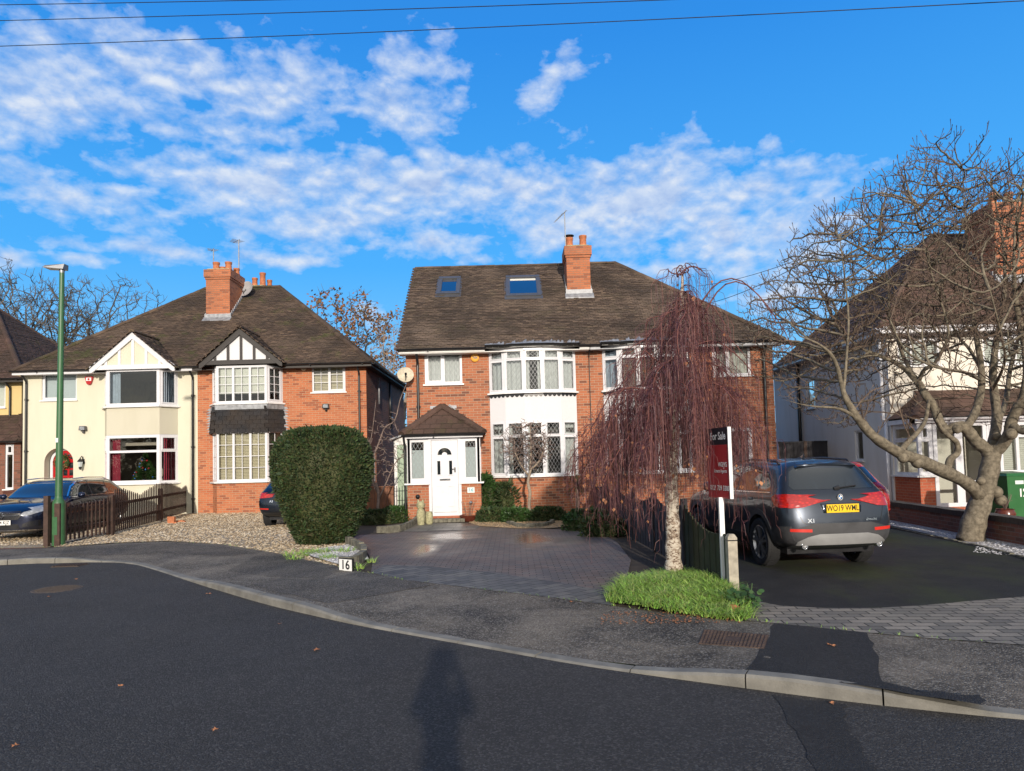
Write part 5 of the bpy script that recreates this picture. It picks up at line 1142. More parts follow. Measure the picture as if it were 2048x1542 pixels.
# ------------------------------------------------------------------ vehicles
def lerp_tab(tab, x):
    xs = [t[0] for t in tab]; return [float(np.interp(x, xs, [t[k] for t in tab])) for k in range(1, len(tab[0]))]
def car_body(stations, wheels, wr, subd=2):
    """stations: list of half rings, each a list of (x, y, z) from bottom centre to top centre. Returns evaluated body (verts, faces) with wheel wells cut."""
    bm = bmesh.new(); rings = []
    K = len(stations[0])
    for st in stations:
        L = [bm.verts.new((-p[0], p[1], p[2])) if p[0] > 1e-6 else None for p in st]; Rr = [bm.verts.new(p) for p in st]
        ring = Rr + [L[k] for k in range(K - 1, -1, -1) if L[k] is not None]; rings.append((ring, Rr, [L[k] if L[k] is not None else Rr[k] for k in range(K)]))
    for a, b in zip(rings, rings[1:]):
        n = len(a[0])
        for i in range(n): bm.faces.new((a[0][i], a[0][(i + 1) % n], b[0][(i + 1) % n], b[0][i]))
    for (ring, Rr, Lr), st, sg in ((rings[0], stations[0], -1), (rings[-1], stations[-1], 1)):
        # bulged ladder cap
        cols = []
        for k in range(K):
            if Rr[k] is Lr[k]: cols.append(None); continue
            row = [Lr[k]]
            for f in (-.6, 0, .6):
                p = st[k]; row.append(bm.verts.new((p[0] * f, p[1] + sg * .07 * (1 - f * f) + sg * .02, p[2])))
            row.append(Rr[k]); cols.append(row)
        for k in range(K - 1):
            a, b = cols[k], cols[k + 1]
            if a is None and b is None: continue
            if a is None: 
                c = Rr[k]; 
                for i in range(4): bm.faces.new((c, b[i], b[i + 1]))
            elif b is None:
                c = Rr[k + 1]
                for i in range(4): bm.faces.new((a[i], a[i + 1], c))
            else:
                for i in range(4): bm.faces.new((a[i], a[i + 1], b[i + 1], b[i]))
    bmesh.ops.recalc_face_normals(bm, faces=bm.faces[:])
    me = bpy.data.meshes.new('tmp'); bm.to_mesh(me); bm.free(); o = bpy.data.objects.new('tmp', me); COL.objects.link(o)
    m = o.modifiers.new('s', 'SUBSURF'); m.levels = subd; m.render_levels = subd
    dg = bpy.context.evaluated_depsgraph_get(); dg.update(); ev = o.evaluated_get(dg); full = bpy.data.meshes.new_from_object(ev)
    bvh = BVHTree.FromPolygons([tuple(v.co) for v in full.vertices], [tuple(p.vertices) for p in full.polygons])
    cuts = []
    for wy in wheels:
        for sx in (-1, 1):
            c = MB(); c.lathe([(wr, -.21), (wr, .21)], (sx * .86, wy, wheels[wy]), 32, axis='x'); co = c.build('cut', [], None, local=True, uv=False); cuts.append(co)
            bmx = bmesh.new(); bmx.from_mesh(co.data); bmesh.ops.recalc_face_normals(bmx, faces=bmx.faces[:]); bmx.to_mesh(co.data); bmx.free()
            b = o.modifiers.new('b', 'BOOLEAN'); b.operation = 'DIFFERENCE'; b.object = co; b.solver = 'EXACT'
    dg = bpy.context.evaluated_depsgraph_get(); dg.update(); me2 = bpy.data.meshes.new_from_object(o.evaluated_get(dg))
    bpy.data.objects.remove(o)
    for c in cuts: bpy.data.objects.remove(c)
    return me2, bvh
def decal(bvh, poly, axis, off=.005, start=5.0, step=.05, tx=0.0, thick=.012):
    """outline in the (a, b) plane pressed on to the body; axis: 'rear' casts +y, 'front' casts -y, 'left' casts +x, 'right' casts -x, 'top' casts -z"""
    bm = bmesh.new(); f = bm.faces.new([bm.verts.new((a, b, 0)) for a, b in poly]); xs = [p[0] for p in poly]; ys = [p[1] for p in poly]
    for lo, hi, ax in ((min(xs), max(xs), 0), (min(ys), max(ys), 1)):
        k = lo + step
        while k < hi:
            co = [0, 0, 0]; no = [0, 0, 0]; co[ax] = k; no[ax] = 1
            bmesh.ops.bisect_plane(bm, geom=bm.verts[:] + bm.edges[:] + bm.faces[:], plane_co=co, plane_no=no); k += step
    bmesh.ops.triangulate(bm, faces=bm.faces[:]); vs = []; ok = []
    for v in bm.verts:
        a, b = v.co.x, v.co.y
        o, d = {'rear': ((a, -start, b), (0, 1, 0)), 'front': ((a, start + 2, b), (0, -1, 0)), 'left': ((-start, a, b), (1, 0, 0)), 'right': ((start, a, b), (-1, 0, 0)), 'top': ((a, b, start), (0, 0, -1))}[axis]
        h = bvh.ray_cast(Vector(o), Vector(d)); ok.append(h[0] is not None)
        if h[0] is None: vs.append((0, 0, 0)); continue
        n = h[1]; n = -n if n.dot(Vector(d)) > 0 else n; vs.append(tuple(h[0] + n * off))
    idx = {v: i for i, v in enumerate(bm.verts)}; fs = []; bd = {}
    for f in bm.faces:
        t = [idx[v] for v in f.verts]
        if not all(ok[i] for i in t): continue
        n = (Vector(vs[t[1]]) - Vector(vs[t[0]])).cross(Vector(vs[t[2]]) - Vector(vs[t[0]]))
        if n.dot(Vector(d)) > 0: t = t[::-1]
        fs.append(tuple(t))
        for i in range(3):
            e = (t[i], t[(i + 1) % 3]); bd[e] = 1
    bm.free(); dv = Vector(d); walls = [e for e in bd if (e[1], e[0]) not in bd]; m = {}; vv = list(vs)
    for e in walls:
        for i in e:
            if i not in m: m[i] = len(vv); vv.append(tuple(Vector(vs[i]) + dv * thick))
    fs += [(e[1], e[0], m[e[0]], m[e[1]]) for e in walls]
    return vv, fs
def part(root, name, mat, dec=None, mb=None, smooth=True, **kw):
    m_ = mb or MB()
    if dec and len(dec) > 1 and name in ('side_window', 'tail_lamp', 'headlamp', 'arch_trim', 'reflector', 'door_handle', 'window_trim', 'air_intake'):
        for q in dec: part(root, name, mat, [q], None, smooth)
        return None
    if dec:
        for v, f in dec: m_.add(v, f)
    if not m_.v: return None
    return m_.build(name, mat, root, smooth=smooth, sharp=35, local=True, **kw)
def rot_z(mb, a, c): pass
def wheel(root, x, y, r, w=.22, spokes=5, alloy='alloy', style=0):
    """wheel > rim; axis along x, outer face away from the car's middle"""
    sx = 1 if x > 0 else -1; e = bpy.data.objects.new('wheel', None)
    m_ = MB(); h = w / 2; m_.lathe([(r * .70, -h * .85), (r * .80, -h), (r * .95, -h * .95), (r, -h * .62), (r * 1.0, 0), (r, h * .62), (r * .95, h * .95), (r * .80, h), (r * .70, h * .85), (r * .69, 0), (r * .70, -h * .85)], (x, y, r), 40, axis='x', cap=False)
    for i in range(60):
        a = 2 * math.pi * i / 60; ca, sa = math.cos(a), math.sin(a)
        m_.bar((x - h * .6, y + ca * (r + .001), r + sa * (r + .001)), (x + h * .6, y + math.cos(a + .05) * (r + .001), r + math.sin(a + .05) * (r + .001)), .018, .008, up=(0, ca, sa))
    ty = m_.build('wheel', 'tyre', root, smooth=True, sharp=40, local=True)
    m_ = MB(); o = x + sx * h * .78; m_.lathe([(r * .71, -h * .8 if sx > 0 else h * .8), (r * .66, 0), (r * .71, sx * h * .82), (r * .66, sx * h * .86), (r * .62, sx * h * .5)][::1], (x, y, r), 40, axis='x', cap=False)
    m_.lathe([(r * .16, 0), (r * .15, sx * h * .70), (r * .10, sx * h * .74), (.001, sx * h * .74)], (x, y, r), 20, axis='x', cap=False)
    for i in range(spokes):
        a = 2 * math.pi * i / spokes + .3
        for da in ((-.11, .11) if style == 1 else (0,)):
            w0, w1 = (.028, .022) if style == 1 else (.06, .045)
            c1 = Vector((x + sx * h * .62, y + math.cos(a + da * .6) * r * .10, r + math.sin(a + da * .6) * r * .10)); c2 = Vector((x + sx * h * .74, y + math.cos(a + da * 1.6) * r * .66, r + math.sin(a + da * 1.6) * r * .66))
            m_.bar(c1, c2, .035, w0 * 1.2, up=(0, math.cos(a + 1.57), math.sin(a + 1.57)))
    m_.build('rim', alloy, ty, smooth=True, sharp=30, local=True)
    m_ = MB(); m_.lathe([(.001, sx * h * .1), (r * .64, sx * h * .1)], (x, y, r), 24, axis='x', cap=False); m_.lathe([(.001, sx * h * .2), (r * .45, sx * h * .22), (r * .45, sx * h * .1)], (x, y, r), 24, axis='x', cap=False); m_.build('brake_disc', 'black_plastic', ty, local=True)
    return ty
def ring(y, tb, *, dy=None, w, zb, zs, zbelt, zroof, wroof, nog=0.0, sill=.97, bulge=1.0):
    """half ring of 9 points; dy gives each point's own lengthwise shift"""
    dy = dy or [0] * 9
    if nog:   # no glasshouse here: bonnet, zroof = bonnet height at the middle
        pts = [(0, zb), (w * .80, zb), (w * sill, zs), (w * bulge, (zs + zbelt) / 2 + .02), (w * .97, zbelt), (w * .90, zbelt + (zroof - zbelt) * .45), (w * .66, zbelt + (zroof - zbelt) * .85), (w * .35, zroof), (0, zroof + .008)]
    else:
        pts = [(0, zb), (w * .80, zb), (w * sill, zs), (w * bulge, (zs + zbelt) / 2 + .02), (w * .975, zbelt), (w * .90, zbelt + .055), (wroof, zroof - .10), (wroof * .84, zroof - .02), (0, zroof + .012)]
    return [(a, y + dy[i], b) for i, (a, b) in enumerate(pts)]
def plate(root, y, z, w, h, txt, mat, face=-1, x0=0.0, tilt=0.0, align='CENTER', tx=0.0, size=None):
    m_ = MB(); m_.box(x0 - w / 2, x0 + w / 2, y - .006, y + .006, z - h / 2, z + h / 2); p = m_.build('number_plate', mat, root, local=True)
    t = MB(); s = -face; 
    fn = (lambda a, b, d: (x0 + a + tx, y - .006 - d, z + b)) if face < 0 else (lambda a, b, d: (x0 - a - tx, y + .006 + d, z + b))
    text_mb(t, txt, size or h * .98, fn, .002, align=align, bold=.001, sx=.86); t.build('lettering', 'ink', p, local=True)
    return p
def mirror_decal(bvh, pts, axis, **k): return [decal(bvh, pts, axis, **k), decal(bvh, [(-a, b) for a, b in pts][::-1], axis, **k)]
def side_both(bvh, pts, **k): return [decal(bvh, pts, 'left', **k), decal(bvh, pts, 'right', **k)]
def circ(cx, cz, r, n=20, sq=1.0): return [(cx + r * math.cos(2 * math.pi * i / n), cz + r * sq * math.sin(2 * math.pi * i / n)) for i in range(n)]

def suv():
    root = thing('parked_car', 'dark grey compact SUV seen from behind, yellow rear plate, on the mossy right drive', 'car', (4.50, 9.72, .1), rz=R_(6.0)); root.scale = (.90, .94, 1.02)
    W = .905; D = lambda *a: list(a); st = []
    st.append([(0, .10, .345), (.64, .09, .345), (.80, .06, .42), (.86, .05, .66), (.83, .12, 1.0), (.77, .20, 1.07), (.62, .50, 1.42), (.50, .44, 1.455), (0, .40, 1.47)])
    st.append([(0, .22, .33), (.74, .22, .33), (.87, .22, .42), (.905, .24, .68), (.885, .26, 1.0), (.83, .34, 1.07), (.655, .62, 1.42), (.55, .60, 1.485), (0, .55, 1.50)])
    for y, w, zr_, wr_ in ((.62, .905, 1.515, .675), (1.15, .905, 1.53, .69), (1.9, .905, 1.535, .69), (2.5, .905, 1.50, .68)):
        st.append(ring(y, None, w=w, zb=.26, zs=.36, zbelt=1.0 if y < 1.5 else .965, zroof=zr_, wroof=wr_))
    st.append(ring(2.95, None, w=.905, zb=.26, zs=.36, zbelt=.95, zroof=1.33, wroof=.70, dy=[0, 0, 0, 0, 0, .05, .02, 0, 0]))
    st.append(ring(3.35, None, w=.90, zb=.26, zs=.36, zbelt=.94, zroof=1.09, wroof=.7, nog=1))
    st.append(ring(3.85, None, w=.89, zb=.26, zs=.36, zbelt=.88, zroof=1.02, wroof=.7, nog=1)); st.append(ring(4.2, None, w=.86, zb=.24, zs=.34, zbelt=.82, zroof=.93, wroof=.7, nog=1)); st.append(ring(4.38, None, w=.74, zb=.30, zs=.38, zbelt=.74, zroof=.80, wroof=.7, nog=1))
    me, bvh = car_body(st, {.93: .35, 3.58: .35}, .395)
    me.materials.clear(); me.materials.append(M['paint_grey']); me.polygons.foreach_set('use_smooth', [True] * len(me.polygons)); me.set_sharp_from_angle(angle=R_(38)); me.name = 'body'
    b = bpy.data.objects.new('body', me); COL.objects.link(b); b.parent = root
    # rear screen, lamps, cladding
    part(root, 'rear_window', 'car_glass', [decal(bvh, [(-.66, 1.11), (.66, 1.11), (.69, 1.16), (.60, 1.35), (.52, 1.395), (-.52, 1.395), (-.60, 1.35), (-.69, 1.16)], 'rear')])
    for s_ in (-1, 1):
        o = [(.26, .965), (.45, 1.0), (.62, 1.028), (.80, 1.042), (.86, 1.0), (.86, .89), (.78, .868), (.60, .878), (.42, .92)]
        o = [(s_ * a, z) for a, z in o][::s_]; q = [(.20, 1.05), (.42, 1.045), (.50, 1.0), (.38, .90), (.22, .87), (.12, .88), (.05, .92), (.05, 1.03)]
        part(root, 'tail_lamp', 'tail_red', [decal(bvh, o, 'rear', off=.012, thick=.02), decal(bvh, q, 'left' if s_ < 0 else 'right', off=.012, thick=.02)])
        part(root, 'reflector', 'reflector_red', [decal(bvh, [(s_ * a, z) for a, z in [(.50, .55), (.80, .56), (.80, .60), (.50, .59)]][::s_], 'rear', off=.012)])
    part(root, 'bumper', 'cladding', [decal(bvh, [(-.90, .33), (.90, .33), (.90, .62), (.72, .60), (.45, .665), (-.45, .665), (-.72, .60), (-.90, .62)], 'rear', off=.008),
        *side_both(bvh, [(.08, .40), (.52, .42), (.50, .52), (.30, .62), (.08, .63)], off=.008)])
    part(root, 'skid_plate', 'skid_silver', [decal(bvh, [(-.72, .335), (.72, .335), (.70, .41), (.56, .49), (.38, .525), (-.38, .525), (-.56, .49), (-.70, .43)], 'rear', off=.018, thick=.02)])
    arch = lambda wy: [(wy + .47 * math.cos(t), .35 + .47 * math.sin(t)) for t in np.linspace(-.1, math.pi + .1, 22)] + [(wy + .395 * math.cos(t), .35 + .395 * math.sin(t)) for t in np.linspace(math.pi + .1, -.1, 22)]
    part(root, 'arch_trim', 'cladding', side_both(bvh, arch(.93), off=.008, step=.1) + side_both(bvh, arch(3.58), off=.008, step=.1) + side_both(bvh, [(1.38, .32), (3.12, .32), (3.12, .44), (1.38, .44)], off=.008))
    part(root, 'side_window', 'car_glass', side_both(bvh, [(.62, 1.08), (.66, 1.16), (.84, 1.32), (.98, 1.38), (1.02, 1.08)]) + side_both(bvh, [(1.08, 1.075), (1.05, 1.39), (1.25, 1.42), (1.76, 1.43), (1.80, 1.06)]) + side_both(bvh, [(1.88, 1.055), (1.84, 1.43), (2.30, 1.41), (2.62, 1.32), (2.92, 1.13), (2.90, 1.04)]))
    part(root, 'window_trim', 'chrome', side_both(bvh, [(.60, 1.055), (.62, 1.07), (2.95, 1.03), (2.95, 1.015)], off=.008) )
    part(root, 'windscreen', 'car_glass', [decal(bvh, [(-.70, 1.12), (.70, 1.12), (.60, 1.45), (-.60, 1.45)], 'front')])
    seam = MB()
    for a, b_ in (((1.045, .48), (1.045, 1.05)), ((1.84, .46), (1.84, 1.05))): 
        for d_ in side_both(bvh, [(a[0] - .004, a[1]), (a[0] + .004, a[1]), (b_[0] + .004, b_[1]), (b_[0] - .004, b_[1])], off=.0015): seam.add(*d_)
    tg = [(-.62, .69), (-.58, .665), (.58, .665), (.62, .69), (.70, .86), (.71, .87), (.63, .685), (.585, .655), (-.585, .655), (-.63, .685), (-.71, .87), (-.70, .86)]
    for d_ in [decal(bvh, tg, 'rear', off=.002)]: seam.add(*d_)
    part(root, 'panel_gap', 'black_plastic', mb=seam)
    part(root, 'door_handle', 'paint_grey', side_both(bvh, [(1.18, .94), (1.38, .935), (1.38, .965), (1.18, .97)], off=.03, thick=.03) + side_both(bvh, [(1.98, .925), (2.18, .92), (2.18, .95), (1.98, .955)], off=.03, thick=.03))
    sp = MB(); sp.hexa([(-.50, .40, 1.41), (.50, .40, 1.41), (.52, .70, 1.45), (-.52, .70, 1.45), (-.48, .37, 1.43), (.48, .37, 1.43), (.50, .74, 1.475), (-.50, .74, 1.475)]); sp.build('spoiler', 'paint_grey', root, local=True)
    for s_ in (-1, 1):
        r = MB(); r.tube([(s_ * .60, .72, 1.46), (s_ * .61, .80, 1.50), (s_ * .615, 1.5, 1.53), (s_ * .60, 2.3, 1.515), (s_ * .59, 2.45, 1.465)], .016, 8); r.build('roof_rail', 'black_plastic', root, smooth=True, local=True)
        e_ = MB(); e_.lathe([(.001, .12), (.038, .12), (.042, .0), (.050, -.005), (.050, .10)][::1], (s_ * .60, .045, .37), 20, axis='y', cap=False); e_.build('exhaust_pipe', 'chrome', root, smooth=True, local=True)
        mr = MB(); mr.lathe([(.02, -.09), (.07, -.07), (.085, 0), (.07, .08), (.03, .10)], (s_ * 1.0, 2.72, 1.09), 12, axis='y'); mr.build('wing_mirror', 'paint_grey', root, smooth=True, local=True)
    fin = MB(); fin.hexa([(-.022, 1.05, 1.53), (.022, 1.05, 1.53), (.03, 1.25, 1.53), (-.03, 1.25, 1.53), (-.008, 1.02, 1.60), (.008, 1.02, 1.60), (.012, 1.13, 1.555), (-.012, 1.13, 1.555)]); fin.build('aerial', 'paint_grey', root, local=True)
    wp = MB(); h = bvh.ray_cast(Vector((.0, -5, 1.14)), Vector((0, 1, 0)))[0]; h2 = bvh.ray_cast(Vector((.34, -5, 1.15)), Vector((0, 1, 0)))[0]; wp.tube([(h.x, h.y - .03, h.z - .02), (h2.x, h2.y - .025, h2.z)], .012, 6); wp.tube([(h.x - .03, h.y - .02, h.z - .03), (h.x + .05, h.y - .03, h.z - .01)], .03, 8); wp.build('wiper', 'black_plastic', root, local=True)
    rp = MB(); rp.add(*decal(bvh, [(-.30, .80), (.30, .80), (.33, .925), (-.33, .925)], 'rear', off=.004)); rp.build('plate_recess', 'paint_grey', root, local=True, smooth=True)
    hy = bvh.ray_cast(Vector((0, -5, .86)), Vector((0, 1, 0)))[0].y; plate(root, hy - .02, .858, .52, .112, 'WO19 WML', 'plate_yellow', -1)
    hy = bvh.ray_cast(Vector((0, -5, 1.0)), Vector((0, 1, 0)))[0].y
    bd = MB(); bd.lathe([(.041, hy - .02), (.041, hy)], (0, 0, 1.005), 24, axis='y'); bo = bd.build('badge', 'black_plastic', root, local=True)
    q = MB(); 
    for i in range(4):
        for k in range(5):
            t0, t1 = math.pi / 2 * (i + k / 5), math.pi / 2 * (i + (k + 1) / 5)
            q.add([(0, hy - .0215, 1.005), (.026 * math.cos(t0), hy - .0215, 1.005 + .026 * math.sin(t0)), (.026 * math.cos(t1), hy - .0215, 1.005 + .026 * math.sin(t1))], [(0, 1, 2)], i % 2)
    q.lathe([(.036, hy - .021), (.041, hy - .021)], (0, 0, 1.005), 24, axis='y', cap=False, mi=0); q.build('emblem', ['sign_white', 'badge_blue'], bo, local=True)
    lt = MB(); f_ = lambda X: (lambda a, b, d: (X + a, bvh.ray_cast(Vector((X + a, -5, .70 + b)), Vector((0, 1, 0)))[0].y - .006 - d, .70 + b))
    text_mb(lt, 'X1', .07, f_(-.50), .0, bold=.002, sx=1.3); text_mb(lt, 'sDrive18d', .04, f_(.46), .0, bold=.001, sx=1.1); lt.build('lettering', 'chrome', root, local=True)
    for wy in (.93, 3.58):
        for s_ in (-1, 1): wheel(root, s_ * .79, wy, .345, .23, 5, 'alloy_dark' if 0 else 'alloy', 1)
    m_ = MB(); m_.box(-.70, .70, .4, 4.1, .22, .40); m_.build('underbody', 'black_plastic', root, local=True)
    return root
def hatch_body(L, W, zroof, wheels, wr):
    w = W / 2; st = [[(0, .10, .40), (w * .7, .09, .40), (w * .87, .05, .46), (w * .95, .05, .62), (w * .92, .10, .92), (w * .85, .18, .98), (w * .68, .62, zroof - .10), (w * .56, .56, zroof - .06), (0, .52, zroof - .05)],
          [(0, .22, .28), (w * .8, .22, .28), (w * .96, .22, .38), (w, .24, .62), (w * .97, .28, .92), (w * .90, .38, .98), (w * .72, .80, zroof - .09), (w * .6, .78, zroof - .02), (0, .74, zroof)]]
    f = L / 4.3
    for y, zr_ in ((.75 * f, zroof), (1.3 * f, zroof + .005), (1.9 * f, zroof), (2.45 * f, zroof - .04)): st.append(ring(y, None, w=w, zb=.22, zs=.32, zbelt=.92, zroof=zr_, wroof=w * .74))
    st.append(ring(2.9 * f, None, w=w, zb=.22, zs=.32, zbelt=.90, zroof=zroof - .26, wroof=w * .78, dy=[0, 0, 0, 0, 0, .05, .02, 0, 0])); st.append(ring(3.25 * f, None, w=w * .99, zb=.22, zs=.32, zbelt=.86, zroof=.97, wroof=.7, nog=1))
    st.append(ring(3.75 * f, None, w=w * .97, zb=.22, zs=.32, zbelt=.78, zroof=.90, wroof=.7, nog=1)); st.append(ring(4.1 * f, None, w=w * .92, zb=.2, zs=.30, zbelt=.70, zroof=.80, wroof=.7, nog=1)); st.append(ring(4.26 * f, None, w=w * .8, zb=.28, zs=.34, zbelt=.62, zroof=.68, wroof=.7, nog=1))
    return car_body(st, wheels, wr)
def small_car(loc, rz, label, paint, txt, L=4.3, W=1.8, zroof=1.44, badge=None, wheelmat='alloy_dark'):
    root = thing('parked_car', label, 'car', loc, rz=rz); f = L / 4.3; w1, w2 = .82 * f, 3.42 * f
    me, bvh = hatch_body(L, W, zroof, {w1: .32, w2: .32}, .365); me.materials.clear(); me.materials.append(M[paint]); me.polygons.foreach_set('use_smooth', [True] * len(me.polygons)); me.set_sharp_from_angle(angle=R_(38)); me.name = 'body'
    b = bpy.data.objects.new('body', me); COL.objects.link(b); b.parent = root; z = zroof
    part(root, 'rear_window', 'car_glass', [decal(bvh, [(-.64, 1.04), (.64, 1.04), (.56, z - .12), (-.56, z - .12)], 'rear')])
    for s_ in (-1, 1):
        o = [(s_ * a, q) for a, q in [(.42, .86), (.60, .90), (.84, .93), (.86, .84), (.80, .79), (.62, .80), (.46, .82)]][::s_]
        part(root, 'tail_lamp', 'tail_red', [decal(bvh, o, 'rear', off=.01, thick=.02), decal(bvh, [(.05, .80), (.30, .84), (.42, .92), (.24, .935), (.05, .93)], 'left' if s_ < 0 else 'right', off=.01, thick=.02)])
        part(root, 'reflector', 'reflector_red', [decal(bvh, [(s_ * a, q) for a, q in [(.55, .50), (.84, .51), (.84, .54), (.55, .53)]][::s_], 'rear', off=.01)])
    part(root, 'bumper', 'cladding', [decal(bvh, [(-.86, .34), (.86, .34), (.84, .43), (-.84, .43)], 'rear', off=.008)])
    part(root, 'side_window', 'car_glass', side_both(bvh, [(.75 * f, 1.02), (1.0 * f, 1.24), (1.25 * f, z - .12), (1.90 * f, z - .10), (1.90 * f, .985)]) + side_both(bvh, [(1.96 * f, .985), (1.96 * f, z - .10), (2.3 * f, z - .125), (2.6 * f, 1.2), (2.88 * f, .99)]))
    part(root, 'windscreen', 'car_glass', [decal(bvh, [(-.68, 1.02), (.68, 1.02), (.58, z - .12), (-.58, z - .12)], 'front')])
    sm = MB()
    for d_ in [decal(bvh, [(-.60, .52), (.60, .52), (.66, .78), (.665, .79), (.61, .512), (-.61, .512), (-.665, .79), (-.66, .78)], 'rear', off=.002)]: sm.add(*d_)
    part(root, 'panel_gap', 'black_plastic', mb=sm)
    hy = bvh.ray_cast(Vector((0, -5, .70)), Vector((0, 1, 0)))[0].y; plate(root, hy - .015, .70, .52, .112, txt, 'plate_yellow', -1)
    if badge:
        lt = MB(); text_mb(lt, badge, .075, lambda a, b_, d: (-.48 + a, bvh.ray_cast(Vector((-.48 + a, -5, .71 + b_)), Vector((0, 1, 0)))[0].y - .006, .71 + b_), 0, bold=.002, sx=1.1); lt.build('lettering', 'chrome', root, local=True)
    for wy in (w1, w2):
        for s_ in (-1, 1): wheel(root, s_ * (W / 2 - .115), wy, .32, .21, 5, wheelmat, 0)
    m_ = MB(); m_.box(-.66, .66, .4, L - .4, .2, .36); m_.build('underbody', 'black_plastic', root, local=True)
    return root
def estate():
    # local frame: rear at y=0, front at y=4.7; turned so the nose points at the street
    root = thing('parked_car', 'dark navy estate car parked nose to the street behind the picket fence', 'car', (-12.5, 21.5, .12), rz=R_(183.5))
    w = .905; st = [[(0, .10, .40), (.62, .09, .40), (.78, .05, .46), (.86, .05, .64), (.83, .10, .94), (.77, .18, 1.0), (.62, .72, 1.36), (.50, .66, 1.40), (0, .62, 1.41)],
        [(0, .22, .26), (.74, .22, .26), (.87, .22, .36), (.905, .24, .64), (.88, .28, .94), (.82, .40, 1.0), (.65, .92, 1.37), (.54, .88, 1.43), (0, .84, 1.44)]]
    for y, z in ((1.0, 1.45), (1.7, 1.46), (2.3, 1.46), (2.75, 1.43)): st.append(ring(y, None, w=w, zb=.20, zs=.30, zbelt=.93, zroof=z, wroof=.67))
    st.append(ring(3.2, None, w=w, zb=.20, zs=.30, zbelt=.90, zroof=1.19, wroof=.70, dy=[0, 0, 0, 0, 0, .05, .02, 0, 0])); st.append(ring(3.5, None, w=.90, zb=.2, zs=.30, zbelt=.86, zroof=.985, wroof=.7, nog=1))
    st.append(ring(4.0, None, w=.89, zb=.2, zs=.30, zbelt=.80, zroof=.93, wroof=.7, nog=1)); st.append(ring(4.4, None, w=.85, zb=.18, zs=.28, zbelt=.72, zroof=.85, wroof=.7, nog=1)); st.append(ring(4.62, None, w=.72, zb=.24, zs=.32, zbelt=.62, zroof=.72, wroof=.7, nog=1))
    me, bvh = car_body(st, {.95: .33, 3.79: .33}, .37); me.materials.clear(); me.materials.append(M['paint_navy']); me.polygons.foreach_set('use_smooth', [True] * len(me.polygons)); me.set_sharp_from_angle(angle=R_(38)); me.name = 'body'
    b = bpy.data.objects.new('body', me); COL.objects.link(b); b.parent = root
    part(root, 'windscreen', 'car_glass', [decal(bvh, [(-.72, 1.01), (.72, 1.01), (.66, 1.18), (.58, 1.35), (-.58, 1.35), (-.66, 1.18)], 'front')])
    part(root, 'side_window', 'car_glass', side_both(bvh, [(.55, 1.02), (.72, 1.14), (1.05, 1.32), (1.28, 1.35), (1.30, 1.0)]) + side_both(bvh, [(1.36, 1.0), (1.36, 1.355), (2.14, 1.365), (2.16, .985)]) + side_both(bvh, [(2.24, .985), (2.22, 1.365), (2.6, 1.34), (2.9, 1.23), (3.22, 1.02)]))
    part(root, 'window_trim', 'chrome', side_both(bvh, [(.52, .995), (.55, 1.01), (3.22, .985), (3.25, .97)], off=.008) + side_both(bvh, [(3.24, 1.0), (2.92, 1.235), (2.6, 1.355), (2.15, 1.378), (1.3, 1.365), (1.0, 1.32), (.98, 1.34), (1.28, 1.382), (2.15, 1.394), (2.62, 1.372), (2.94, 1.25), (3.27, 1.0)], off=.008))
    part(root, 'grille', 'black_plastic', [decal(bvh, [(-.40, .52), (.40, .52), (.46, .60), (.43, .72), (-.43, .72), (-.46, .60)], 'front', off=.006)])
    g = MB()
    for i in range(-8, 9):
        for k in range(4):
            X, Z = i * .05 + (.025 if k % 2 else 0), .545 + k * .045; h = bvh.ray_cast(Vector((X, 8, Z)), Vector((0, -1, 0)))[0]
            if h and abs(X) < .41: g.box(X - .009, X + .009, h.y + .004, h.y + .016, Z - .008, Z + .008)
    for sg in (-1, 1): h = bvh.ray_cast(Vector((sg * .25, 8, .62)), Vector((0, -1, 0)))[0]; g.box(min(sg * .1, sg * .42), max(sg * .1, sg * .42), h.y - .0, h.y + .03, .612, .632)
    g.build('grille_studs', 'chrome', root, local=True)
    hy = bvh.ray_cast(Vector((0, 8, .62)), Vector((0, -1, 0)))[0].y + .03
    s_ = MB()
    for i in range(28): t0, t1 = 2 * math.pi * i / 28, 2 * math.pi * (i + 1) / 28; s_.bar((.088 * math.cos(t0), hy, .62 + .088 * math.sin(t0)), (.088 * math.cos(t1), hy, .62 + .088 * math.sin(t1)), .02, .012)
    for a in (90, 210, 330): s_.bar((0, hy, .62), (.085 * math.cos(R_(a)), hy, .62 + .085 * math.sin(R_(a))), .014, .016)
    s_.build('emblem', 'chrome', root, local=True)
    for q in (-1, 1):
        o = [(q * a, z) for a, z in [(.44, .62), (.52, .60), (.66, .63), (.80, .69), (.84, .76), (.78, .77), (.62, .73), (.50, .69)]][::q]; o2 = [(4.58, .66), (4.30, .72), (4.10, .79), (4.06, .82), (4.25, .82), (4.45, .79)]
        part(root, 'headlamp', 'head_clear', [decal(bvh, o, 'front', off=.01, thick=.02), decal(bvh, o2, 'right' if q > 0 else 'left', off=.01, thick=.02)])
        part(root, 'air_intake', 'black_plastic', [decal(bvh, [(q * a, z) for a, z in [(.48, .34), (.78, .36), (.80, .50), (.62, .47), (.50, .42)]][::q], 'front', off=.008)])
        m_ = MB()
        for k in range(3): m_.bar((q * .56, bvh.ray_cast(Vector((q * .56, 8, .38 + k * .04)), Vector((0, -1, 0)))[0].y + .012, .37 + k * .035), (q * .78, (bvh.ray_cast(Vector((q * .76, 8, .40 + k * .04)), Vector((0, -1, 0)))[0] or Vector((0, 4.2, 0))).y + .012, .39 + k * .035), .02, .010)
        m_.build('intake_fins', 'paint_navy', root, local=True)
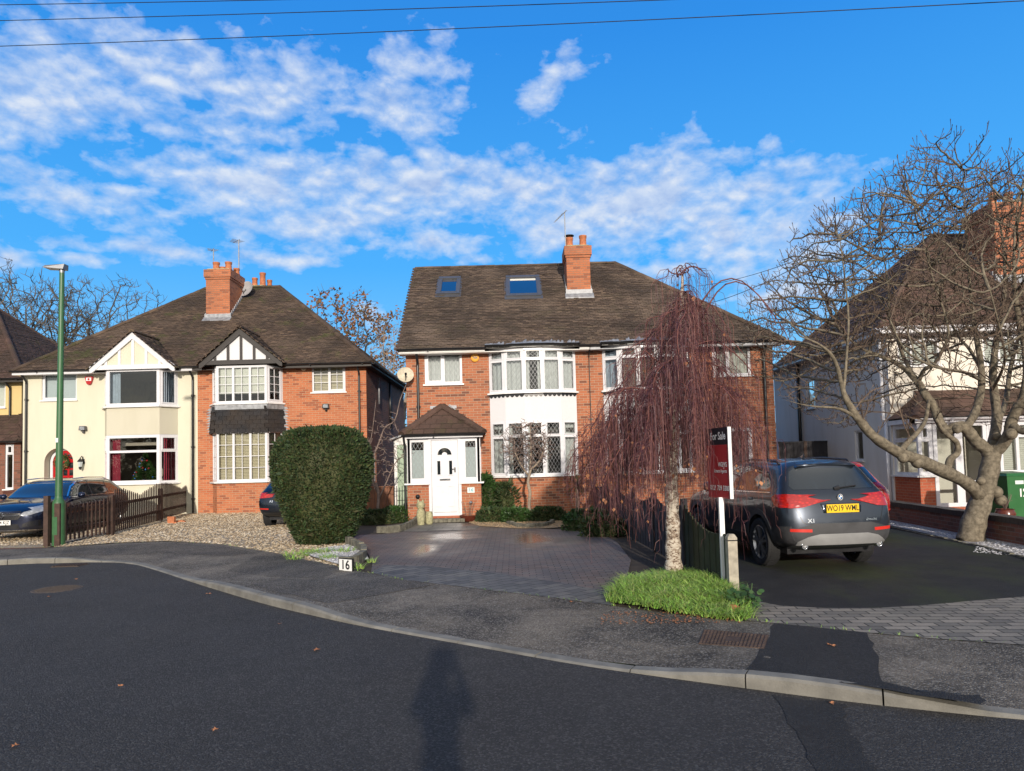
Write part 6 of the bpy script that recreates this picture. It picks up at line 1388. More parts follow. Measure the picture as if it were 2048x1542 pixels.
        mr = MB(); mr.lathe([(.02, -.09), (.06, -.07), (.075, 0), (.06, .07), (.02, .09)], (q * .99, 3.02, 1.02), 12, axis='x'); mr.build('wing_mirror', 'paint_navy', root, smooth=True, local=True)
        r = MB(); r.tube([(q * .575, 1.0, 1.42), (q * .585, 1.2, 1.46), (q * .60, 2.0, 1.475), (q * .59, 2.7, 1.45)], .014, 8); r.build('roof_rail', 'chrome', root, smooth=True, local=True)
    part(root, 'air_intake', 'black_plastic', [decal(bvh, [(-.44, .30), (.44, .30), (.40, .42), (-.40, .42)], 'front', off=.008)])
    part(root, 'splitter', 'chrome', [decal(bvh, [(-.74, .262), (.74, .262), (.70, .285), (-.70, .285)], 'front', off=.014)])
    hy = bvh.ray_cast(Vector((0, 8, .46)), Vector((0, -1, 0)))[0].y; plate(root, hy + .02, .462, .52, .112, '4 KJZ', 'plate_white', 1, align='RIGHT', tx=.235)
    for d_ in side_both(bvh, [(2.196, .40), (2.204, .40), (2.204, .99), (2.196, .99)], off=.002): pass
    for wy in (.95, 3.79):
        for q in (-1, 1): wheel(root, q * .79, wy, .33, .22, 5, 'alloy', 1)
    m_ = MB(); m_.box(-.66, .66, .4, 4.3, .19, .36); m_.build('underbody', 'black_plastic', root, local=True)
    return root
suv()
small_car((-5.85, 18.45, .13), R_(0), 'black hatchback half hidden behind the clipped yew bush', 'paint_black_navy', 'AV72 KXG', badge='A3')
small_car((6.41, 13.5, .1), R_(-2), 'red hatchback partly hidden beyond the grey car on the right drive', 'paint_red', 'BX17 RZO', L=3.9, W=1.72, zroof=1.46)
estate()
# ------------------------------------------------------------------ trees and plants
def grow(attr, seeds, step=.14, infl=1.6, kill=.26, iters=160, up=.0, jit=.10, seed=1, rmin=.006, expo=2.3, seed_r=None, maxn=16000):
    """space colonisation: seeds = list of (pos, parent index); returns positions, parents, radii"""
    r = np.random.default_rng(seed); A = np.array(attr, float); pos = [np.array(s[0], float) for s in seeds]; par = [s[1] for s in seeds]
    P = np.array(pos); best = np.full(len(A), 1e9); bi = np.zeros(len(A), int)
    for i, p in enumerate(P):
        d = np.linalg.norm(A - p, axis=1); m = d < best; best[m] = d[m]; bi[m] = i
    pos = list(P); alive = np.ones(len(A), bool); count = {}
    for it in range(iters):
        act = alive & (best < infl)
        if not act.any():
            infl *= 1.3
            if infl > 6: break
            continue
        idx = np.where(act)[0]; nodes = np.unique(bi[idx]); PP = np.array(pos); new = []
        dirs = A[idx] - PP[bi[idx]]; dirs /= np.linalg.norm(dirs, axis=1)[:, None] + 1e-9
        acc = np.zeros((len(pos), 3)); np.add.at(acc, bi[idx], dirs)
        for n in nodes:
            if count.get(n, 0) > 3: best[bi == n] = np.where(alive[bi == n], best[bi == n], 1e9); 
            d = acc[n]; L = np.linalg.norm(d)
            if L < 1e-6: d = r.normal(size=3); L = np.linalg.norm(d)
            d = d / L + r.normal(size=3) * jit; d[2] += up; d /= np.linalg.norm(d)
            if count.get(n, 0) > 4: continue
            count[n] = count.get(n, 0) + 1; q = PP[n] + d * step; new.append((q, n))
        if not new: break
        for q, n in new:
            k = len(pos); pos.append(q); par.append(int(n)); d = np.linalg.norm(A - q, axis=1); m = d < best; best[m] = d[m]; bi[m] = k
        alive &= best > kill
        if len(pos) > maxn: break
    N = len(pos); ch = [[] for _ in range(N)]
    for i, p in enumerate(par):
        if p >= 0: ch[p].append(i)
    rad = np.zeros(N)
    for i in range(N - 1, -1, -1):
        s = sum(rad[c] ** expo for c in ch[i]); rad[i] = max(rmin, s ** (1 / expo)) if s > 0 else rmin
    if seed_r is not None:
        for i, v in enumerate(seed_r):
            if v: rad[i] = v
    return np.array(pos), par, rad, ch
def chains(pos, par, rad, ch):
    """split the tree into tubes: every branch starts at its parent node"""
    N = len(pos); main = [None] * N
    for i in range(N):
        if ch[i]: main[i] = max(ch[i], key=lambda c: rad[c])
    out = []
    for i in range(N):
        if par[i] < 0 or main[par[i]] != i:
            c = [i] if par[i] < 0 else [par[i], i]; k = i
            while main[k] is not None: k = main[k]; c.append(k)
            out.append(c)
    return out
def tubes(mb_thick, mb_thin, pos, par, rad, ch, thr=.02, nthick=8, nthin=3, wig=0.0, seed=2):
    r = random.Random(seed)
    for c in chains(pos, par, rad, ch):
        rr = [float(rad[k]) for k in c]
        if len(c) > 1 and par[c[1]] == c[0]: rr[0] = min(rr[0], rr[1] * 1.1)
        rr[-1] *= .5; pts = [pos[k] + np.array([r.gauss(0, wig) for _ in range(3)]) * (0 if j == 0 else 1) for j, k in enumerate(c)]
        if max(rr) > thr: mb_thick.tube(pts, rr, nthick)
        else: mb_thin.tube(pts, rr, nthin, cap=False)
def catmull(pts, n=5):
    p = [np.array(q, float) for q in pts]; p = [2 * p[0] - p[1]] + p + [2 * p[-1] - p[-2]]; out = []
    for i in range(1, len(p) - 2):
        for k in range(n):
            t = k / n; out.append(.5 * ((2 * p[i]) + (-p[i - 1] + p[i + 1]) * t + (2 * p[i - 1] - 5 * p[i] + 4 * p[i + 1] - p[i + 2]) * t * t + (-p[i - 1] + 3 * p[i] - 3 * p[i + 1] + p[i + 2]) * t ** 3))
    out.append(p[-2]); return out

def magnolia():
    T = 12.7
    root = thing('magnolia_tree', 'big bare magnolia with smooth pale grey twisting limbs beside the right-hand wall', 'tree', (*gnd(1940, 1086), .1))
    limbs = [  # (px, py, depth offset, radius)
        [(1941, 1092, 0, .27), (1944, 1060, 0, .235), (1951, 1033, 0, .215), (1961, 1005, 0, .20), (1970, 975, 0, .19), (1978, 945, 0, .175), (1983, 915, 0, .165), (1985, 895, .05, .13)],
        [(1958, 990, -.05, .13), (1945, 975, -.15, .125), (1918, 957, -.3, .12), (1868, 934, -.6, .125), (1835, 919, -.75, .11), (1799, 906, -.9, .10), (1765, 886, -1.0, .095), (1742, 868, -1.05, .085), (1716, 838, -1.15, .075), (1700, 812, -1.2, .065), (1687, 785, -1.25, .05), (1676, 740, -1.3, .045), (1664, 712, -1.4, .04), (1640, 690, -1.5, .03), (1600, 672, -1.6, .02)],
        [(1799, 906, -.9, .06), (1812, 888, -.85, .055), (1832, 868, -.7, .05), (1850, 842, -.5, .045), (1858, 800, -.3, .035)],
        [(1895, 945, -.45, .07), (1900, 920, -.5, .065), (1915, 905, -.5, .06), (1913, 885, -.55, .055), (1898, 872, -.6, .05), (1884, 858, -.6, .045), (1872, 838, -.7, .035)],
        [(1687, 785, -1.25, .035), (1691, 740, -1.2, .035), (1694, 700, -1.1, .03), (1697, 640, -1.0, .028), (1690, 560, -.9, .022), (1680, 480, -.9, .015)],
        [(1716, 838, -1.15, .04), (1680, 818, -1.3, .035), (1630, 813, -1.5, .022), (1600, 808, -1.6, .014), (1572, 800, -1.7, .007)],
        [(1982, 912, 0, .14), (1970, 897, 0, .125), (1951, 882, 0, .12), (1938, 864, 0, .115), (1924, 853, 0, .11), (1908, 855, .0, .105), (1894, 862, .0, .10), (1880, 845, .05, .09), (1871, 822, .1, .088), (1862, 805, .1, .085), (1851, 790, .1, .08), (1842, 775, .15, .075), (1832, 760, .2, .07), (1812, 740, .3, .055), (1790, 725, .4, .05), (1755, 710, .5, .045), (1720, 695, .6, .035), (1680, 660, .8, .025)],
        [(1836, 765, .2, .05), (1848, 740, .0, .045), (1868, 728, -.2, .042), (1885, 700, -.4, .04), (1897, 670, -.5, .035), (1890, 630, -.5, .03), (1870, 570, -.6, .025), (1850, 500, -.6, .02), (1838, 420, -.6, .012)],
        [(1832, 760, .2, .05), (1810, 720, .4, .045), (1795, 680, .5, .04), (1780, 640, .6, .035), (1775, 560, .7, .025), (1760, 480, .8, .015)],
        [(1930, 858, 0, .085), (1948, 830, .1, .08), (1958, 800, .15, .075), (1963, 770, .2, .07), (1962, 730, .2, .06), (1955, 690, .2, .055), (1947, 640, .2, .05), (1940, 580, .2, .04), (1935, 500, .1, .03), (1930, 420, 0, .02), (1925, 340, 0, .012)],
        [(1962, 740, .2, .045), (1940, 700, .5, .04), (1915, 670, .7, .035), (1890, 610, .9, .03), (1880, 520, 1.0, .022), (1878, 420, 1.0, .015), (1882, 330, 1.0, .01)],
        [(1984, 905, .05, .11), (1990, 870, .15, .105), (1994, 835, .3, .095), (1990, 795, .4, .085), (1986, 755, .5, .075), (1990, 700, .6, .065), (2000, 640, .7, .055), (2010, 570, .8, .045), (2005, 480, .8, .03), (1990, 400, .7, .02), (1975, 320, .7, .012)],
        [(1988, 903, .0, .12), (2003, 893, -.1, .11), (2016, 870, -.2, .10), (2024, 840, -.3, .10), (2036, 815, -.4, .095), (2050, 790, -.5, .09), (2055, 740, -.5, .08), (2050, 690, -.5, .07), (2038, 640, -.5, .06), (2030, 580, -.6, .045), (2028, 500, -.7, .03), (2035, 400, -.7, .018)],
        [(2024, 850, -.3, .08), (2045, 862, -.5, .075), (2075, 850, -.7, .07), (2110, 820, -.8, .06), (2150, 780, -.9, .05), (2190, 700, -.9, .04), (2210, 600, -.9, .03)],
        [(2050, 720, -.5, .05), (2090, 660, -.3, .045), (2120, 580, -.2, .04), (2130, 480, -.2, .03), (2120, 380, -.2, .02)],
        [(1994, 850, .3, .06), (2012, 800, .9, .055), (2020, 740, 1.3, .05), (2040, 660, 1.7, .04), (2060, 560, 2.0, .03)],
        [(1960, 760, .2, .04), (1930, 745, -.5, .038), (1900, 740, -1.1, .035), (1860, 730, -1.6, .03), (1810, 700, -2.0, .025), (1780, 640, -2.2, .02)],
        [(1984, 780, .45, .04), (2000, 750, -.3, .036), (2010, 715, -1.0, .03), (2000, 660, -1.6, .025), (1980, 580, -1.9, .018)],
    ]
    seeds = []; sr = []; tr = MB(); base_idx = {}
    for li, L in enumerate(limbs):
        w = [tuple(at(a, b, T + d)) + ((r if r > .06 else r * (.45 + .55 * r / .06)) * .9,) for a, b, d, r in L]; c = catmull(w, 4)
        if li == 0: c[0][2] = .05
        pts = [q[:3] for q in c]; rr = [float(q[3]) * (1 + .05 * math.sin(i * 1.3 + li)) for i, q in enumerate(c)]
        tr.tube(pts, rr, 12 if li < 2 else 9)
        k0 = len(seeds)
        for i, q in enumerate(c):
            if i % 2 == 0 or i == len(c) - 1: seeds.append((q[:3], -1)); sr.append(rr[i])
    for (px, py, d, r) in [(1884 + 30, 858, -.1, .10), (1993, 872, -.05, .09), (2022, 868, -.4, .12), (1835, 925, -.8, .12), (1806, 915, -.95, .11), (1992, 984, -.08, .13), (2001, 1000, -.02, .12), (1962, 962, -.2, .09)]:
        p = at(px, py, T + d); n = 8; r *= .84; rings = [(r * math.sin(math.pi * (k + .3) / 7.6), -r * math.cos(math.pi * (k + .3) / 7.6)) for k in range(8)]; tr.lathe(rings, p, 10)
    tr.build('trunk', 'bark_magnolia', root, smooth=True)
    r = np.random.default_rng(5); A = []
    while len(A) < 9800:
        u = r.normal(size=3); u /= np.linalg.norm(u); q = u * r.uniform(0, 1) ** .42; p = np.array([8.55, 12.7, 4.15]) + q * np.array([4.3, 2.1, 2.75])
        if p[2] < 2.05 + .25 * abs(p[0] - 8.5) * 0 + r.uniform(0, .4): continue
        if p[0] < 5.6 and p[2] > 4.5 + (p[0] - 4.2) * .9: continue
        if np.linalg.norm((p - np.array([8.2, 12.7, 2.6])) / np.array([2.6, 2.0, 1.5])) < .75: continue
        A.append(p)
    for cx, cz, h in ((5.55, 4.5, 1.6), (6.1, 4.9, 1.3), (7.2, 5.9, 1.3), (7.75, 6.2, 1.4), (8.4, 6.0, 1.5), (8.9, 5.8, 1.4), (9.4, 6.2, 1.2), (4.7, 3.6, 1.1), (10.2, 5.9, 1.4)):
        for _ in range(210): A.append(np.array([cx + r.normal() * .16, 12.7 + r.normal() * .45, cz - .3 + r.uniform(0, h)]))
    pos, par, rad, ch = grow(A, seeds, step=.095, infl=1.3, kill=.125, iters=140, up=.32, jit=.10, seed=4, rmin=.0078, maxn=30000, expo=2.6); print('magnolia nodes', len(pos))
    n0 = len(seeds); rad[n0:] = np.minimum(rad[n0:], .030); th, tn = MB(), MB()
    for i in range(n0): ch[i] = ch[i]
    out = [c for c in chains(pos, par, rad, ch)]
    rr_ = random.Random(8)
    for c in out:
        if len(c) == 1: continue
        q = [float(rad[k]) for k in c]; q[0] = q[1]; q[-1] *= .6; pts = [pos[k] for k in c]
        (th if max(q) > .014 else tn).tube(pts, q, 5 if max(q) > .014 else 3, cap=False)
    # short spurs ending in buds
    for i in range(n0, len(pos)):
        if rad[i] < .012:
            for _ in range(1 if ch[i] else 2):
                if rr_.random() < .8:
                    p = Vector(pos[i]); d = (Vector(pos[i]) - Vector(pos[par[i]])).normalized() + Vector((rr_.gauss(0, .7), rr_.gauss(0, .7), rr_.gauss(.7, .5))); d.normalize(); L = rr_.uniform(.06, .19)
                    m = p + d * L * .6 + Vector((0, 0, .01)); e = p + d * L + Vector((0, 0, L * .25)); tn.tube([p, m, e], [.0048, .004, .006], 3, cap=False); tn.tube([e, e + (e - m).normalized() * .028], [.0105, .002], 3, cap=False)
    th.build('branches', 'bark_magnolia', root, smooth=True, uv=False); tn.build('twigs', 'bark_twig', root, uv=False)
magnolia()

def birch():
    bx, by = gnd(1348, 1146, .12); root = thing('weeping_birch', 'weeping birch with a curtain of dark red hanging twigs over the grass mound', 'tree', (bx, by, .12))
    T = by; tp = [tuple(at(a, b, T)) for a, b in [(1348, 1146), (1346, 1090), (1345, 1030), (1342, 960), (1343, 900), (1347, 840), (1352, 780), (1357, 720), (1362, 650), (1364, 600), (1365, 550)]]
    rr = [.125, .105, .095, .09, .085, .075, .062, .05, .038, .028, .015]; c = catmull([(*p, r) for p, r in zip(tp, rr)], 4); tr = MB(); tr.tube([q[:3] for q in c], [float(q[3]) * (1 + .10 * math.sin(i * 2.1)) for i, q in enumerate(c)], 14)
    tr.build('trunk', 'birch_bark', root, smooth=True); zc_ = [q[2] for q in c]
    def trunk_at(z): k = min(range(len(c)), key=lambda i: abs(zc_[i] - z)); return Vector(c[k][:3])
    r = random.Random(12); lm = MB(); st = MB(); lf = MB(); limbs = []
    # (height on trunk, azimuth, reach, rise)
    spec = [(4.38, a * 60 + r.uniform(-20, 20), r.uniform(.22, .42), .10) for a in range(7)]
    spec += [(3.95, a * 52, r.uniform(.5, .75), .10) for a in range(7)] + [(3.4, a * 45 + 10, r.uniform(.75, 1.1), .12) for a in range(8)]
    spec += [(2.85, a * 36 + 20, r.uniform(1.0, 1.45), .2) for a in range(10)] + [(2.45, a * 27, r.uniform(1.2, 1.75), .28) for a in range(13)] + [(2.1, a * 36, r.uniform(1.1, 1.6), .25) for a in range(10)]
    spec += [(3.25, 8, 1.75, .85), (3.3, -4, 1.35, .72)]
    for h, az, reach, rise in spec:
        if h < 4.2 and reach < 1.3: reach *= r.uniform(.6, 1.25); rise *= r.uniform(.3, 1.6); h += r.uniform(-.2, .2); az += r.uniform(-25, 25)
        if math.cos(R_(az)) > .6 and h < 3.1: reach *= .8
        a = R_(az + r.uniform(-12, 12)); p0 = trunk_at(h); dx, dy = math.cos(a), math.sin(a); pts = []; n = 12; ph = r.uniform(0, 6)
        for i in range(n + 1):
            t = i / n; R = reach * (t ** .85); z = rise * math.sin(min(1, t * 1.5) * math.pi * .5) * 1.6 - (t ** 2.4) * reach * .75
            pts.append(p0 + Vector((dx * R + .07 * math.sin(t * 7 + ph), dy * R + .07 * math.cos(t * 6 + ph), z + .03 * math.sin(t * 11 + ph))))
        big = reach > .9; lm.tube(pts, [(.013 if big else .008) * (1 - .75 * i / n) + .002 for i in range(n + 1)], 5, cap=False); limbs.append((pts, h, reach))
    def strand(p, L, dx, dy, r0=.0028, leaves=True):
        n = max(5, int(L / .13)); pts = []; q = Vector(p); vx, vy = dx, dy; wx = r.uniform(-.015, .015); ph = r.uniform(0, 6)
        for i in range(n + 1):
            pts.append(q.copy()); t = i / n; k = max(0, 1 - t * 3.2)
            q = q + Vector((vx * k * .09 + wx * .35 + .010 * math.sin(i * 1.1 + ph), vy * k * .09 + .010 * math.cos(i * .9 + ph), -.13 * (1 - .65 * k) + .05 * k * .5))
            if q.z < .16: break
        if len(pts) < 3: return
        st.tube(pts, [r0 * (1 - .55 * i / len(pts)) for i in range(len(pts))], 3, cap=False)
        for i in range(2, len(pts)):
            if r.random() < .42:
                s = pts[i]; a = r.uniform(0, 6.28); l = r.uniform(.07, .22); e1 = s + Vector((math.cos(a) * l * .35, math.sin(a) * l * .35, -l * .25)); e2 = s + Vector((math.cos(a) * l * .5, math.sin(a) * l * .5, -l * .9)); st.tube([s, e1, e2], [.0024, .0021, .0013], 3, cap=False)
            if leaves and r.random() < (.05 if pts[i].z < 1.7 else .006):
                s = pts[i]; k = r.uniform(.024, .044); a = r.uniform(0, 6.28); u = Vector((math.cos(a), math.sin(a), 0)) * k; v = Vector((r.uniform(-.3, .3), r.uniform(-.3, .3), -1)).normalized() * k * 1.4
                lf.add([s, s + u * .7 + v * .5, s + v * 1.15, s - u * .7 + v * .5], [(0, 1, 2), (0, 2, 3)])
    for pts, h, reach in limbs:
        m = int(22 + reach * 44) if h < 4.2 else 9
        if 2.9 < h < 4.2: m = int(m * .6)
        for _ in range(m):
            t = r.uniform(.12, 1) ** .8; k = t * (len(pts) - 1); i = min(int(k), len(pts) - 2); p = pts[i].lerp(pts[i + 1], k - i); a = r.uniform(0, 6.28); out = (p - trunk_at(p.z)); out.z = 0; out = out.normalized() if out.length > .01 else Vector((1, 0, 0))
            dx, dy = out.x * .6 + math.cos(a) * .8, out.y * .6 + math.sin(a) * .8; d0 = math.hypot(p.x - bx, p.y - by)
            zend = (r.uniform(.3, 2.2) if d0 < .75 else r.uniform(.3, 1.1) if d0 < 1.25 else .9 + (d0 - 1.25) * 1.2 + r.uniform(-.2, .3))
            if h > 4.2: L = r.uniform(.3, .8)
            elif h > 3.8: L = r.uniform(.4, 1.0)
            elif h > 3.2: L = r.uniform(.4, 1.3)
            else: L = (p.z - zend) * r.uniform(.35, 1.0)
            if p.x > bx + .7: L *= .75
            if reach > 1.3 and h > 3: 
                if r.random() < .72: continue
                L = r.uniform(.25, .8)
            if p.x > bx + .55:
                if r.random() < .4: continue
                L *= .75
            if L > .2: strand(p, L, dx, dy)
    for _ in range(230):      # long straight twigs fanning from the upper trunk
        z = r.uniform(2.4, 4.15); p0 = trunk_at(z); a = r.uniform(0, 6.28); R = r.uniform(.45, 1.15) * min(1.25, (4.75 - z) * .8); dz = r.uniform(.7, 1.5) * min(1.2, R + .35); n = 9; ph = r.uniform(0, 6)
        pts = [p0 + Vector((math.cos(a) * R * (t ** .8), math.sin(a) * R * (t ** .8), .12 * math.sin(min(1, t * 3) * 1.57) - dz * t ** 1.35)) + Vector((.012 * math.sin(9 * t + ph), .012 * math.cos(8 * t + ph), 0)) for t in [i / n for i in range(n + 1)]]
        st.tube(pts, [.004 * (1 - .6 * i / n) for i in range(n + 1)], 3, cap=False)
        for t in range(3, n + 1):
            if r.random() < .6: strand(pts[t], r.uniform(.2, .7), r.gauss(0, .5), r.gauss(0, .5), .0028, False)
    lm.build('branches', 'bark_red', root, smooth=True, uv=False); st.build('hanging_twigs', 'birch_twig', root, uv=False); lf.build('leaves', 'brown_leaf', root, uv=False)
birch()

def leaf_shell(name, label, cat, cx, cy, z0, radf, H, n, mat, leaf, seed, depth=.10, core='yew', squash=1.0, up=.35, stem=None, group=None, nrm_out=.9, aspect=2.2):
    """clipped shrub: radf(t, angle) radius at height fraction t; leaves spread through the outer shell"""
    r = random.Random(seed); root = thing(name, label, cat, (cx, cy, z0), group); m_ = MB()
    for _ in range(n):
        t = r.random(); a = r.uniform(0, 2 * math.pi); R = radf(t, a); top = r.random() < .16
        if top: R = radf(.96, a) * math.sqrt(r.random()); t = .95 + .05 * (1 - (R / max(.01, radf(.9, a))) ** 2)
        dd = abs(r.gauss(0, depth)) * (1 if not top else .3); R2 = max(0, R - dd + r.uniform(-.01, .03)); p = Vector((cx + R2 * math.cos(a), cy + R2 * math.sin(a) * squash, z0 + t * H - (dd * .5 if top else 0)))
        o = Vector((math.cos(a), math.sin(a), .9 if top else (radf(max(0, t - .05), a) - radf(min(1, t + .05), a)) / (.1 * H) * .5)).normalized()
        d = (o * nrm_out + Vector((r.gauss(0, .5), r.gauss(0, .5), r.gauss(up, .4)))).normalized(); s = d.cross(Vector((r.gauss(0, 1), r.gauss(0, 1), r.gauss(0, 1)))).normalized(); L = leaf * (r.uniform(.6, 1.3) if r.random() < .985 else r.uniform(1.8, 3.2)); w = L / aspect
        m_.add([p - d * L * .3, p + s * w * .5 + d * L * .2, p + d * L * .8, p - s * w * .5 + d * L * .2], [(0, 1, 2, 3)])
    m_.build('foliage', mat, root, uv=False)
    c = MB(); ns, nt = 20, 10; vs = []
    for j in range(nt + 1):
        t = j / nt
        for i in range(ns): a = 2 * math.pi * i / ns; R = max(.0, radf(min(t, .97), a) - depth * 1.1) * (1 if j < nt else .6); vs.append((cx + R * math.cos(a), cy + R * math.sin(a) * squash, z0 + t * (H - depth)))
    c.add(vs, [(j * ns + i, j * ns + (i + 1) % ns, (j + 1) * ns + (i + 1) % ns, (j + 1) * ns + i) for j in range(nt) for i in range(ns)] + [tuple(nt * ns + i for i in range(ns))]); c.build('inner_twigs', M['earth'] if core == 'earth' else M[core], root, uv=False)
    return root
ytab = [(0, .56), (.08, .66), (.2, .80), (.35, .90), (.55, 1.02), (.75, 1.06), (.88, .95), (.96, .74), (1, .42)]
def yr(t, a): return float(np.interp(t, [q[0] for q in ytab], [q[1] for q in ytab])) * (1 + .025 * math.sin(3 * a + 5 * t) + .02 * math.sin(7 * a - 9 * t))
yx, yy = gnd(655, 1092, .12); leaf_shell('yew_bush', 'large clipped dark yew bush, wider at the top, by the drive edge', 'bush', yx - .30, yy + .85, .12, yr, 2.44, 50000, 'yew', .055, 3, depth=.09, core='yew')
# low hedges
def box_r(w, d, k=.12, s=0): return lambda t, a: (w * (1 + k * math.sin(3 * a + s) + .08 * math.sin(5 * a + 4 * t + s))) * (1 if t < .7 else 1 - (t - .7) * 1.2)
def at_g(px, py): return gnd(px, py)
q = at_g(795, 1046); leaf_shell('low_hedge', 'low bright green hedge behind the curved stone edging left of the porch', 'hedge', q[0], q[1] + .55, .1, box_r(.55, .4), .42, 5200, 'hedge_green', .06, 7, squash=.8)
q = at_g(755, 1050); leaf_shell('low_shrub', 'dark low shrub between the yew bush and the low hedge', 'shrub', q[0] - .1, q[1] + .4, .1, box_r(.45, .4, s=2), .38, 2800, 'yew', .06, 8, squash=.9)
spots = [(985, 1046, .42, .36, 'dark low evergreen clump at the left end of the front bed'), (1030, 1046, .42, .34, 'low evergreen clump at the foot of the small twisted tree'), (1095, 1044, .45, .36, 'low evergreen clump right of the small twisted tree'), (1180, 1062, .55, .45, 'spreading dark green clump at the right end of the bed'), (1215, 1075, .45, .38, 'green clump under the left side of the birch curtain')]
for i, (a, b, w, h, l) in enumerate(spots):
    q = at_g(a, b); leaf_shell('low_shrub', l, 'shrub', q[0], q[1] + .4, .1, box_r(w, .4, s=i), h, 2600, 'hedge_green' if i % 2 else 'yew', .07, 30 + i, squash=.75)
q = at_g(972, 1040); leaf_shell('bamboo_bush', 'bushy dark green evergreen between porch and bow window', 'shrub', q[0] - .05, q[1] + .75, .1, lambda t, a: (.42 if t < .75 else .42 - (t - .75)) * (1 + .2 * math.sin(4 * a + 5 * t)), 1.22, 5200, 'hedge_green', .11, 41, depth=.16, aspect=4)
q = at_g(1010, 1040); leaf_shell('bamboo_bush', 'shorter evergreen under the left end of the bow window', 'shrub', q[0] + .02, q[1] + .8, .1, lambda t, a: .36 * (1 + .2 * math.sin(4 * a + 5 * t)) * (1 if t < .7 else 1 - (t - .7) * 1.5), 1.0, 3400, 'yew', .10, 42, depth=.14, aspect=4)

def blades(mb, cx, cy, z, n, L, spread, r, w=.012, droop=.6, seg=4, mi=0, fz=None, upm=.9):
    for _ in range(n):
        a = r.uniform(0, 2 * math.pi); k = r.random() ** .5 * spread; p = Vector((cx + k * math.cos(a), cy + k * math.sin(a), 0)); p.z = (fz(p.x, p.y) if fz else z)
        b = a + r.gauss(0, .9); l = L * r.uniform(.6, 1.25); d = Vector((math.cos(b) * droop, math.sin(b) * droop, upm)).normalized(); s = Vector((-math.sin(b), math.cos(b), 0)) * w * r.uniform(.7, 1.3); vs = []; q = p.copy()
        for i in range(seg + 1):
            t = i / seg; ww = s * (1 - t * .92); vs += [q - ww, q + ww]; q = q + d * l / seg; d = (d + Vector((math.cos(b) * droop * .5, math.sin(b) * droop * .5, -.45 * droop - .1)) * .5).normalized()
        mb.add(vs, [(2 * i, 2 * i + 1, 2 * i + 3, 2 * i + 2) for i in range(seg)], mi)
# grass mound round the birch
gp = [gnd(*p) for p in [(1212, 1206), (1240, 1170), (1290, 1150), (1350, 1143), (1400, 1148), (1440, 1170), (1475, 1200), (1512, 1238), (1480, 1243), (1440, 1240), (1330, 1226)]]
gc = (sum(p[0] for p in gp) / len(gp), sum(p[1] for p in gp) / len(gp))
def mound(x, y): return .10 + .10 * max(0, 1 - ((x - gc[0]) / 1.1) ** 2 - ((y - gc[1]) / 1.25) ** 2)
ms = MB(); N_ = 26; xs_ = [p[0] for p in gp]; ys_ = [p[1] for p in gp]
vsx = []
for j in range(N_ + 1):
    for i in range(N_ + 1):
        X, Y = min(xs_) - .1 + (max(xs_) - min(xs_) + .2) * i / N_, min(ys_) - .1 + (max(ys_) - min(ys_) + .2) * j / N_; vsx.append((X, Y, mound(X, Y) - .012))
ms.add(vsx, [(j * (N_ + 1) + i, j * (N_ + 1) + i + 1, (j + 1) * (N_ + 1) + i + 1, (j + 1) * (N_ + 1) + i) for j in range(N_) for i in range(N_) if inpoly((vsx[j * (N_ + 1) + i][0], vsx[j * (N_ + 1) + i][1]), gp)])
o = ms.build('verge_bank', 'earth', None, (0, 0, 0), smooth=True); o['kind'] = 'structure'
r = random.Random(77); m_ = MB(); k = 0
while k < 9500:
    X, Y = r.uniform(min(xs_), max(xs_)), r.uniform(min(ys_), max(ys_))
    if not inpoly((X, Y), gp): continue
    a = r.uniform(0, 6.28); cl = .5 + .5 * math.sin(X * 5.1 + 2 * math.sin(Y * 4)) * math.cos(Y * 4.3 + X)
    blades(m_, X, Y, 0, 1, .13 + .10 * cl, .005, r, .006, .65 + .3 * r.random(), 4, fz=mound); k += 1
m_.build('grass', 'grass', None, (0, 0, 0), uv=False, kind='stuff')
m_ = MB()
for (a, b, n, s) in [(600, 1112, 120, .18), (640, 1108, 160, .16), (655, 1120, 90, .1), (690, 1106, 100, .12), (720, 1140, 40, .06), (590, 1120, 50, .1), (745, 1128, 30, .05)]:
    q = gnd(a, b); blades(m_, q[0], q[1], .12, n, .16, s * 1.6, r, .006, .7)
for _ in range(420):
    i = r.randrange(len(back_line) - 1); t = r.random(); a, b = back_line[i], back_line[i + 1]
    X, Y = a[0] * (1 - t) + b[0] * t, a[1] * (1 - t) + b[1] * t
    if abs(X) < 14: blades(m_, X, Y + .02, .1, 1, .05, .03, r, .004, .8, 3)
m_.build('grass', 'grass', None, (0, 0, 0), uv=False, kind='stuff')
# sword-leaved plants
def sword(px, py, label, n, L, zb, seed, up=0):
    q = gnd(px, py); r = random.Random(seed); root = thing('sword_leaved_plant', label, 'plant', (q[0], q[1], .1)); m_ = MB()
    for _ in range(n):
        a = r.uniform(0, 6.28); e = r.uniform(-.35, 1.3); d = Vector((math.cos(a) * math.cos(e), math.sin(a) * math.cos(e), math.sin(e))); s = Vector((-math.sin(a), math.cos(a), 0)); l = L * r.uniform(.7, 1.1); p = Vector((q[0], q[1], .1 + zb)); vs = []
        for i in range(6): t = i / 5; w = .022 * (1 - abs(t - .35) * 1.3); vs += [p - s * max(.002, w), p + s * max(.002, w)]; p = p + d * l / 5; d = (d + Vector((0, 0, -.12))).normalized()
        m_.add(vs, [(2 * i, 2 * i + 1, 2 * i + 3, 2 * i + 2) for i in range(5)])
    m_.build('leaves', 'sword_leaf', root, uv=False); t = MB(); t.tube([(q[0], q[1], .1), (q[0] + .02, q[1], .1 + zb)], [.07, .05], 8); t.build('stem', 'bark_shrub', root, smooth=True)
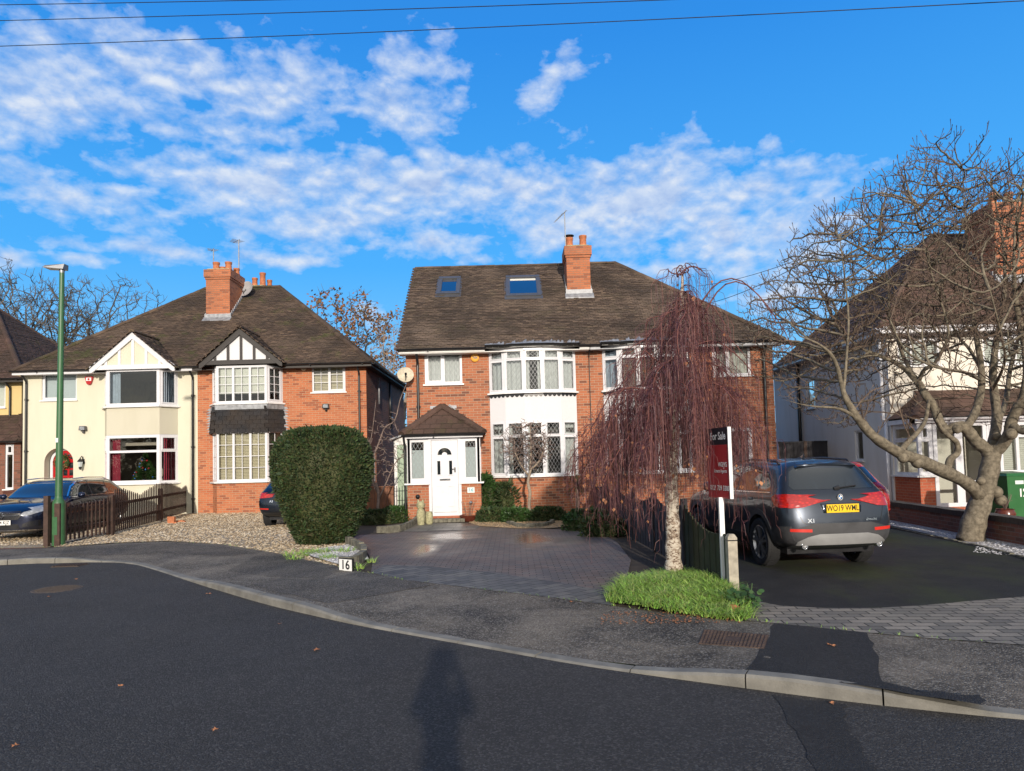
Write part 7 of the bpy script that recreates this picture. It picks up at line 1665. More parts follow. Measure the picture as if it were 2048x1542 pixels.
sword(1155, 1030, 'spiky sword-leaved plant right of the bow window', 150, .62, .85, 5); sword(1236, 1030, 'tall sword-leaved plant seen through the birch twigs', 110, .55, 1.25, 6)
r = random.Random(3); m_ = MB(); q = gnd(1042, 1040); blades(m_, q[0], q[1] + .5, .1, 110, .42, .16, r, .008, .6); q2 = gnd(1115, 1040); blades(m_, q2[0], q2[1] + .5, .1, 70, .35, .14, r, .008, .7)
o = m_.build('ornamental_grass', 'dry_grass', None, (q[0], q[1] + .5, .1), uv=False); o['label'] = 'yellowish tufts of ornamental grass under the bow window'; o['category'] = 'plant'
# small twisted tree in front of the bow window
def twig_tree(name, label, px, py, trunk, env, n, seed, mat, step=.07, kill=.09, rmin=.003, up=.0, jit=.35, cat='tree', wig=.012, dY=0, fork=None, z0=.1, infl=.8, tmat=None, maxr=.03):
    q = gnd(px, py); T = q[1] + dY; root = thing(name, label, cat, (q[0], T, z0)); rg = np.random.default_rng(seed)
    w = [tuple(at(a, b, T + d)) + (rr,) for a, b, d, rr in trunk]; c = catmull(w, 3); tr = MB(); tr.tube([p[:3] for p in c], [float(p[3]) for p in c], 9); seeds = [(p[:3], -1) for p in c[len(c) // 2:]]
    for f in fork or []:
        cf = catmull([tuple(at(a, b, T + d)) + (rr,) for a, b, d, rr in f], 3); tr.tube([p[:3] for p in cf], [float(p[3]) for p in cf], 7); seeds += [(p[:3], -1) for p in cf[2:]]
    A = []
    (ex, ey, ed), (sx, sy, sz) = env; ctr = np.array(at(ex, ey, T + ed))
    while len(A) < n:
        u = rg.normal(size=3); u /= np.linalg.norm(u); A.append(ctr + u * rg.uniform(0, 1) ** .45 * np.array([sx, sy, sz]))
    pos, par, rad, ch = grow(A, seeds, step=step, infl=infl, kill=kill, iters=90, up=up, jit=jit, seed=seed, rmin=rmin, maxn=6000); rad[len(seeds):] = np.minimum(rad[len(seeds):], maxr); th, tn = MB(), MB(); rr = random.Random(seed)
    for cc in chains(pos, par, rad, ch):
        if len(cc) == 1: continue
        qq = [float(rad[k]) for k in cc]; qq[0] = qq[1]; tn.tube([pos[k] + np.array([rr.gauss(0, wig) for _ in range(3)]) for k in cc], qq, 3 if max(qq) < .01 else 5, cap=False)
    tr.build('trunk', tmat or mat, root, smooth=True); tn.build('twigs', mat, root, uv=False); return root
twig_tree('twisted_hazel', 'small bare tree with twisted twigs and a pale trunk before the bow window', 1061, 1040, [(1061, 1034, 0, .055), (1058, 1010, 0, .045), (1060, 985, 0, .045), (1056, 965, 0, .04), (1060, 945, 0, .035), (1063, 935, 0, .03)], ((1052, 890, 0), (.80, .55, .75)), 2400, 6, 'bark_shrub', wig=.022, rmin=.006, tmat='bark_pale', kill=.08, dY=-.1,
          fork=[[(1056, 950, 0, .03), (1042, 930, -.1, .025), (1030, 905, -.15, .02)], [(1061, 940, 0, .03), (1080, 920, .1, .025), (1090, 890, .1, .02)], [(1060, 940, 0, .03), (1062, 900, 0, .02), (1060, 850, 0, .012)]])
twig_tree('bare_shrub', 'sprawling bare grey shrub by the side gate left of the porch', 752, 1045, [(752, 1045, 0, .05), (756, 1015, 0, .045), (757, 985, 0, .04), (752, 965, 0, .03)], ((765, 905, 0), (.75, .6, 1.15)), 800, 9, 'bark_shrub', rmin=.006, kill=.14, step=.1, wig=.02, up=.08, cat='shrub',
          fork=[[(755, 985, 0, .03), (740, 940, 0, .026), (760, 880, 0, .022), (770, 855, 0, .018), (790, 840, 0, .016), (800, 800, 0, .012), (812, 770, 0, .008)], [(757, 1000, 0, .028), (775, 960, 0, .02), (795, 920, 0, .014), (830, 905, 0, .008)], [(752, 970, 0, .02), (735, 930, 0, .015), (745, 860, 0, .01), (752, 800, 0, .007)]])
twig_tree('red_stemmed_shrub', 'bare red-stemmed shrub between the spiky plant and the birch', 1200, 1048, [(1200, 1048, 0, .03), (1196, 1010, 0, .025), (1186, 960, 0, .02)], ((1190, 905, 0), (.62, .5, 1.1)), 1200, 10, 'bark_red', rmin=.006, kill=.12, step=.1, wig=.012, up=.2, cat='shrub',
          fork=[[(1198, 1045, 0, .022), (1184, 990, 0, .018), (1178, 930, 0, .014), (1165, 870, 0, .008)], [(1202, 1045, 0, .022), (1206, 985, 0, .018), (1204, 920, 0, .014), (1210, 850, 0, .008)], [(1200, 1040, 0, .02), (1222, 1000, 0, .015), (1235, 960, 0, .01)], [(1196, 1040, 0, .02), (1165, 1010, 0, .014), (1150, 990, 0, .01)]])
# background trees
def far_tree(label, px, Y, ztop, spread, n, seed, leaf=None, mat='bark_far', name='bare_tree', rmin=.016, trunks=3, step=.30, kill=.38, dense=1, ctrz=None, ny=1.0, zlow=3.0):
    X = atX(px, 700, Y); root = thing(name, label, 'tree', (X, Y, .0), 'trees beyond the houses'); rg = np.random.default_rng(seed); seeds = []; tr = MB(); rr = random.Random(seed)
    for k in range(trunks):
        a = k * 2.1 + seed; q = [(X + .3 * math.cos(a), Y + .3 * math.sin(a), 0, .22)]
        for i in range(1, 6): t = i / 5; q.append((X + math.cos(a) * spread * .30 * t * t, Y + math.sin(a) * spread * .3 * t * t, ztop * .62 * t, .22 * (1 - t * .65)))
        c = catmull(q, 3); tr.tube([p[:3] for p in c], [float(p[3]) for p in c], 7); seeds += [(p[:3], -1) for p in c[6:]]
    A = []; cz = ctrz or ztop * .64
    while len(A) < n:
        u = rg.normal(size=3); u /= np.linalg.norm(u); p = np.array([X, Y, cz]) + u * rg.uniform(0, 1) ** .5 * np.array([spread, spread * ny, ztop - cz])
        if p[2] > zlow: A.append(p)
    pos, par, rad, ch = grow(A, seeds, step=step, infl=2.5, kill=kill, iters=90, up=.06, jit=.22, seed=seed, rmin=rmin, maxn=7000); rad[len(seeds):] = np.minimum(rad[len(seeds):], .07); tn = MB(); lf = MB()
    for cc in chains(pos, par, rad, ch):
        if len(cc) > 1: qq = [float(rad[k]) for k in cc]; qq[0] = qq[1]; tn.tube([pos[k] for k in cc], qq, 3, cap=False)
    for i in range(len(seeds), len(pos)):
        if rad[i] <= rmin * 1.5:
            for _ in range(2): d = Vector((rr.gauss(0, 1), rr.gauss(0, 1), rr.gauss(.4, .8))).normalized() * rr.uniform(.2, .5); p = Vector(pos[i]); tn.tube([p, p + d * .6 + Vector((0, 0, .03)), p + d + Vector((0, 0, .08))], [rmin * .8, rmin * .6, rmin * .4], 3, cap=False)
            if leaf:
                for _ in range(leaf):
                    if rr.random() < .75: p = Vector(pos[i]) + Vector((rr.gauss(0, .22), rr.gauss(0, .22), rr.gauss(0, .2))); u = Vector((rr.gauss(0, 1), rr.gauss(0, 1), rr.gauss(0, 1))).normalized() * .10; v = u.orthogonal().normalized() * .08; lf.add([p - u, p + v, p + u, p - v], [(0, 1, 2, 3)])
    tr.build('trunk', mat, root, smooth=True, uv=False); tn.build('branches', mat, root, uv=False)
    if lf.v: lf.build('leaves', 'oak_leaf', root, uv=False)
far_tree('leafless tree at the far left rising behind the yellow house', 0, 40, 14.2, 4.6, 1100, 51, rmin=.018, ctrz=9)
far_tree('leafless tree showing behind the street lamp post', 95, 41, 13.4, 4.4, 1100, 52, rmin=.018, ctrz=9)
far_tree('leafless tree whose branch tips reach over the cream house roof', 225, 42, 13.6, 4.6, 1000, 53, rmin=.018, ctrz=9)
far_tree('oak with rusty brown leaves between the two pairs of houses', 690, 42, 12.4, 4.4, 700, 54, leaf=6, name='oak_tree', ctrz=8.2)
far_tree('thin grey bare tree in the gap beside the dish', 792, 36, 9.4, 2.2, 520, 55, rmin=.012, mat='bark_pale', ctrz=6, zlow=1.5)
# dense far wood that closes the horizon all round
def wood():
    r = random.Random(90); m_ = MB()
    for i in range(900):
        a = r.uniform(0, 2 * math.pi); R = r.uniform(62, 80); X, Y = R * math.cos(a), 5 + R * math.sin(a); h = r.uniform(3.5, 7.5) if Y > 0 else r.uniform(4, 8.5); w = r.uniform(1.5, 3.2); n = 22
        for _ in range(n):
            p = Vector((X + r.gauss(0, w * .5), Y + r.gauss(0, w * .5), r.uniform(0, h))); u = Vector((r.gauss(0, 1), r.gauss(0, 1), r.gauss(0, 1))).normalized() * r.uniform(.4, 1.1); v = u.orthogonal().normalized() * r.uniform(.2, .7)
            m_.add([p - u, p + v, p + u, p - v], [(0, 1, 2, 3)])
    m_.build('distant_wood', 'wood', None, (0, 0, 0), uv=False, kind='stuff')
islandmat('wood', [(.06, .05, .035), (.09, .075, .05), (.05, .055, .03), (.11, .08, .05)], .9)
wood()
# ------------------------------------------------------------------ street furniture, fences and small things
def vp(px, py): return gnd(px, py)
# street lamp
lx, ly = gnd(117, 1091); H = atZ(122, 540, ly); lamp = thing('street_lamp', 'tall green tapering street lamp with a flat grey LED head', 'street lamp', (lx, ly, .1))
tx = atX(124, 545, ly); m_ = MB(); hb = 1.02; m_.lathe([(.135, .0), (.135, .92), (.125, .98), (.085, 1.05), (.075, 1.1)], (lx, ly, .1), 20); m_.tube([(lx, ly, 1.1), ((lx * 2 + tx) / 3, ly, 3), (tx, ly, H - .06)], [.075, .068, .052], 16); m_.build('pole', 'green_paint', lamp, smooth=True, sharp=40)
m_ = MB(); m_.tube([(tx, ly, H - .1), (tx, ly, H + .02)], [.05, .06], 12)
m_.hexa([(tx - .33, ly - .18, H + .03), (tx + .08, ly - .10, H + .0), (tx + .08, ly + .10, H + .0), (tx - .33, ly + .10, H + .03), (tx - .30, ly - .15, H + .08), (tx + .10, ly - .08, H + .12), (tx + .10, ly + .08, H + .12), (tx - .30, ly + .08, H + .08)]); m_.build('lamp_head', 'lamp_grey', lamp)
m_ = MB(); m_.box(lx - .03, lx + .03, ly - .086, ly - .078, 2.42, 2.52); m_.build('sticker', 'plaque', lamp)
m_ = MB(); m_.box(lx - .055, lx + .055, ly - .142, ly - .125, .35, .75); m_.build('access_door', 'green_paint', lamp)
# picket fence with wavy tops between the two drives
fA = [gnd(96, 1093), gnd(225, 1072), gnd(322, 1047), gnd(394, 1026)]; rf = random.Random(5)
fence = thing('picket_fence', 'dark brown picket fence with a wavy top between the two gravel drives', 'fence', (*fA[1], .12))
for i, (a, b) in enumerate(zip(fA, fA[1:])):
    f = Fr(a, b); n = int(f.L / .14); rails = MB(); pk = MB(); za, zb2 = gz(*a), gz(*b)
    for k in range(n):
        t = (k + .5) / n; u = f.L * t; z = za + (zb2 - za) * t; s = math.sin(t * math.pi)
        h = .98 - .16 * s if i == 0 else .86 + .26 * abs(math.cos((t - .0) * math.pi)) if i else 1.0
        h += rf.gauss(0, .008); w = .026
        pk.fpoly(f, [(u - w, z + .06), (u + w, z + .06), (u + w, z + h), (u, z + h + .05), (u - w, z + h)], .02, .04)
    pk.build('pickets', 'fence_brown', fence); z = (za + zb2) / 2
    for zz_ in (.28, .72): rails.hexa([f.P(0, za + zz_, .018), f.P(f.L, zb2 + zz_, .018), f.P(f.L, zb2 + zz_, -.03), f.P(0, za + zz_, -.03), f.P(0, za + zz_ + .08, .018), f.P(f.L, zb2 + zz_ + .08, .018), f.P(f.L, zb2 + zz_ + .08, -.03), f.P(0, za + zz_ + .08, -.03)])
    rails.build('rail', 'fence_brown', fence)
for i, p in enumerate(fA[:3] + [(fA[3][0], fA[3][1] - .05)]):
    m_ = MB(); z = gz(*p); m_.box(p[0] - .05, p[0] + .05, p[1] - .09, p[1] + .01, z, z + (1.12 if i == 0 else 1.0 if i < 3 else 1.25)); m_.build('post', 'fence_brown', fence)
    if i in (1, 2): m_ = MB(); m_.box(p[0] - .10, p[0] - .05, p[1] - .10, p[1] - .02, z, z + .5); m_.build('repair_stub', 'fence_red', fence)
m_ = MB(); m_.box(fA[0][0] + .12, fA[0][0] + .24, fA[0][1] + .02, fA[0][1] + .14, .1, 1.05); m_.build('post', 'fence_brown', fence)
for k, (px, py) in enumerate([(343, 1046), (360, 1044)]):
    q = gnd(px, py, .17); m_ = MB(); m_.box(q[0] - .1, q[0] + .1, q[1] - .05, q[1] + .05, .15, .22 + .14 * (k == 0)); m_.box(q[0] - .06, q[0] + .15, q[1] - .03, q[1] + .07, .15, .20); o = m_.build('brick', 'terracotta', None, (q[0], q[1], .15)); o['label'] = ['upright loose orange brick at the foot of the picket fence', 'loose brick lying flat beside the upright one by the fence'][k]; o['category'] = 'brick'
# stone edging and number stone at the corner of the gravel
m_ = MB(); ed = smooth_line([gnd(676, 1134), gnd(705, 1137), gnd(732, 1124), gnd(736, 1110), gnd(722, 1098), gnd(700, 1090)], 3); ln = resample(ed, 15)
for a, b in zip(ln, ln[1:]):
    d = Vector((b[0] - a[0], b[1] - a[1], 0)); s = d.normalized().cross(Vector((0, 0, 1))) * -.05; h = .17 + rf.uniform(-.015, .01); a2 = Vector((a[0], a[1], .1)) + d * .04; b2 = Vector((b[0], b[1], .1)) - d * .04
    m_.hexa([a2, b2, b2 + s * 2, a2 + s * 2, a2 + Vector((0, 0, h)), b2 + Vector((0, 0, h)), b2 + s * 2 + Vector((0, 0, h)), a2 + s * 2 + Vector((0, 0, h))])
o = m_.build('stone_edging', 'stone_edge', None, 'base'); o['label'] = 'curved mossy stone edging round the corner of white gravel'; o['category'] = 'edging'
q0, q1 = gnd(679, 1139), gnd(705, 1141); n0 = thing('number_plate_stone', 'white tile with black 16 leaning on the corner edging at the pavement', 'house number', (*q0, .1)); f = Fr((q0[0], q0[1] - .05), (q1[0] + .02, q1[1] - .08)); m_ = MB(); m_.fbox(f, 0, f.L, .08, .29, -.03, 0); m_.build('border', 'ink', n0); m_ = MB(); m_.fbox(f, .015, f.L - .015, .095, .275, .0, .004); m_.build('tile', 'plate_white', n0); t = MB(); text_mb(t, '16', .20, lambda a, b, d: f.P(f.L / 2 + a, .185 + b, .007), 0, bold=.004); t.build('lettering', 'ink', n0)
def curved_edge(pts, n, label, h=.16, w=.09, mat='stone_edge'):
    m_ = MB(); ln = resample(smooth_line(pts, 2), n)
    for a, b in zip(ln, ln[1:]):
        d = Vector((b[0] - a[0], b[1] - a[1], 0)); s = d.normalized().cross(Vector((0, 0, 1))) * -w; hh = h + rf.uniform(-.012, .012); a2 = Vector((a[0], a[1], .1)) + d * .05; b2 = Vector((b[0], b[1], .1)) - d * .05; m_.hexa([a2, b2, b2 + s, a2 + s, a2 + Vector((0, 0, hh)), b2 + Vector((0, 0, hh)), b2 + s + Vector((0, 0, hh)), a2 + s + Vector((0, 0, hh))])
    o = m_.build('stone_edging', mat, None, 'base'); o['label'] = label; o['category'] = 'edging'
curved_edge([gnd(752, 1066), gnd(785, 1067), gnd(815, 1060), gnd(835, 1047), gnd(840, 1040)], 12, 'curved upright stone edging in front of the low hedge left of the porch')
curved_edge([gnd(1012, 1048), gnd(1030, 1054), gnd(1062, 1056), gnd(1095, 1053), gnd(1110, 1046)], 12, 'small half-round stone edging at the foot of the twisted tree', .09)
poly_sheet('gold_gravel', [gnd(*p) for p in [(938, 1046), (960, 1053), (1040, 1058), (1100, 1057), (1150, 1052), (1158, 1044), (1100, 1036), (960, 1038)]], .108, 'gravel_gold')
stones('gravel_stones', [[gnd(*p) for p in [(938, 1046), (960, 1053), (1040, 1058), (1100, 1057), (1150, 1052), (1158, 1044), (1100, 1036), (960, 1038)]]], 3000, 'stones_gold', 15, .01, .022, lambda x, y: .11)
# statue, planter, plaque, lights on the middle house
q = gnd(842, 1050); st_ = thing('garden_statue', 'weathered mossy stone owl statue left of the white front door', 'statue', (q[0], q[1], .1)); m_ = MB(); m_.lathe([(.09, 0), (.10, .1), (.12, .25), (.10, .38), (.07, .42)], (q[0], q[1], .1), 14); m_.lathe([(.07, .42), (.11, .48), (.11, .56), (.06, .62)], (q[0], q[1], .1), 12); m_.lathe([(.035, .58), (.03, .64), (.005, .68)], (q[0] - .06, q[1], .1), 8); m_.lathe([(.035, .58), (.03, .64), (.005, .68)], (q[0] + .06, q[1], .1), 8); m_.lathe([(.08, 0), (.11, .06), (.10, .3), (.08, .34)], (q[0] + .2, q[1] + .15, .1), 12); m_.build('figure', 'statue', st_, smooth=True, sharp=50)
q = gnd(938, 1043); pt = thing('planter', 'wide brown bowl of gravel and thin stems beside the front door', 'planter', (q[0], q[1], .1)); m_ = MB(); m_.lathe([(.16, 0), (.24, .10), (.27, .17), (.25, .17), (.22, .13), (.001, .13)], (q[0], q[1] + .15, .1), 18, cap=False); m_.build('bowl', 'pot_brown', pt, smooth=True, sharp=50); m_ = MB(); m_.lathe([(.001, .16), (.22, .145)], (q[0], q[1] + .15, .1), 14, cap=False); m_.build('soil', 'gravel_gold', pt); m_ = MB(); rr = random.Random(4)
for _ in range(16): a = rr.uniform(0, 6.3); m_.tube([(q[0] + .08 * math.cos(a), q[1] + .15, .24), (q[0] + .14 * math.cos(a), q[1] + .15 + .05 * math.sin(a), .5), (q[0] + .22 * math.cos(a), q[1] + .15 + .1 * math.sin(a), .62 + .15 * rr.random())], [.004, .003, .002], 3)
m_.build('stems', 'bark_shrub', pt)
f = frP; c = at(942, 980, YP); m_ = MB(); uu = c.x - pl; m_.fbox(f, uu - .10, uu + .10, c.z - .075, c.z + .075, .003, .018); o = m_.build('house_number_plaque', 'plaque', None, (c.x, YP, c.z)); o['label'] = 'small pale plaque with teal 16 right of the white door'; o['category'] = 'sign'; t = MB(); text_mb(t, '16', .13, lambda a, b, d: f.P(uu + a, c.z + b, .021), 0, bold=.003); t.build('lettering', 'teal', o)
def wall_light(fr, px, py, Y, mat, r_, label, u0=0):
    c = at(px, py, Y); m_ = MB(); m_.lathe([(.001, -.10), (r_, -.08), (r_, -.02), (r_ * .6, 0)], (c.x, Y, c.z), 14, axis='y'); o = m_.build('wall_light', mat, None, (c.x, Y, c.z), smooth=True); o['label'] = label; o['category'] = 'light'
wall_light(frP, 836, 993, YP, 'black_plastic', .06, 'round black lamp on the brick left of the front door'); wall_light(frP, 942, 1005, YP, 'chrome', .05, 'small round silver lamp on the brick right of the front door')
# alarm boxes
def disc_alarm():
    c = at(950, 716, Y2); o = thing('alarm_box', 'round orange alarm box high on the brown brick wall', 'alarm box', (c.x, Y2, c.z)); m_ = MB(); m_.lathe([(.001, -.075), (.09, -.075), (.12, -.055), (.125, 0)], (c.x, Y2 - .002, c.z), 28, axis='y'); m_.build('case', 'alarm_orange', o, smooth=True, sharp=40); t = MB(); text_mb(t, 'Yale', .085, lambda a, b, d: (c.x + a, Y2 - .081, c.z + b), 0, bold=.004); t.build('lettering', 'ink', o)
disc_alarm()
def shield_alarm(px, py, Y, mat, label, txt=None):
    c = at(px, py, Y); f = Fr((c.x, Y), (c.x + 1, Y)); o = thing('alarm_box', label, 'alarm box', (c.x, Y, c.z)); m_ = MB(); m_.fpoly(f, [(-.12, c.z + .13), (-.14, c.z + .09), (-.08, c.z - .11), (-.04, c.z - .15), (.04, c.z - .15), (.08, c.z - .11), (.14, c.z + .09), (.12, c.z + .13)], .0, .08); m_.build('case', mat, o)
    if txt: m_ = MB(); m_.fbox(f, -.09, .09, c.z - .02, c.z + .09, .08, .086); m_.build('badge', 'sign_white', o); t = MB(); fan(t, f, 0, c.z + .035, .04, .088, 0, 2 * math.pi, 12); t.build('emblem', 'red_gloss', o)
shield_alarm(180, 761, Y1, 'red_gloss', 'red and white alarm box high on the cream wall', 1); shield_alarm(608, 733, Y1, 'cream_plastic', 'cream alarm box under the eaves of the orange brick house')
def flood(px, py, label, mat='black_plastic'):
    c = at(px, py, Y1); f = Fr((c.x, Y1), (c.x + 1, Y1)); o = thing('floodlight', label, 'floodlight', (c.x, Y1, c.z)); m_ = MB(); m_.fpoly(f, [(-.10, c.z + .08), (.10, c.z + .08), (.12, c.z - .07), (-.12, c.z - .07)], .05, .15); m_.fbox(f, -.02, .02, c.z - .12, c.z + .02, .0, .05); m_.lathe([(.04, -.1), (.045, -.14), (.03, -.17)], (c.x, Y1 - .06, c.z - .0), 10); m_.build('housing', mat, o); m_ = MB(); m_.fbox(f, -.08, .08, c.z - .05, c.z + .06, .15, .155); m_.build('lens', 'head_clear', o)
flood(653, 813, 'black floodlight on the orange brick wall above the yew bush'); flood(169, 857, 'small dark security light on the cream wall above the lantern', 'grey_plastic')
c = at(166, 925, Y1); o = thing('wall_lantern', 'black carriage lantern on the cream wall beside the arched door', 'lantern', (c.x, Y1, c.z)); m_ = MB(); m_.tube([(c.x + .02, Y1, c.z + .05), (c.x + .02, Y1 - .1, c.z + .22), (c.x, Y1 - .16, c.z + .16)], .015, 6); m_.lathe([(.005, .16), (.10, .05), (.10, .03), (.09, .03), (.05, -.17), (.055, -.19), (.01, -.26)], (c.x, Y1 - .16, c.z), 6); m_.box(c.x - .03, c.x + .06, Y1 - .02, Y1, c.z - .05, c.z + .12); m_.build('frame', 'black_plastic', o); m_ = MB(); m_.lathe([(.092, .02), (.055, -.15)], (c.x, Y1 - .16, c.z), 6); m_.build('lantern_glass', 'frosted', o)
# wreath on the red door
c = at(124, 925, Y1 + .24); o = thing('door_wreath', 'leafy green and gold wreath hanging on the red arched door', 'wreath', (c.x, Y1 + .22, c.z)); m_ = MB(); g_ = MB(); rr = random.Random(6)
for k in range(520):
    a = rr.uniform(0, 6.28); R = .20 + rr.gauss(0, .045); p = Vector((c.x + R * math.cos(a), Y1 + .24 - abs(rr.gauss(0, .03)), c.z + R * math.sin(a))); u = Vector((rr.gauss(0, 1), rr.gauss(0, .6), rr.gauss(0, 1))).normalized() * .045; v = u.orthogonal().normalized() * .016
    (g_ if k % 7 == 0 else m_).add([p - u, p + v, p + u, p - v], [(0, 1, 2, 3)])
m_.build('foliage', 'hedge_green', o, uv=False); g_.build('trimmings', 'brown_leaf', o, uv=False)
# christmas tree behind the cream bay window
c = at(288, 950, Y1 + .35); o = thing('christmas_tree', 'decorated christmas tree behind the cream bay window', 'christmas tree', (c.x, Y1 + .35, .9)); m_ = MB(); zt_ = atZ(288, 905, Y1 + .35); z0_ = atZ(288, 975, Y1 + .35)
for k in range(2600): t = rr.random(); R = .62 * (1 - t) * rr.uniform(.4, 1); a = rr.uniform(0, 6.28); p = Vector((c.x + R * math.cos(a), Y1 + .45 + R * .6 * math.sin(a), z0_ + (zt_ - z0_) * t)); u = Vector((math.cos(a), math.sin(a) * .6, rr.gauss(-.1, .3))).normalized() * .06; v = u.orthogonal().normalized() * .012; m_.add([p - u, p + v, p + u, p - v], [(0, 1, 2, 3)])
m_.build('foliage', 'hedge_green', o, uv=False); m_ = MB()
for k in range(22): t = rr.uniform(0, .85); R = .6 * (1 - t); a = rr.uniform(3.3, 6.1); m_.lathe([(.001, -.03), (.028, -.012), (.028, .012), (.001, .03)], (c.x + R * math.cos(a), Y1 + .42 + R * .6 * math.sin(a), z0_ + (zt_ - z0_) * t), 8, mi=k % 2)
m_.build('baubles', ['bauble', 'bauble_blue'], o, smooth=True, kind='stuff')
# dishes and aerials
def dish(px, py, Y, r_, mat, label, tgt, az=.3):
    c = at(px, py, Y); o = thing('satellite_dish', label, 'satellite dish', tuple(c)); n = Vector((math.sin(az), -math.cos(az), .35)).normalized(); a = n.orthogonal().normalized(); b = n.cross(a); m_ = MB(); vs = []; rings = 6; sg = 24
    for j in range(rings + 1):
        R = r_ * j / rings; d = -.28 * r_ * (1 - (j / rings) ** 2)
        for i in range(sg): t = 2 * math.pi * i / sg; vs.append(c + (a * math.cos(t) + b * math.sin(t)) * R + n * d)
    k = len(vs); vs2 = [Vector(v) - n * .012 for v in vs]; fs = [(j * sg + i, j * sg + (i + 1) % sg, (j + 1) * sg + (i + 1) % sg, (j + 1) * sg + i) for j in range(rings) for i in range(sg)]
    m_.add(vs + vs2, fs + [tuple(q + k for q in reversed(f)) for f in fs] + [(rings * sg + i, rings * sg + (i + 1) % sg, rings * sg + (i + 1) % sg + k, rings * sg + i + k) for i in range(sg)]); m_.build('reflector', mat, o, smooth=True, sharp=60)
    m_ = MB(); lo = c - Vector((0, 0, r_ * .9)); ft = c + n * r_ * .9 - Vector((0, 0, r_ * .35)); m_.tube([lo, ft], .012, 6); m_.tube([ft - n * .03, ft + n * .06 * -1 + Vector((0, 0, .05))], .035, 8); m_.tube([c - n * .05, Vector(tgt)], .02, 6); m_.build('arm', 'black_plastic', o)
dish(811, 749, Y2 - .35, .24, 'dish_cream', 'rusty cream satellite dish on the left corner of the middle house', (XC, Y2 - .0, atZ(811, 762, Y2)), .2)
cpy = roofpt(435, 636, YE1, ZE1, K1); dish(490, 577, cpy.y + 1.2, .34, 'dish_grey', 'grey satellite dish beside the front chimney of the left pair', (atX(478, 577, cpy.y + 1.2), cpy.y + 1.2, atZ(478, 600, cpy.y + 1.2)), -.3)
def aerial(px, py0, py1, Y, label, boom, nel=8, el=.28, az=.6, r_=.018, tilt=0, cluster=False):
    b0 = at(px, py0, Y); t0 = at(px, py1, Y); t0.x = b0.x; o = thing('tv_aerial', label, 'aerial', tuple(b0)); m_ = MB(); m_.tube([b0, t0], r_, 6); m_.build('mast', 'lead', o); m_ = MB(); d = Vector((math.cos(az), math.sin(az), tilt)).normalized(); s = d.cross(Vector((0, 0, 1))).normalized() if not cluster else Vector((0, 0, 1)); e = t0 + d * boom; m_.tube([t0 - d * .1, e], .012, 5)
    for i in range(nel): p = t0 + d * (boom * (i + .3) / nel); m_.tube([p - s * el * (1 - .4 * i / nel), p + s * el * (1 - .4 * i / nel)], .006, 4)
    m_.build('antenna', 'lead', o)
aerial(427, 522, 498, cpy.y + .6, 'short tv aerial behind the pots of the left chimney', .35, 5, .22, 2.2, .02); aerial(478, 560, 480, cpy.y + 1.4, 'tall tv aerial mast right of the left chimney', .5, 7, .26, 2.4, .022)
for sgn in (0, 1):
    pass
aerial(1132, 520, 424, CH2[2] + .1, 'thin mast with a downward-pointing yagi aerial on the middle chimney', .55, 7, .2, 3.6, .017, tilt=-1.0)
m_ = MB(); 
# for-sale board on its white post, beside the stub of a concrete fence post
bq = gnd(1449, 1182); sg = thing('for_sale_board', 'dark red and navy estate agent board on a white wooden post', 'sign', (bq[0], bq[1], .1)); zb0, zb1 = atZ(1450, 996, bq[1]), atZ(1455, 855, bq[1]); m_ = MB(); m_.box(bq[0] - .028, bq[0] + .028, bq[1] - .025, bq[1] + .025, .05, zb0 + .01); m_.build('post', 'sign_white', sg)
xr = atX(1459, 930, bq[1] - .22); c1 = (xr, bq[1] - .22); c0 = (xr - .10, bq[1] + .34); f = Fr(c0, c1)
m_ = MB(); m_.fbox(f, 0, f.L, zb0, zb1 - .21, 0, .008, 0); m_.fbox(f, 0, f.L, zb1 - .209, zb1, 0, .008, 1); m_.fbox(f, f.L, f.L + .012, zb0, zb1, -.03, .012, 2); bo = m_.build('board', ['sign_red', 'sign_navy', 'sign_white'], sg); t = MB()
def ft(u, z): return lambda a, b, d: f.P(u + a, z + b, .011)
text_mb(t, 'For Sale', .13, ft(f.L * .55, zb1 - .105), 0, bold=.003, sx=.95); text_mb(t, 'ways', .12, ft(f.L * .72, zb0 + .42), 0, bold=.001); text_mb(t, 'Estate Agents', .06, ft(f.L * .62, zb0 + .33), 0, bold=.001); text_mb(t, '0121 709 3300', .085, ft(f.L * .55, zb0 + .12), 0, bold=.002, sx=.98); t.build('lettering', 'sign_white', bo)
cq_ = gnd(1467, 1190); cp_ = thing('concrete_post', 'short weathered concrete fence post beside the for sale board', 'post', (*cq_, .1)); m_ = MB(); zt_ = atZ(1463, 1068, cq_[1]); X, Y = cq_
m_.hexa([(X - .055, Y - .05, .05), (X + .055, Y - .05, .05), (X + .055, Y + .06, .05), (X - .055, Y + .06, .05), (X - .055, Y - .05, zt_ - .04), (X + .055, Y - .05, zt_ - .04), (X + .055, Y + .06, zt_ - .04), (X - .055, Y + .06, zt_ - .04)]); m_.hexa([(X - .055, Y - .05, zt_ - .04), (X + .055, Y - .05, zt_ - .04), (X + .055, Y + .06, zt_ - .04), (X - .055, Y + .06, zt_ - .04), (X - .03, Y - .03, zt_), (X + .03, Y - .03, zt_), (X + .03, Y + .04, zt_), (X - .03, Y + .04, zt_)]); m_.build('shaft', 'concrete', cp_)
m_ = MB(); m_.tube([(X - .06, Y - .055, zt_ - .07), (X + .06, Y - .055, zt_ - .07), (X + .06, Y + .06, zt_ - .07), (X - .06, Y + .06, zt_ - .07), (X - .06, Y - .055, zt_ - .07)], .006, 4); m_.build('wire_tie', 'black_plastic', cp_)
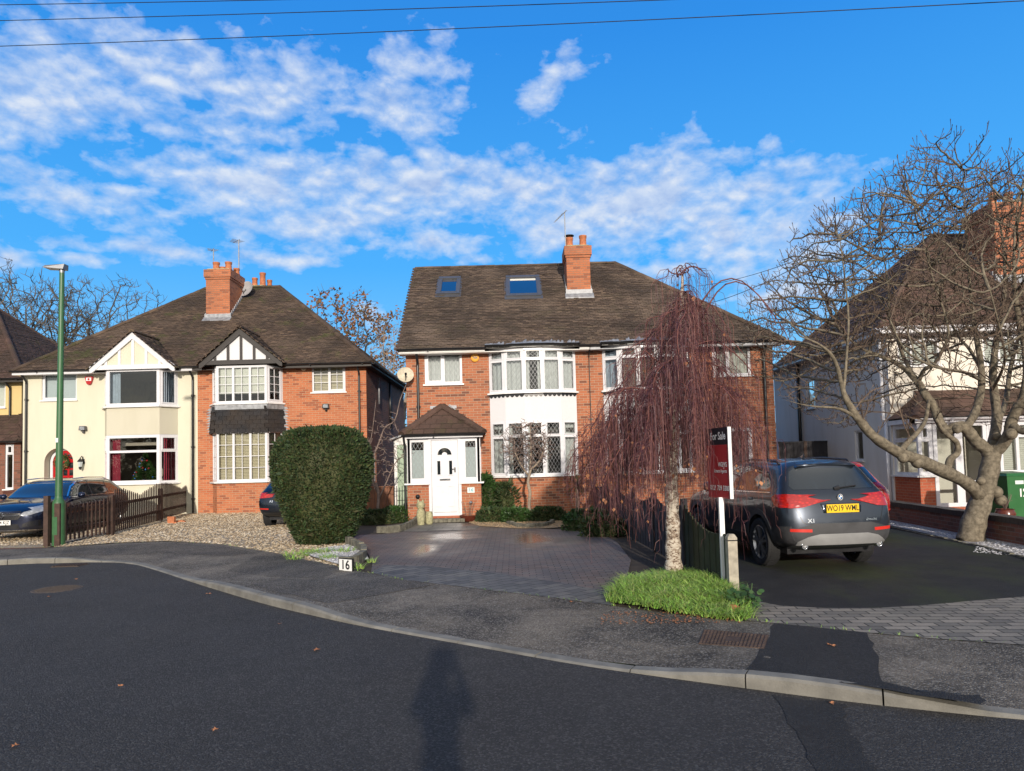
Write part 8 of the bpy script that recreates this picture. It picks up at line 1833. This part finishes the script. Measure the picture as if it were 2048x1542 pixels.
# panel fence running back from the post
pf = thing('panel_fence', 'dark timber panel fence with scooped tops running back behind the birch', 'fence', (2.6, 12, .1)); a = (X - .0, Y + .1); pts = [(X, Y + .1), (X - .06, 10.4), (2.43, 12.3), (2.38, 14.2), (2.36, 16.1), (2.35, 18.0), (2.35, 20.7)]; hs = [(.70, .95), (.95, 1.0), (1.0, .95), (.95, 1.0), (1.0, 1.0), (1.0, 1.0)]
for (a, b), (h0_, h1_) in zip(zip(pts, pts[1:]), hs):
    for s_ in (0, 1):
        f = Fr(a, b) if s_ else Fr(b, a)
        if s_: continue
        n = int(f.L / .115); m_ = MB()
        for k in range(n):
            t = (k + .5) / n; hh = h1_ + (h0_ - h1_) * t - .14 * math.sin(t * math.pi); u = f.L * k / n; m_.fbox(f, u + .002, u + f.L / n + .012 * (k % 2), .12, .1 + hh, .0 + .008 * (k % 2), .014 + .008 * (k % 2))
        m_.build('panel', 'fence_dark' if b[1] > 11 else 'fence_moss', pf)
    m_ = MB(); m_.box(b[0] - .045, b[0] + .045, b[1] - .045, b[1] + .045, .1, 1.12); m_.build('post', 'fence_dark', pf)
# rock and leafy weeds at the foot of the post
q = gnd(1466, 1226); m_ = MB(); rr = random.Random(11)
for (dx, dy, s) in ((0, 0, .09), (.09, .05, .06), (-.03, .12, .05)): m_.lathe([(s * .3, 0), (s, s * .2), (s * .85, s * .7), (s * .3, s * .95)], (q[0] + dx, q[1] + dy, .1), 7)
o = m_.build('rock', 'terracotta', None, (*q, .1)); o['label'] = 'pinkish broken stone at the foot of the concrete post'; o['category'] = 'rock'
m_ = MB(); 
for _ in range(70):
    a = rr.uniform(0, 6.28); R = rr.uniform(0, .2); p = Vector((q[0] + .16 + R * math.cos(a), q[1] + .16 + R * math.sin(a) * .6, .1 + rr.uniform(.04, .22))); s = rr.uniform(.018, .04); n = Vector((rr.gauss(0, .5), -.6 + rr.gauss(0, .3), .8)).normalized(); u = n.orthogonal().normalized(); v = n.cross(u); k = len(m_.v); m_.add([p + (u * math.cos(t) + v * math.sin(t)) * s for t in [i * math.pi / 4 for i in range(8)]], [tuple(range(8))])
for _ in range(8): m_.tube([(q[0] + .2 + rr.gauss(0, .06), q[1] + .2, .1), (q[0] + .22 + rr.gauss(0, .08), q[1] + .2, .1 + rr.uniform(.15, .32))], .006, 4)
o = m_.build('weeds', 'hedge_green', None, (*q, .1), uv=False); o['label'] = 'round-leaved green weeds around the broken stone by the post'; o['category'] = 'plant'
# iron covers
def cover(name, poly, label, mat, zf=pz, grid=9):
    xs = [p[0] for p in poly]; ys = [p[1] for p in poly]; cx, cy = sum(xs) / 4, sum(ys) / 4; z = zf(cx, cy); m_ = MB(); P = [Vector((x, y, zf(x, y) + .007)) for x, y in poly]; P2 = [p - Vector((0, 0, .03)) for p in P]; m_.hexa(P2 + P); o = m_.build(name, mat, None, (cx, cy, z)); t = MB()
    for i in range(grid * 2):
        for j in range(grid):
            if 3 <= j <= 5 and 7 <= i <= 10: continue
            u, v = (i + .5 + .0 * (j % 2)) / (grid * 2), (j + .5) / grid; a = P[0].lerp(P[1], u); b = P[3].lerp(P[2], u); c = a.lerp(b, v); du = (P[1] - P[0]) / (grid * 2) * .34; dv = (P[3] - P[0]) / grid * .34
            t.add([c - du - dv, c + du - dv, c + du + dv, c - du + dv, c - du * .8 - dv * .8 + Vector((0, 0, .005)), c + du * .8 - dv * .8 + Vector((0, 0, .005)), c + du * .8 + dv * .8 + Vector((0, 0, .005)), c - du * .8 + dv * .8 + Vector((0, 0, .005))], [(4, 5, 6, 7), (0, 1, 5, 4), (1, 2, 6, 5), (2, 3, 7, 6), (3, 0, 4, 7)])
    t.build('tread', mat, o); o['label'] = label; o['category'] = 'cover'; return o
cover('chamber_cover', [gnd(1397, 1293, .06), gnd(1529, 1307, .06), gnd(1538, 1275, .08), gnd(1408, 1262, .08)], 'rectangular rusty iron chamber cover in the pavement', 'iron_cover')
q = gnd(115, 1178, 0); m_ = MB(); m_.lathe([(.001, .006), (.33, .006), (.34, .0)], (*q, 0), 28, cap=False); o = m_.build('manhole_cover', 'rust_iron', None, (*q, 0)); o['label'] = 'round iron manhole cover in the road at the left'; o['category'] = 'cover'; t = MB()
for i in range(-7, 8):
    for j in range(-7, 8):
        if math.hypot(i, j) * .042 < .29: t.box(q[0] + i * .042 - .014, q[0] + i * .042 + .014, q[1] + j * .042 - .014, q[1] + j * .042 + .014, .006, .011)
t.build('tread', 'rust_iron', o)
q = gnd(142, 1131, 0); m_ = MB(); m_.box(q[0] - .26, q[0] + .26, q[1] - .2, q[1] + .16, .001, .008); 
o = m_.build('drain_grate', 'rust_iron', None, (*q, 0)); t = MB()
for i in range(9): t.box(q[0] - .24 + i * .055, q[0] - .215 + i * .055, q[1] - .18, q[1] + .14, .008, .022)
t.build('bars', 'iron_cover', o); o['label'] = 'iron gully grate against the raised kerb at the left'; o['category'] = 'drain'
# low wall, tree kerb, bins, pot on the right
wl = [gnd(2048, 1104), gnd(1960, 1084), gnd(1780, 1044)]; w0 = (wl[0][0] + .35, wl[0][1] - 1.5); 
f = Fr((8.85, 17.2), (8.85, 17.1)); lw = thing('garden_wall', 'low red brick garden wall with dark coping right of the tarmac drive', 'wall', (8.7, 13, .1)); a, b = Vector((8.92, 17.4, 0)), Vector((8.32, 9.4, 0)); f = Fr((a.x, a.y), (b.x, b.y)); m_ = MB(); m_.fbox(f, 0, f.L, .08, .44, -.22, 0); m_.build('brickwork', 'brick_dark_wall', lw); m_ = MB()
n = int(f.L / .11)
for k in range(n): m_.fbox(f, k * f.L / n + .004, (k + 1) * f.L / n - .004, .442, .545 + rf.uniform(-.004, .004), -.25, .03)
m_.build('coping', 'black_timber', lw)
curved_edge([gnd(2100, 1130), gnd(2048, 1116), gnd(1990, 1100), gnd(1900, 1080), gnd(1783, 1055)], 34, 'low kerb edging between the tarmac drive and white gravel strip', .03, .06)
def bin_(px, Y, w, d, h, mat, name, label, ptxt=None, yaw=0, z0=.112):
    X = atX(px, 990, Y); o = thing(name, label, 'bin', (X, Y, z0)); f = Fr((X, Y), (X + w, Y)); m_ = MB(); t = .03
    m_.hexa([(X + t, Y + t, z0), (X + w - t, Y + t, z0), (X + w - t, Y + d - t, z0), (X + t, Y + d - t, z0), (X, Y, z0 + h), (X + w, Y, z0 + h), (X + w, Y + d, z0 + h), (X, Y + d, z0 + h)]); m_.build('body', mat, o); m_ = MB(); m_.hexa([(X - .02, Y - .02, z0 + h), (X + w + .02, Y - .02, z0 + h), (X + w + .02, Y + d + .02, z0 + h), (X - .02, Y + d + .02, z0 + h), (X + .02, Y + .03, z0 + h + .06), (X + w - .02, Y + .03, z0 + h + .06), (X + w, Y + d, z0 + h + .09), (X, Y + d, z0 + h + .09)]); m_.build('lid', mat, o)
    for s_ in (.06, w - .06): m_ = MB(); m_.lathe([(.09, -.02), (.1, 0), (.09, .02)], (X + s_, Y + d - .02, z0 + .1), 16, axis='x'); m_.build('wheel', 'tyre', o)
    if ptxt: t_ = MB(); text_mb(t_, ptxt, .24, lambda a, b, dd: f.P(w * .58 + a, z0 + h * .62 + b, .008 - (h * .38) * .03), .0, bold=.008, sx=.8); t_.build('lettering', 'sign_white', o); t_ = MB(); t_.fbox(f, w * .3, w * .62, z0 + h * .82, z0 + h * .90, -.002, .004); t_.build('logo', 'plaque', o)
bin_(2016, 15.6, .58, .65, 1.0, 'bin_green', 'wheelie_bin', 'green wheelie bin with white 12 at the right edge', '12'); 
bin_(6, 22.9, .58, .6, .95, 'bin_brown', 'wheelie_bin', 'brown wheelie bin by the yellow house porch, left edge', z0=.18)
q = (atX(2011, 1035, 15.0), 15.0); pt = thing('plant_pot', 'glossy brown round plant pot beside the green bin', 'plant pot', (*q, .11)); m_ = MB(); m_.lathe([(.12, 0), (.18, .12), (.19, .25), (.16, .32), (.18, .34), (.16, .34), (.14, .30), (.001, .30)], (*q, .11), 20, cap=False); m_.build('pot', 'pot_brown', pt, smooth=True, sharp=50); m_ = MB()
for _ in range(30): a = rr.uniform(0, 6.28); m_.tube([(q[0], q[1], .4), (q[0] + .08 * math.cos(a), q[1] + .08 * math.sin(a), .6), (q[0] + .15 * math.cos(a), q[1] + .1 * math.sin(a), .62 + .15 * rr.random())], [.005, .004, .003], 3)
m_.build('stems', 'bark_shrub', pt)
# dark side gate in front of the pale side wall
ya = 23.5; x0_, x1_ = atX(1558, 900, ya), atX(1676, 900, ya); f = Fr((x0_, ya), (x1_, ya)); g_ = thing('side_gate', 'dark boarded gate between the brick half and the white side wall', 'gate', (x0_, ya, .1)); zt_ = atZ(1620, 882, ya); m_ = MB(); n = 16
for k in range(n): m_.fbox(f, k * f.L / n + .004, (k + 1) * f.L / n - .004, .12, zt_ - .06, -.03, 0)
m_.fbox(f, 0, f.L, zt_ - .06, zt_, -.05, .02); m_.fbox(f, 0, f.L, .9, 1.0, -.05, -.03); m_.build('boards', 'fence_dark', g_); m_ = MB(); m_.fbox(f, f.L * .42, f.L * .42 + .1, .1, zt_, -.04, .03); m_.build('post', 'fence_brown', g_)
# green side door and lean-to left of the porch
ya = 21.6; x0_, x1_ = atX(788, 900, ya), atX(818, 900, ya); f = Fr((x0_, ya), (x1_, ya)); g_ = thing('side_door', 'pale green side door in a white frame with a sloping white top', 'door', (x0_, ya, .1)); zt_ = atZ(800, 890, ya); m_ = MB(); m_.fbox(f, 0, .09, .1, zt_, -.06, 0); m_.fpoly(f, [(0, zt_), (f.L + .1, zt_), (f.L + .1, zt_ + .33), (0, zt_ + .16)], -.06, .0); m_.build('frame', 'white_paint', g_); m_ = MB(); m_.fbox(f, .09, f.L + .1, .12, zt_, -.05, -.02)
m_.fbox(f, .12, f.L, 1.1, 1.14, -.02, -.012); m_.build('leaf', 'pale_green', g_); rt = MB(); rt.hexa([f.P(-.1, zt_ + .14, .15), f.P(f.L + .1, zt_ + .36, .15), f.P(f.L + .1, zt_ + .36, -1.5), f.P(-.1, zt_ + .14, -1.5), f.P(-.1, zt_ + .19, .15), f.P(f.L + .1, zt_ + .41, .15), f.P(f.L + .1, zt_ + .41, -1.5), f.P(-.1, zt_ + .19, -1.5)]); rt.build('roof', 'lead', g_)
f = Fr((atX(788, 1000, 20.3), 20.3), (atX(816, 1000, 20.3), 20.3)); m_ = MB(); zt_ = atZ(800, 975, 20.3)
for k in range(6): m_.tube([f.P(f.L * k / 5, .1, 0), f.P(f.L * k / 5, zt_ + .05 * (k % 2), 0)], .01, 5)
for z in (.25, zt_ - .1): m_.tube([f.P(0, z, 0), f.P(f.L, z, 0)], .01, 5)
o = m_.build('iron_gate', 'black_plastic', None, tuple(f.P(0, .1))); o['label'] = 'thin black wrought iron gate in front of the green side door'; o['category'] = 'gate'
# brown close-boarded fence between the pairs
f = Fr((atX(716, 1000, 21.2), 21.2), (atX(788, 1000, 21.2), 21.2)); g_ = thing('board_fence', 'reddish brown board fence between yew bush and side door', 'fence', (f.o.x, 21.2, .1)); zt_ = atZ(760, 975, 21.2); m_ = MB(); n = 11
for k in range(n): m_.fbox(f, k * f.L / n + .004, (k + 1) * f.L / n - .004, .12, zt_, -.02, 0)
m_.fbox(f, 0, f.L, zt_, zt_ + .04, -.05, .03); m_.build('boards', 'fence_red', g_); m_ = MB(); m_.box(f.o.x + .05, f.o.x + .15, 21.05, 21.15, .1, 1.0); m_.build('post', 'concrete', g_)
# overhead wires
def wire(p0, p1, sag, label, r_=.007, n=48):
    p0, p1 = Vector(p0), Vector(p1); m_ = MB(); m_.tube([p0.lerp(p1, i / n) - Vector((0, 0, sag * 4 * (i / n) * (1 - i / n))) for i in range(n + 1)], r_, 5); o = m_.build('overhead_wire', 'cable', None, tuple(p0), smooth=True, uv=False); o['label'] = label; o['category'] = 'wire'; o['group'] = 'overhead wires'
def wire_px(a, b, Ya, Yb, sag, label, ext=14, r_=.007):
    p, q = at(*a, Ya), at(*b, Yb); d = (q - p).normalized(); L = (q - p).length; k = 4 * sag; wire(p - d * ext, q + d * ext, sag, label, r_)
wire_px((0, -5), (690, -20), 13, 11.5, .15, 'topmost overhead wire at the upper left corner'); wire_px((0, 21), (1400, -28), 13, 10.5, .22, 'middle of the three overhead wires'); wire_px((0, 66), (1940, -27), 13, 10, .30, 'lowest and longest of the three overhead wires')
p, q = at(1395, 572, 24), at(1545, 532, 17); wire(p, q + (q - p) * .25, .1, 'thin wire rising right from the roof behind the birch', .007); p, q = at(1420, 606, 24), at(1560, 545, 17); wire(p, q + (q - p) * .25, .1, 'lower thin wire disappearing into the magnolia', .009)
# fallen leaves
m_ = MB(); rr = random.Random(31)
for px, py in [(417, 1189), (633, 1302), (560, 1250), (152, 1160), (30, 1495), (1143, 1207), (98, 1195), (1665, 1410), (1660, 1295), (1668, 1297), (240, 1375), (430, 1463)]:
    z = 0 if (px, py) not in ((1143, 1207), (1660, 1295), (1668, 1297)) else .09; q = gnd(px, py, z); z = max(z, pz(*q) if z else 0) + .012; s = .045 if px in (417, 633) else .028; a0 = rr.uniform(0, 6)
    vs = [(q[0] + s * (1 if i % 2 == 0 else .45) * math.cos(a0 + i * math.pi / 5), q[1] + s * (1 if i % 2 == 0 else .45) * math.sin(a0 + i * math.pi / 5), z + .006 * (i % 3)) for i in range(10)]; m_.add(vs, [tuple(range(10))])
for _ in range(260): px, py = rr.uniform(1200, 1480), rr.uniform(1225, 1248); q = gnd(px, py, .09); s = rr.uniform(.01, .022); z = pz(*q) + .008; a0 = rr.uniform(0, 6); m_.add([(q[0] + s * math.cos(a0 + i * 1.57) * (1 if i % 2 else .6), q[1] + s * math.sin(a0 + i * 1.57), z + .006 * (i % 2)) for i in range(4)], [(0, 1, 2, 3)])
m_.build('leaf_litter', 'brown_leaf', None, (0, 0, 0), uv=False, kind='stuff')
# ------------------------------------------------------------------ the photographer, just behind the camera, whose shadow falls on the road
def skin_body(name, joints, edges, radii, mat, parent, sub=2, rootv=0):
    me = bpy.data.meshes.new(name); me.from_pydata(joints, edges, []); me.update(); o = bpy.data.objects.new(name, me); COL.objects.link(o); md = o.modifiers.new('k', 'SKIN'); md.use_smooth_shade = True
    for i, v in enumerate(me.skin_vertices[0].data): v.radius = (radii[i], radii[i]) if not hasattr(radii[i], '__len__') else radii[i]; v.use_root = (i == rootv)
    s = o.modifiers.new('s', 'SUBSURF'); s.levels = s.render_levels = sub
    dg = bpy.context.evaluated_depsgraph_get(); dg.update(); m2 = bpy.data.meshes.new_from_object(o.evaluated_get(dg)); o.modifiers.clear(); o.data = m2; m2.materials.clear(); m2.materials.append(M[mat]); m2.polygons.foreach_set('use_smooth', [True] * len(m2.polygons)); o.name = name; o.parent = parent; return o
pp = thing('person', 'person in dark jacket holding up a phone, their long shadow on the road', 'person', (.02, -.42, 0))
J = [(0, 0, .98), (0, .0, 1.18), (0, .01, 1.42), (0, .0, 1.54), (0, .02, 1.66), (0, .03, 1.76), (-.14, .0, 1.46), (-.20, .13, 1.36), (-.10, .25, 1.62), (.14, .0, 1.46), (.20, .13, 1.36), (.10, .25, 1.62), (-.10, 0, .90), (-.13, .02, .50), (-.15, -.02, .09), (-.17, .14, .04), (.10, 0, .90), (.13, .02, .50), (.15, -.02, .09), (.17, .14, .04)]
E_ = [(0, 1), (1, 2), (2, 3), (3, 4), (4, 5), (2, 6), (6, 7), (7, 8), (2, 9), (9, 10), (10, 11), (0, 12), (12, 13), (13, 14), (14, 15), (0, 16), (16, 17), (17, 18), (18, 19)]
RR = [(.125, .11), (.12, .11), (.12, .11), .06, (.085, .10), (.075, .09), .07, .05, .032, .07, .05, .032, .095, .065, .045, .04, .095, .065, .045, .04]
skin_body('body', J, E_, RR, 'jacket', pp)
for s_ in (-1, 1):
    Z = .29; Jh = [(s_ * .11, .25, 1.60), (s_ * .105, .28, 1.41 + Z)]; Eh = [(0, 1)]; Rh = [.030, .032]
    for k in range(4): b = len(Jh); Jh += [(s_ * .10, .29, Z + 1.40 + .02 * k), (s_ * .065, .31, Z + 1.405 + .02 * k), (s_ * .05, .285, Z + 1.405 + .02 * k)]; Eh += [(1, b), (b, b + 1), (b + 1, b + 2)]; Rh += [.010, .009, .008]
    b = len(Jh); Jh += [(s_ * .10, .265, 1.41 + Z), (s_ * .075, .27, 1.44 + Z)]; Eh += [(1, b), (b, b + 1)]; Rh += [.011, .009]; skin_body('hand', Jh, Eh, Rh, 'skin', pp, 1)
hm = MB(); hm.lathe([(.03, 1.80), (.085, 1.79), (.105, 1.74), (.108, 1.68), (.095, 1.64)], (0, -.0, 0), 16); hm.build('hair', 'jacket', pp, smooth=True, local=True)
ph = MB(); ph.box(-.078, .078, .315, .324, 1.69, 1.765); ph.build('phone', 'black_plastic', pp, local=True)

# ------------------------------------------------------------------ groups for things that repeat
GRP = {'parked_car': 'cars parked on the front drives', 'semi_detached_house': 'semi-detached halves facing the street', 'house': 'detached houses at the sides', 'low_shrub': 'low shrubs in the front beds', 'bamboo_bush': 'evergreen bushes below the bow window', 'alarm_box': 'alarm boxes on the house walls',
    'tv_aerial': 'aerials on the chimneys', 'satellite_dish': 'satellite dishes on the houses', 'floodlight': 'security lights on the left pair', 'wall_light': 'round lamps beside the white door', 'wheelie_bin': 'wheelie bins beside the houses', 'stone_edging': 'stone edgings round the beds', 'brick': 'loose bricks by the picket fence', 'sword_leaved_plant': 'sword-leaved plants in the front bed'}
for o in list(SC.objects):
    if o.parent is None and 'group' not in o:
        k = o.name.split('.')[0]
        if k in GRP: o['group'] = GRP[k]
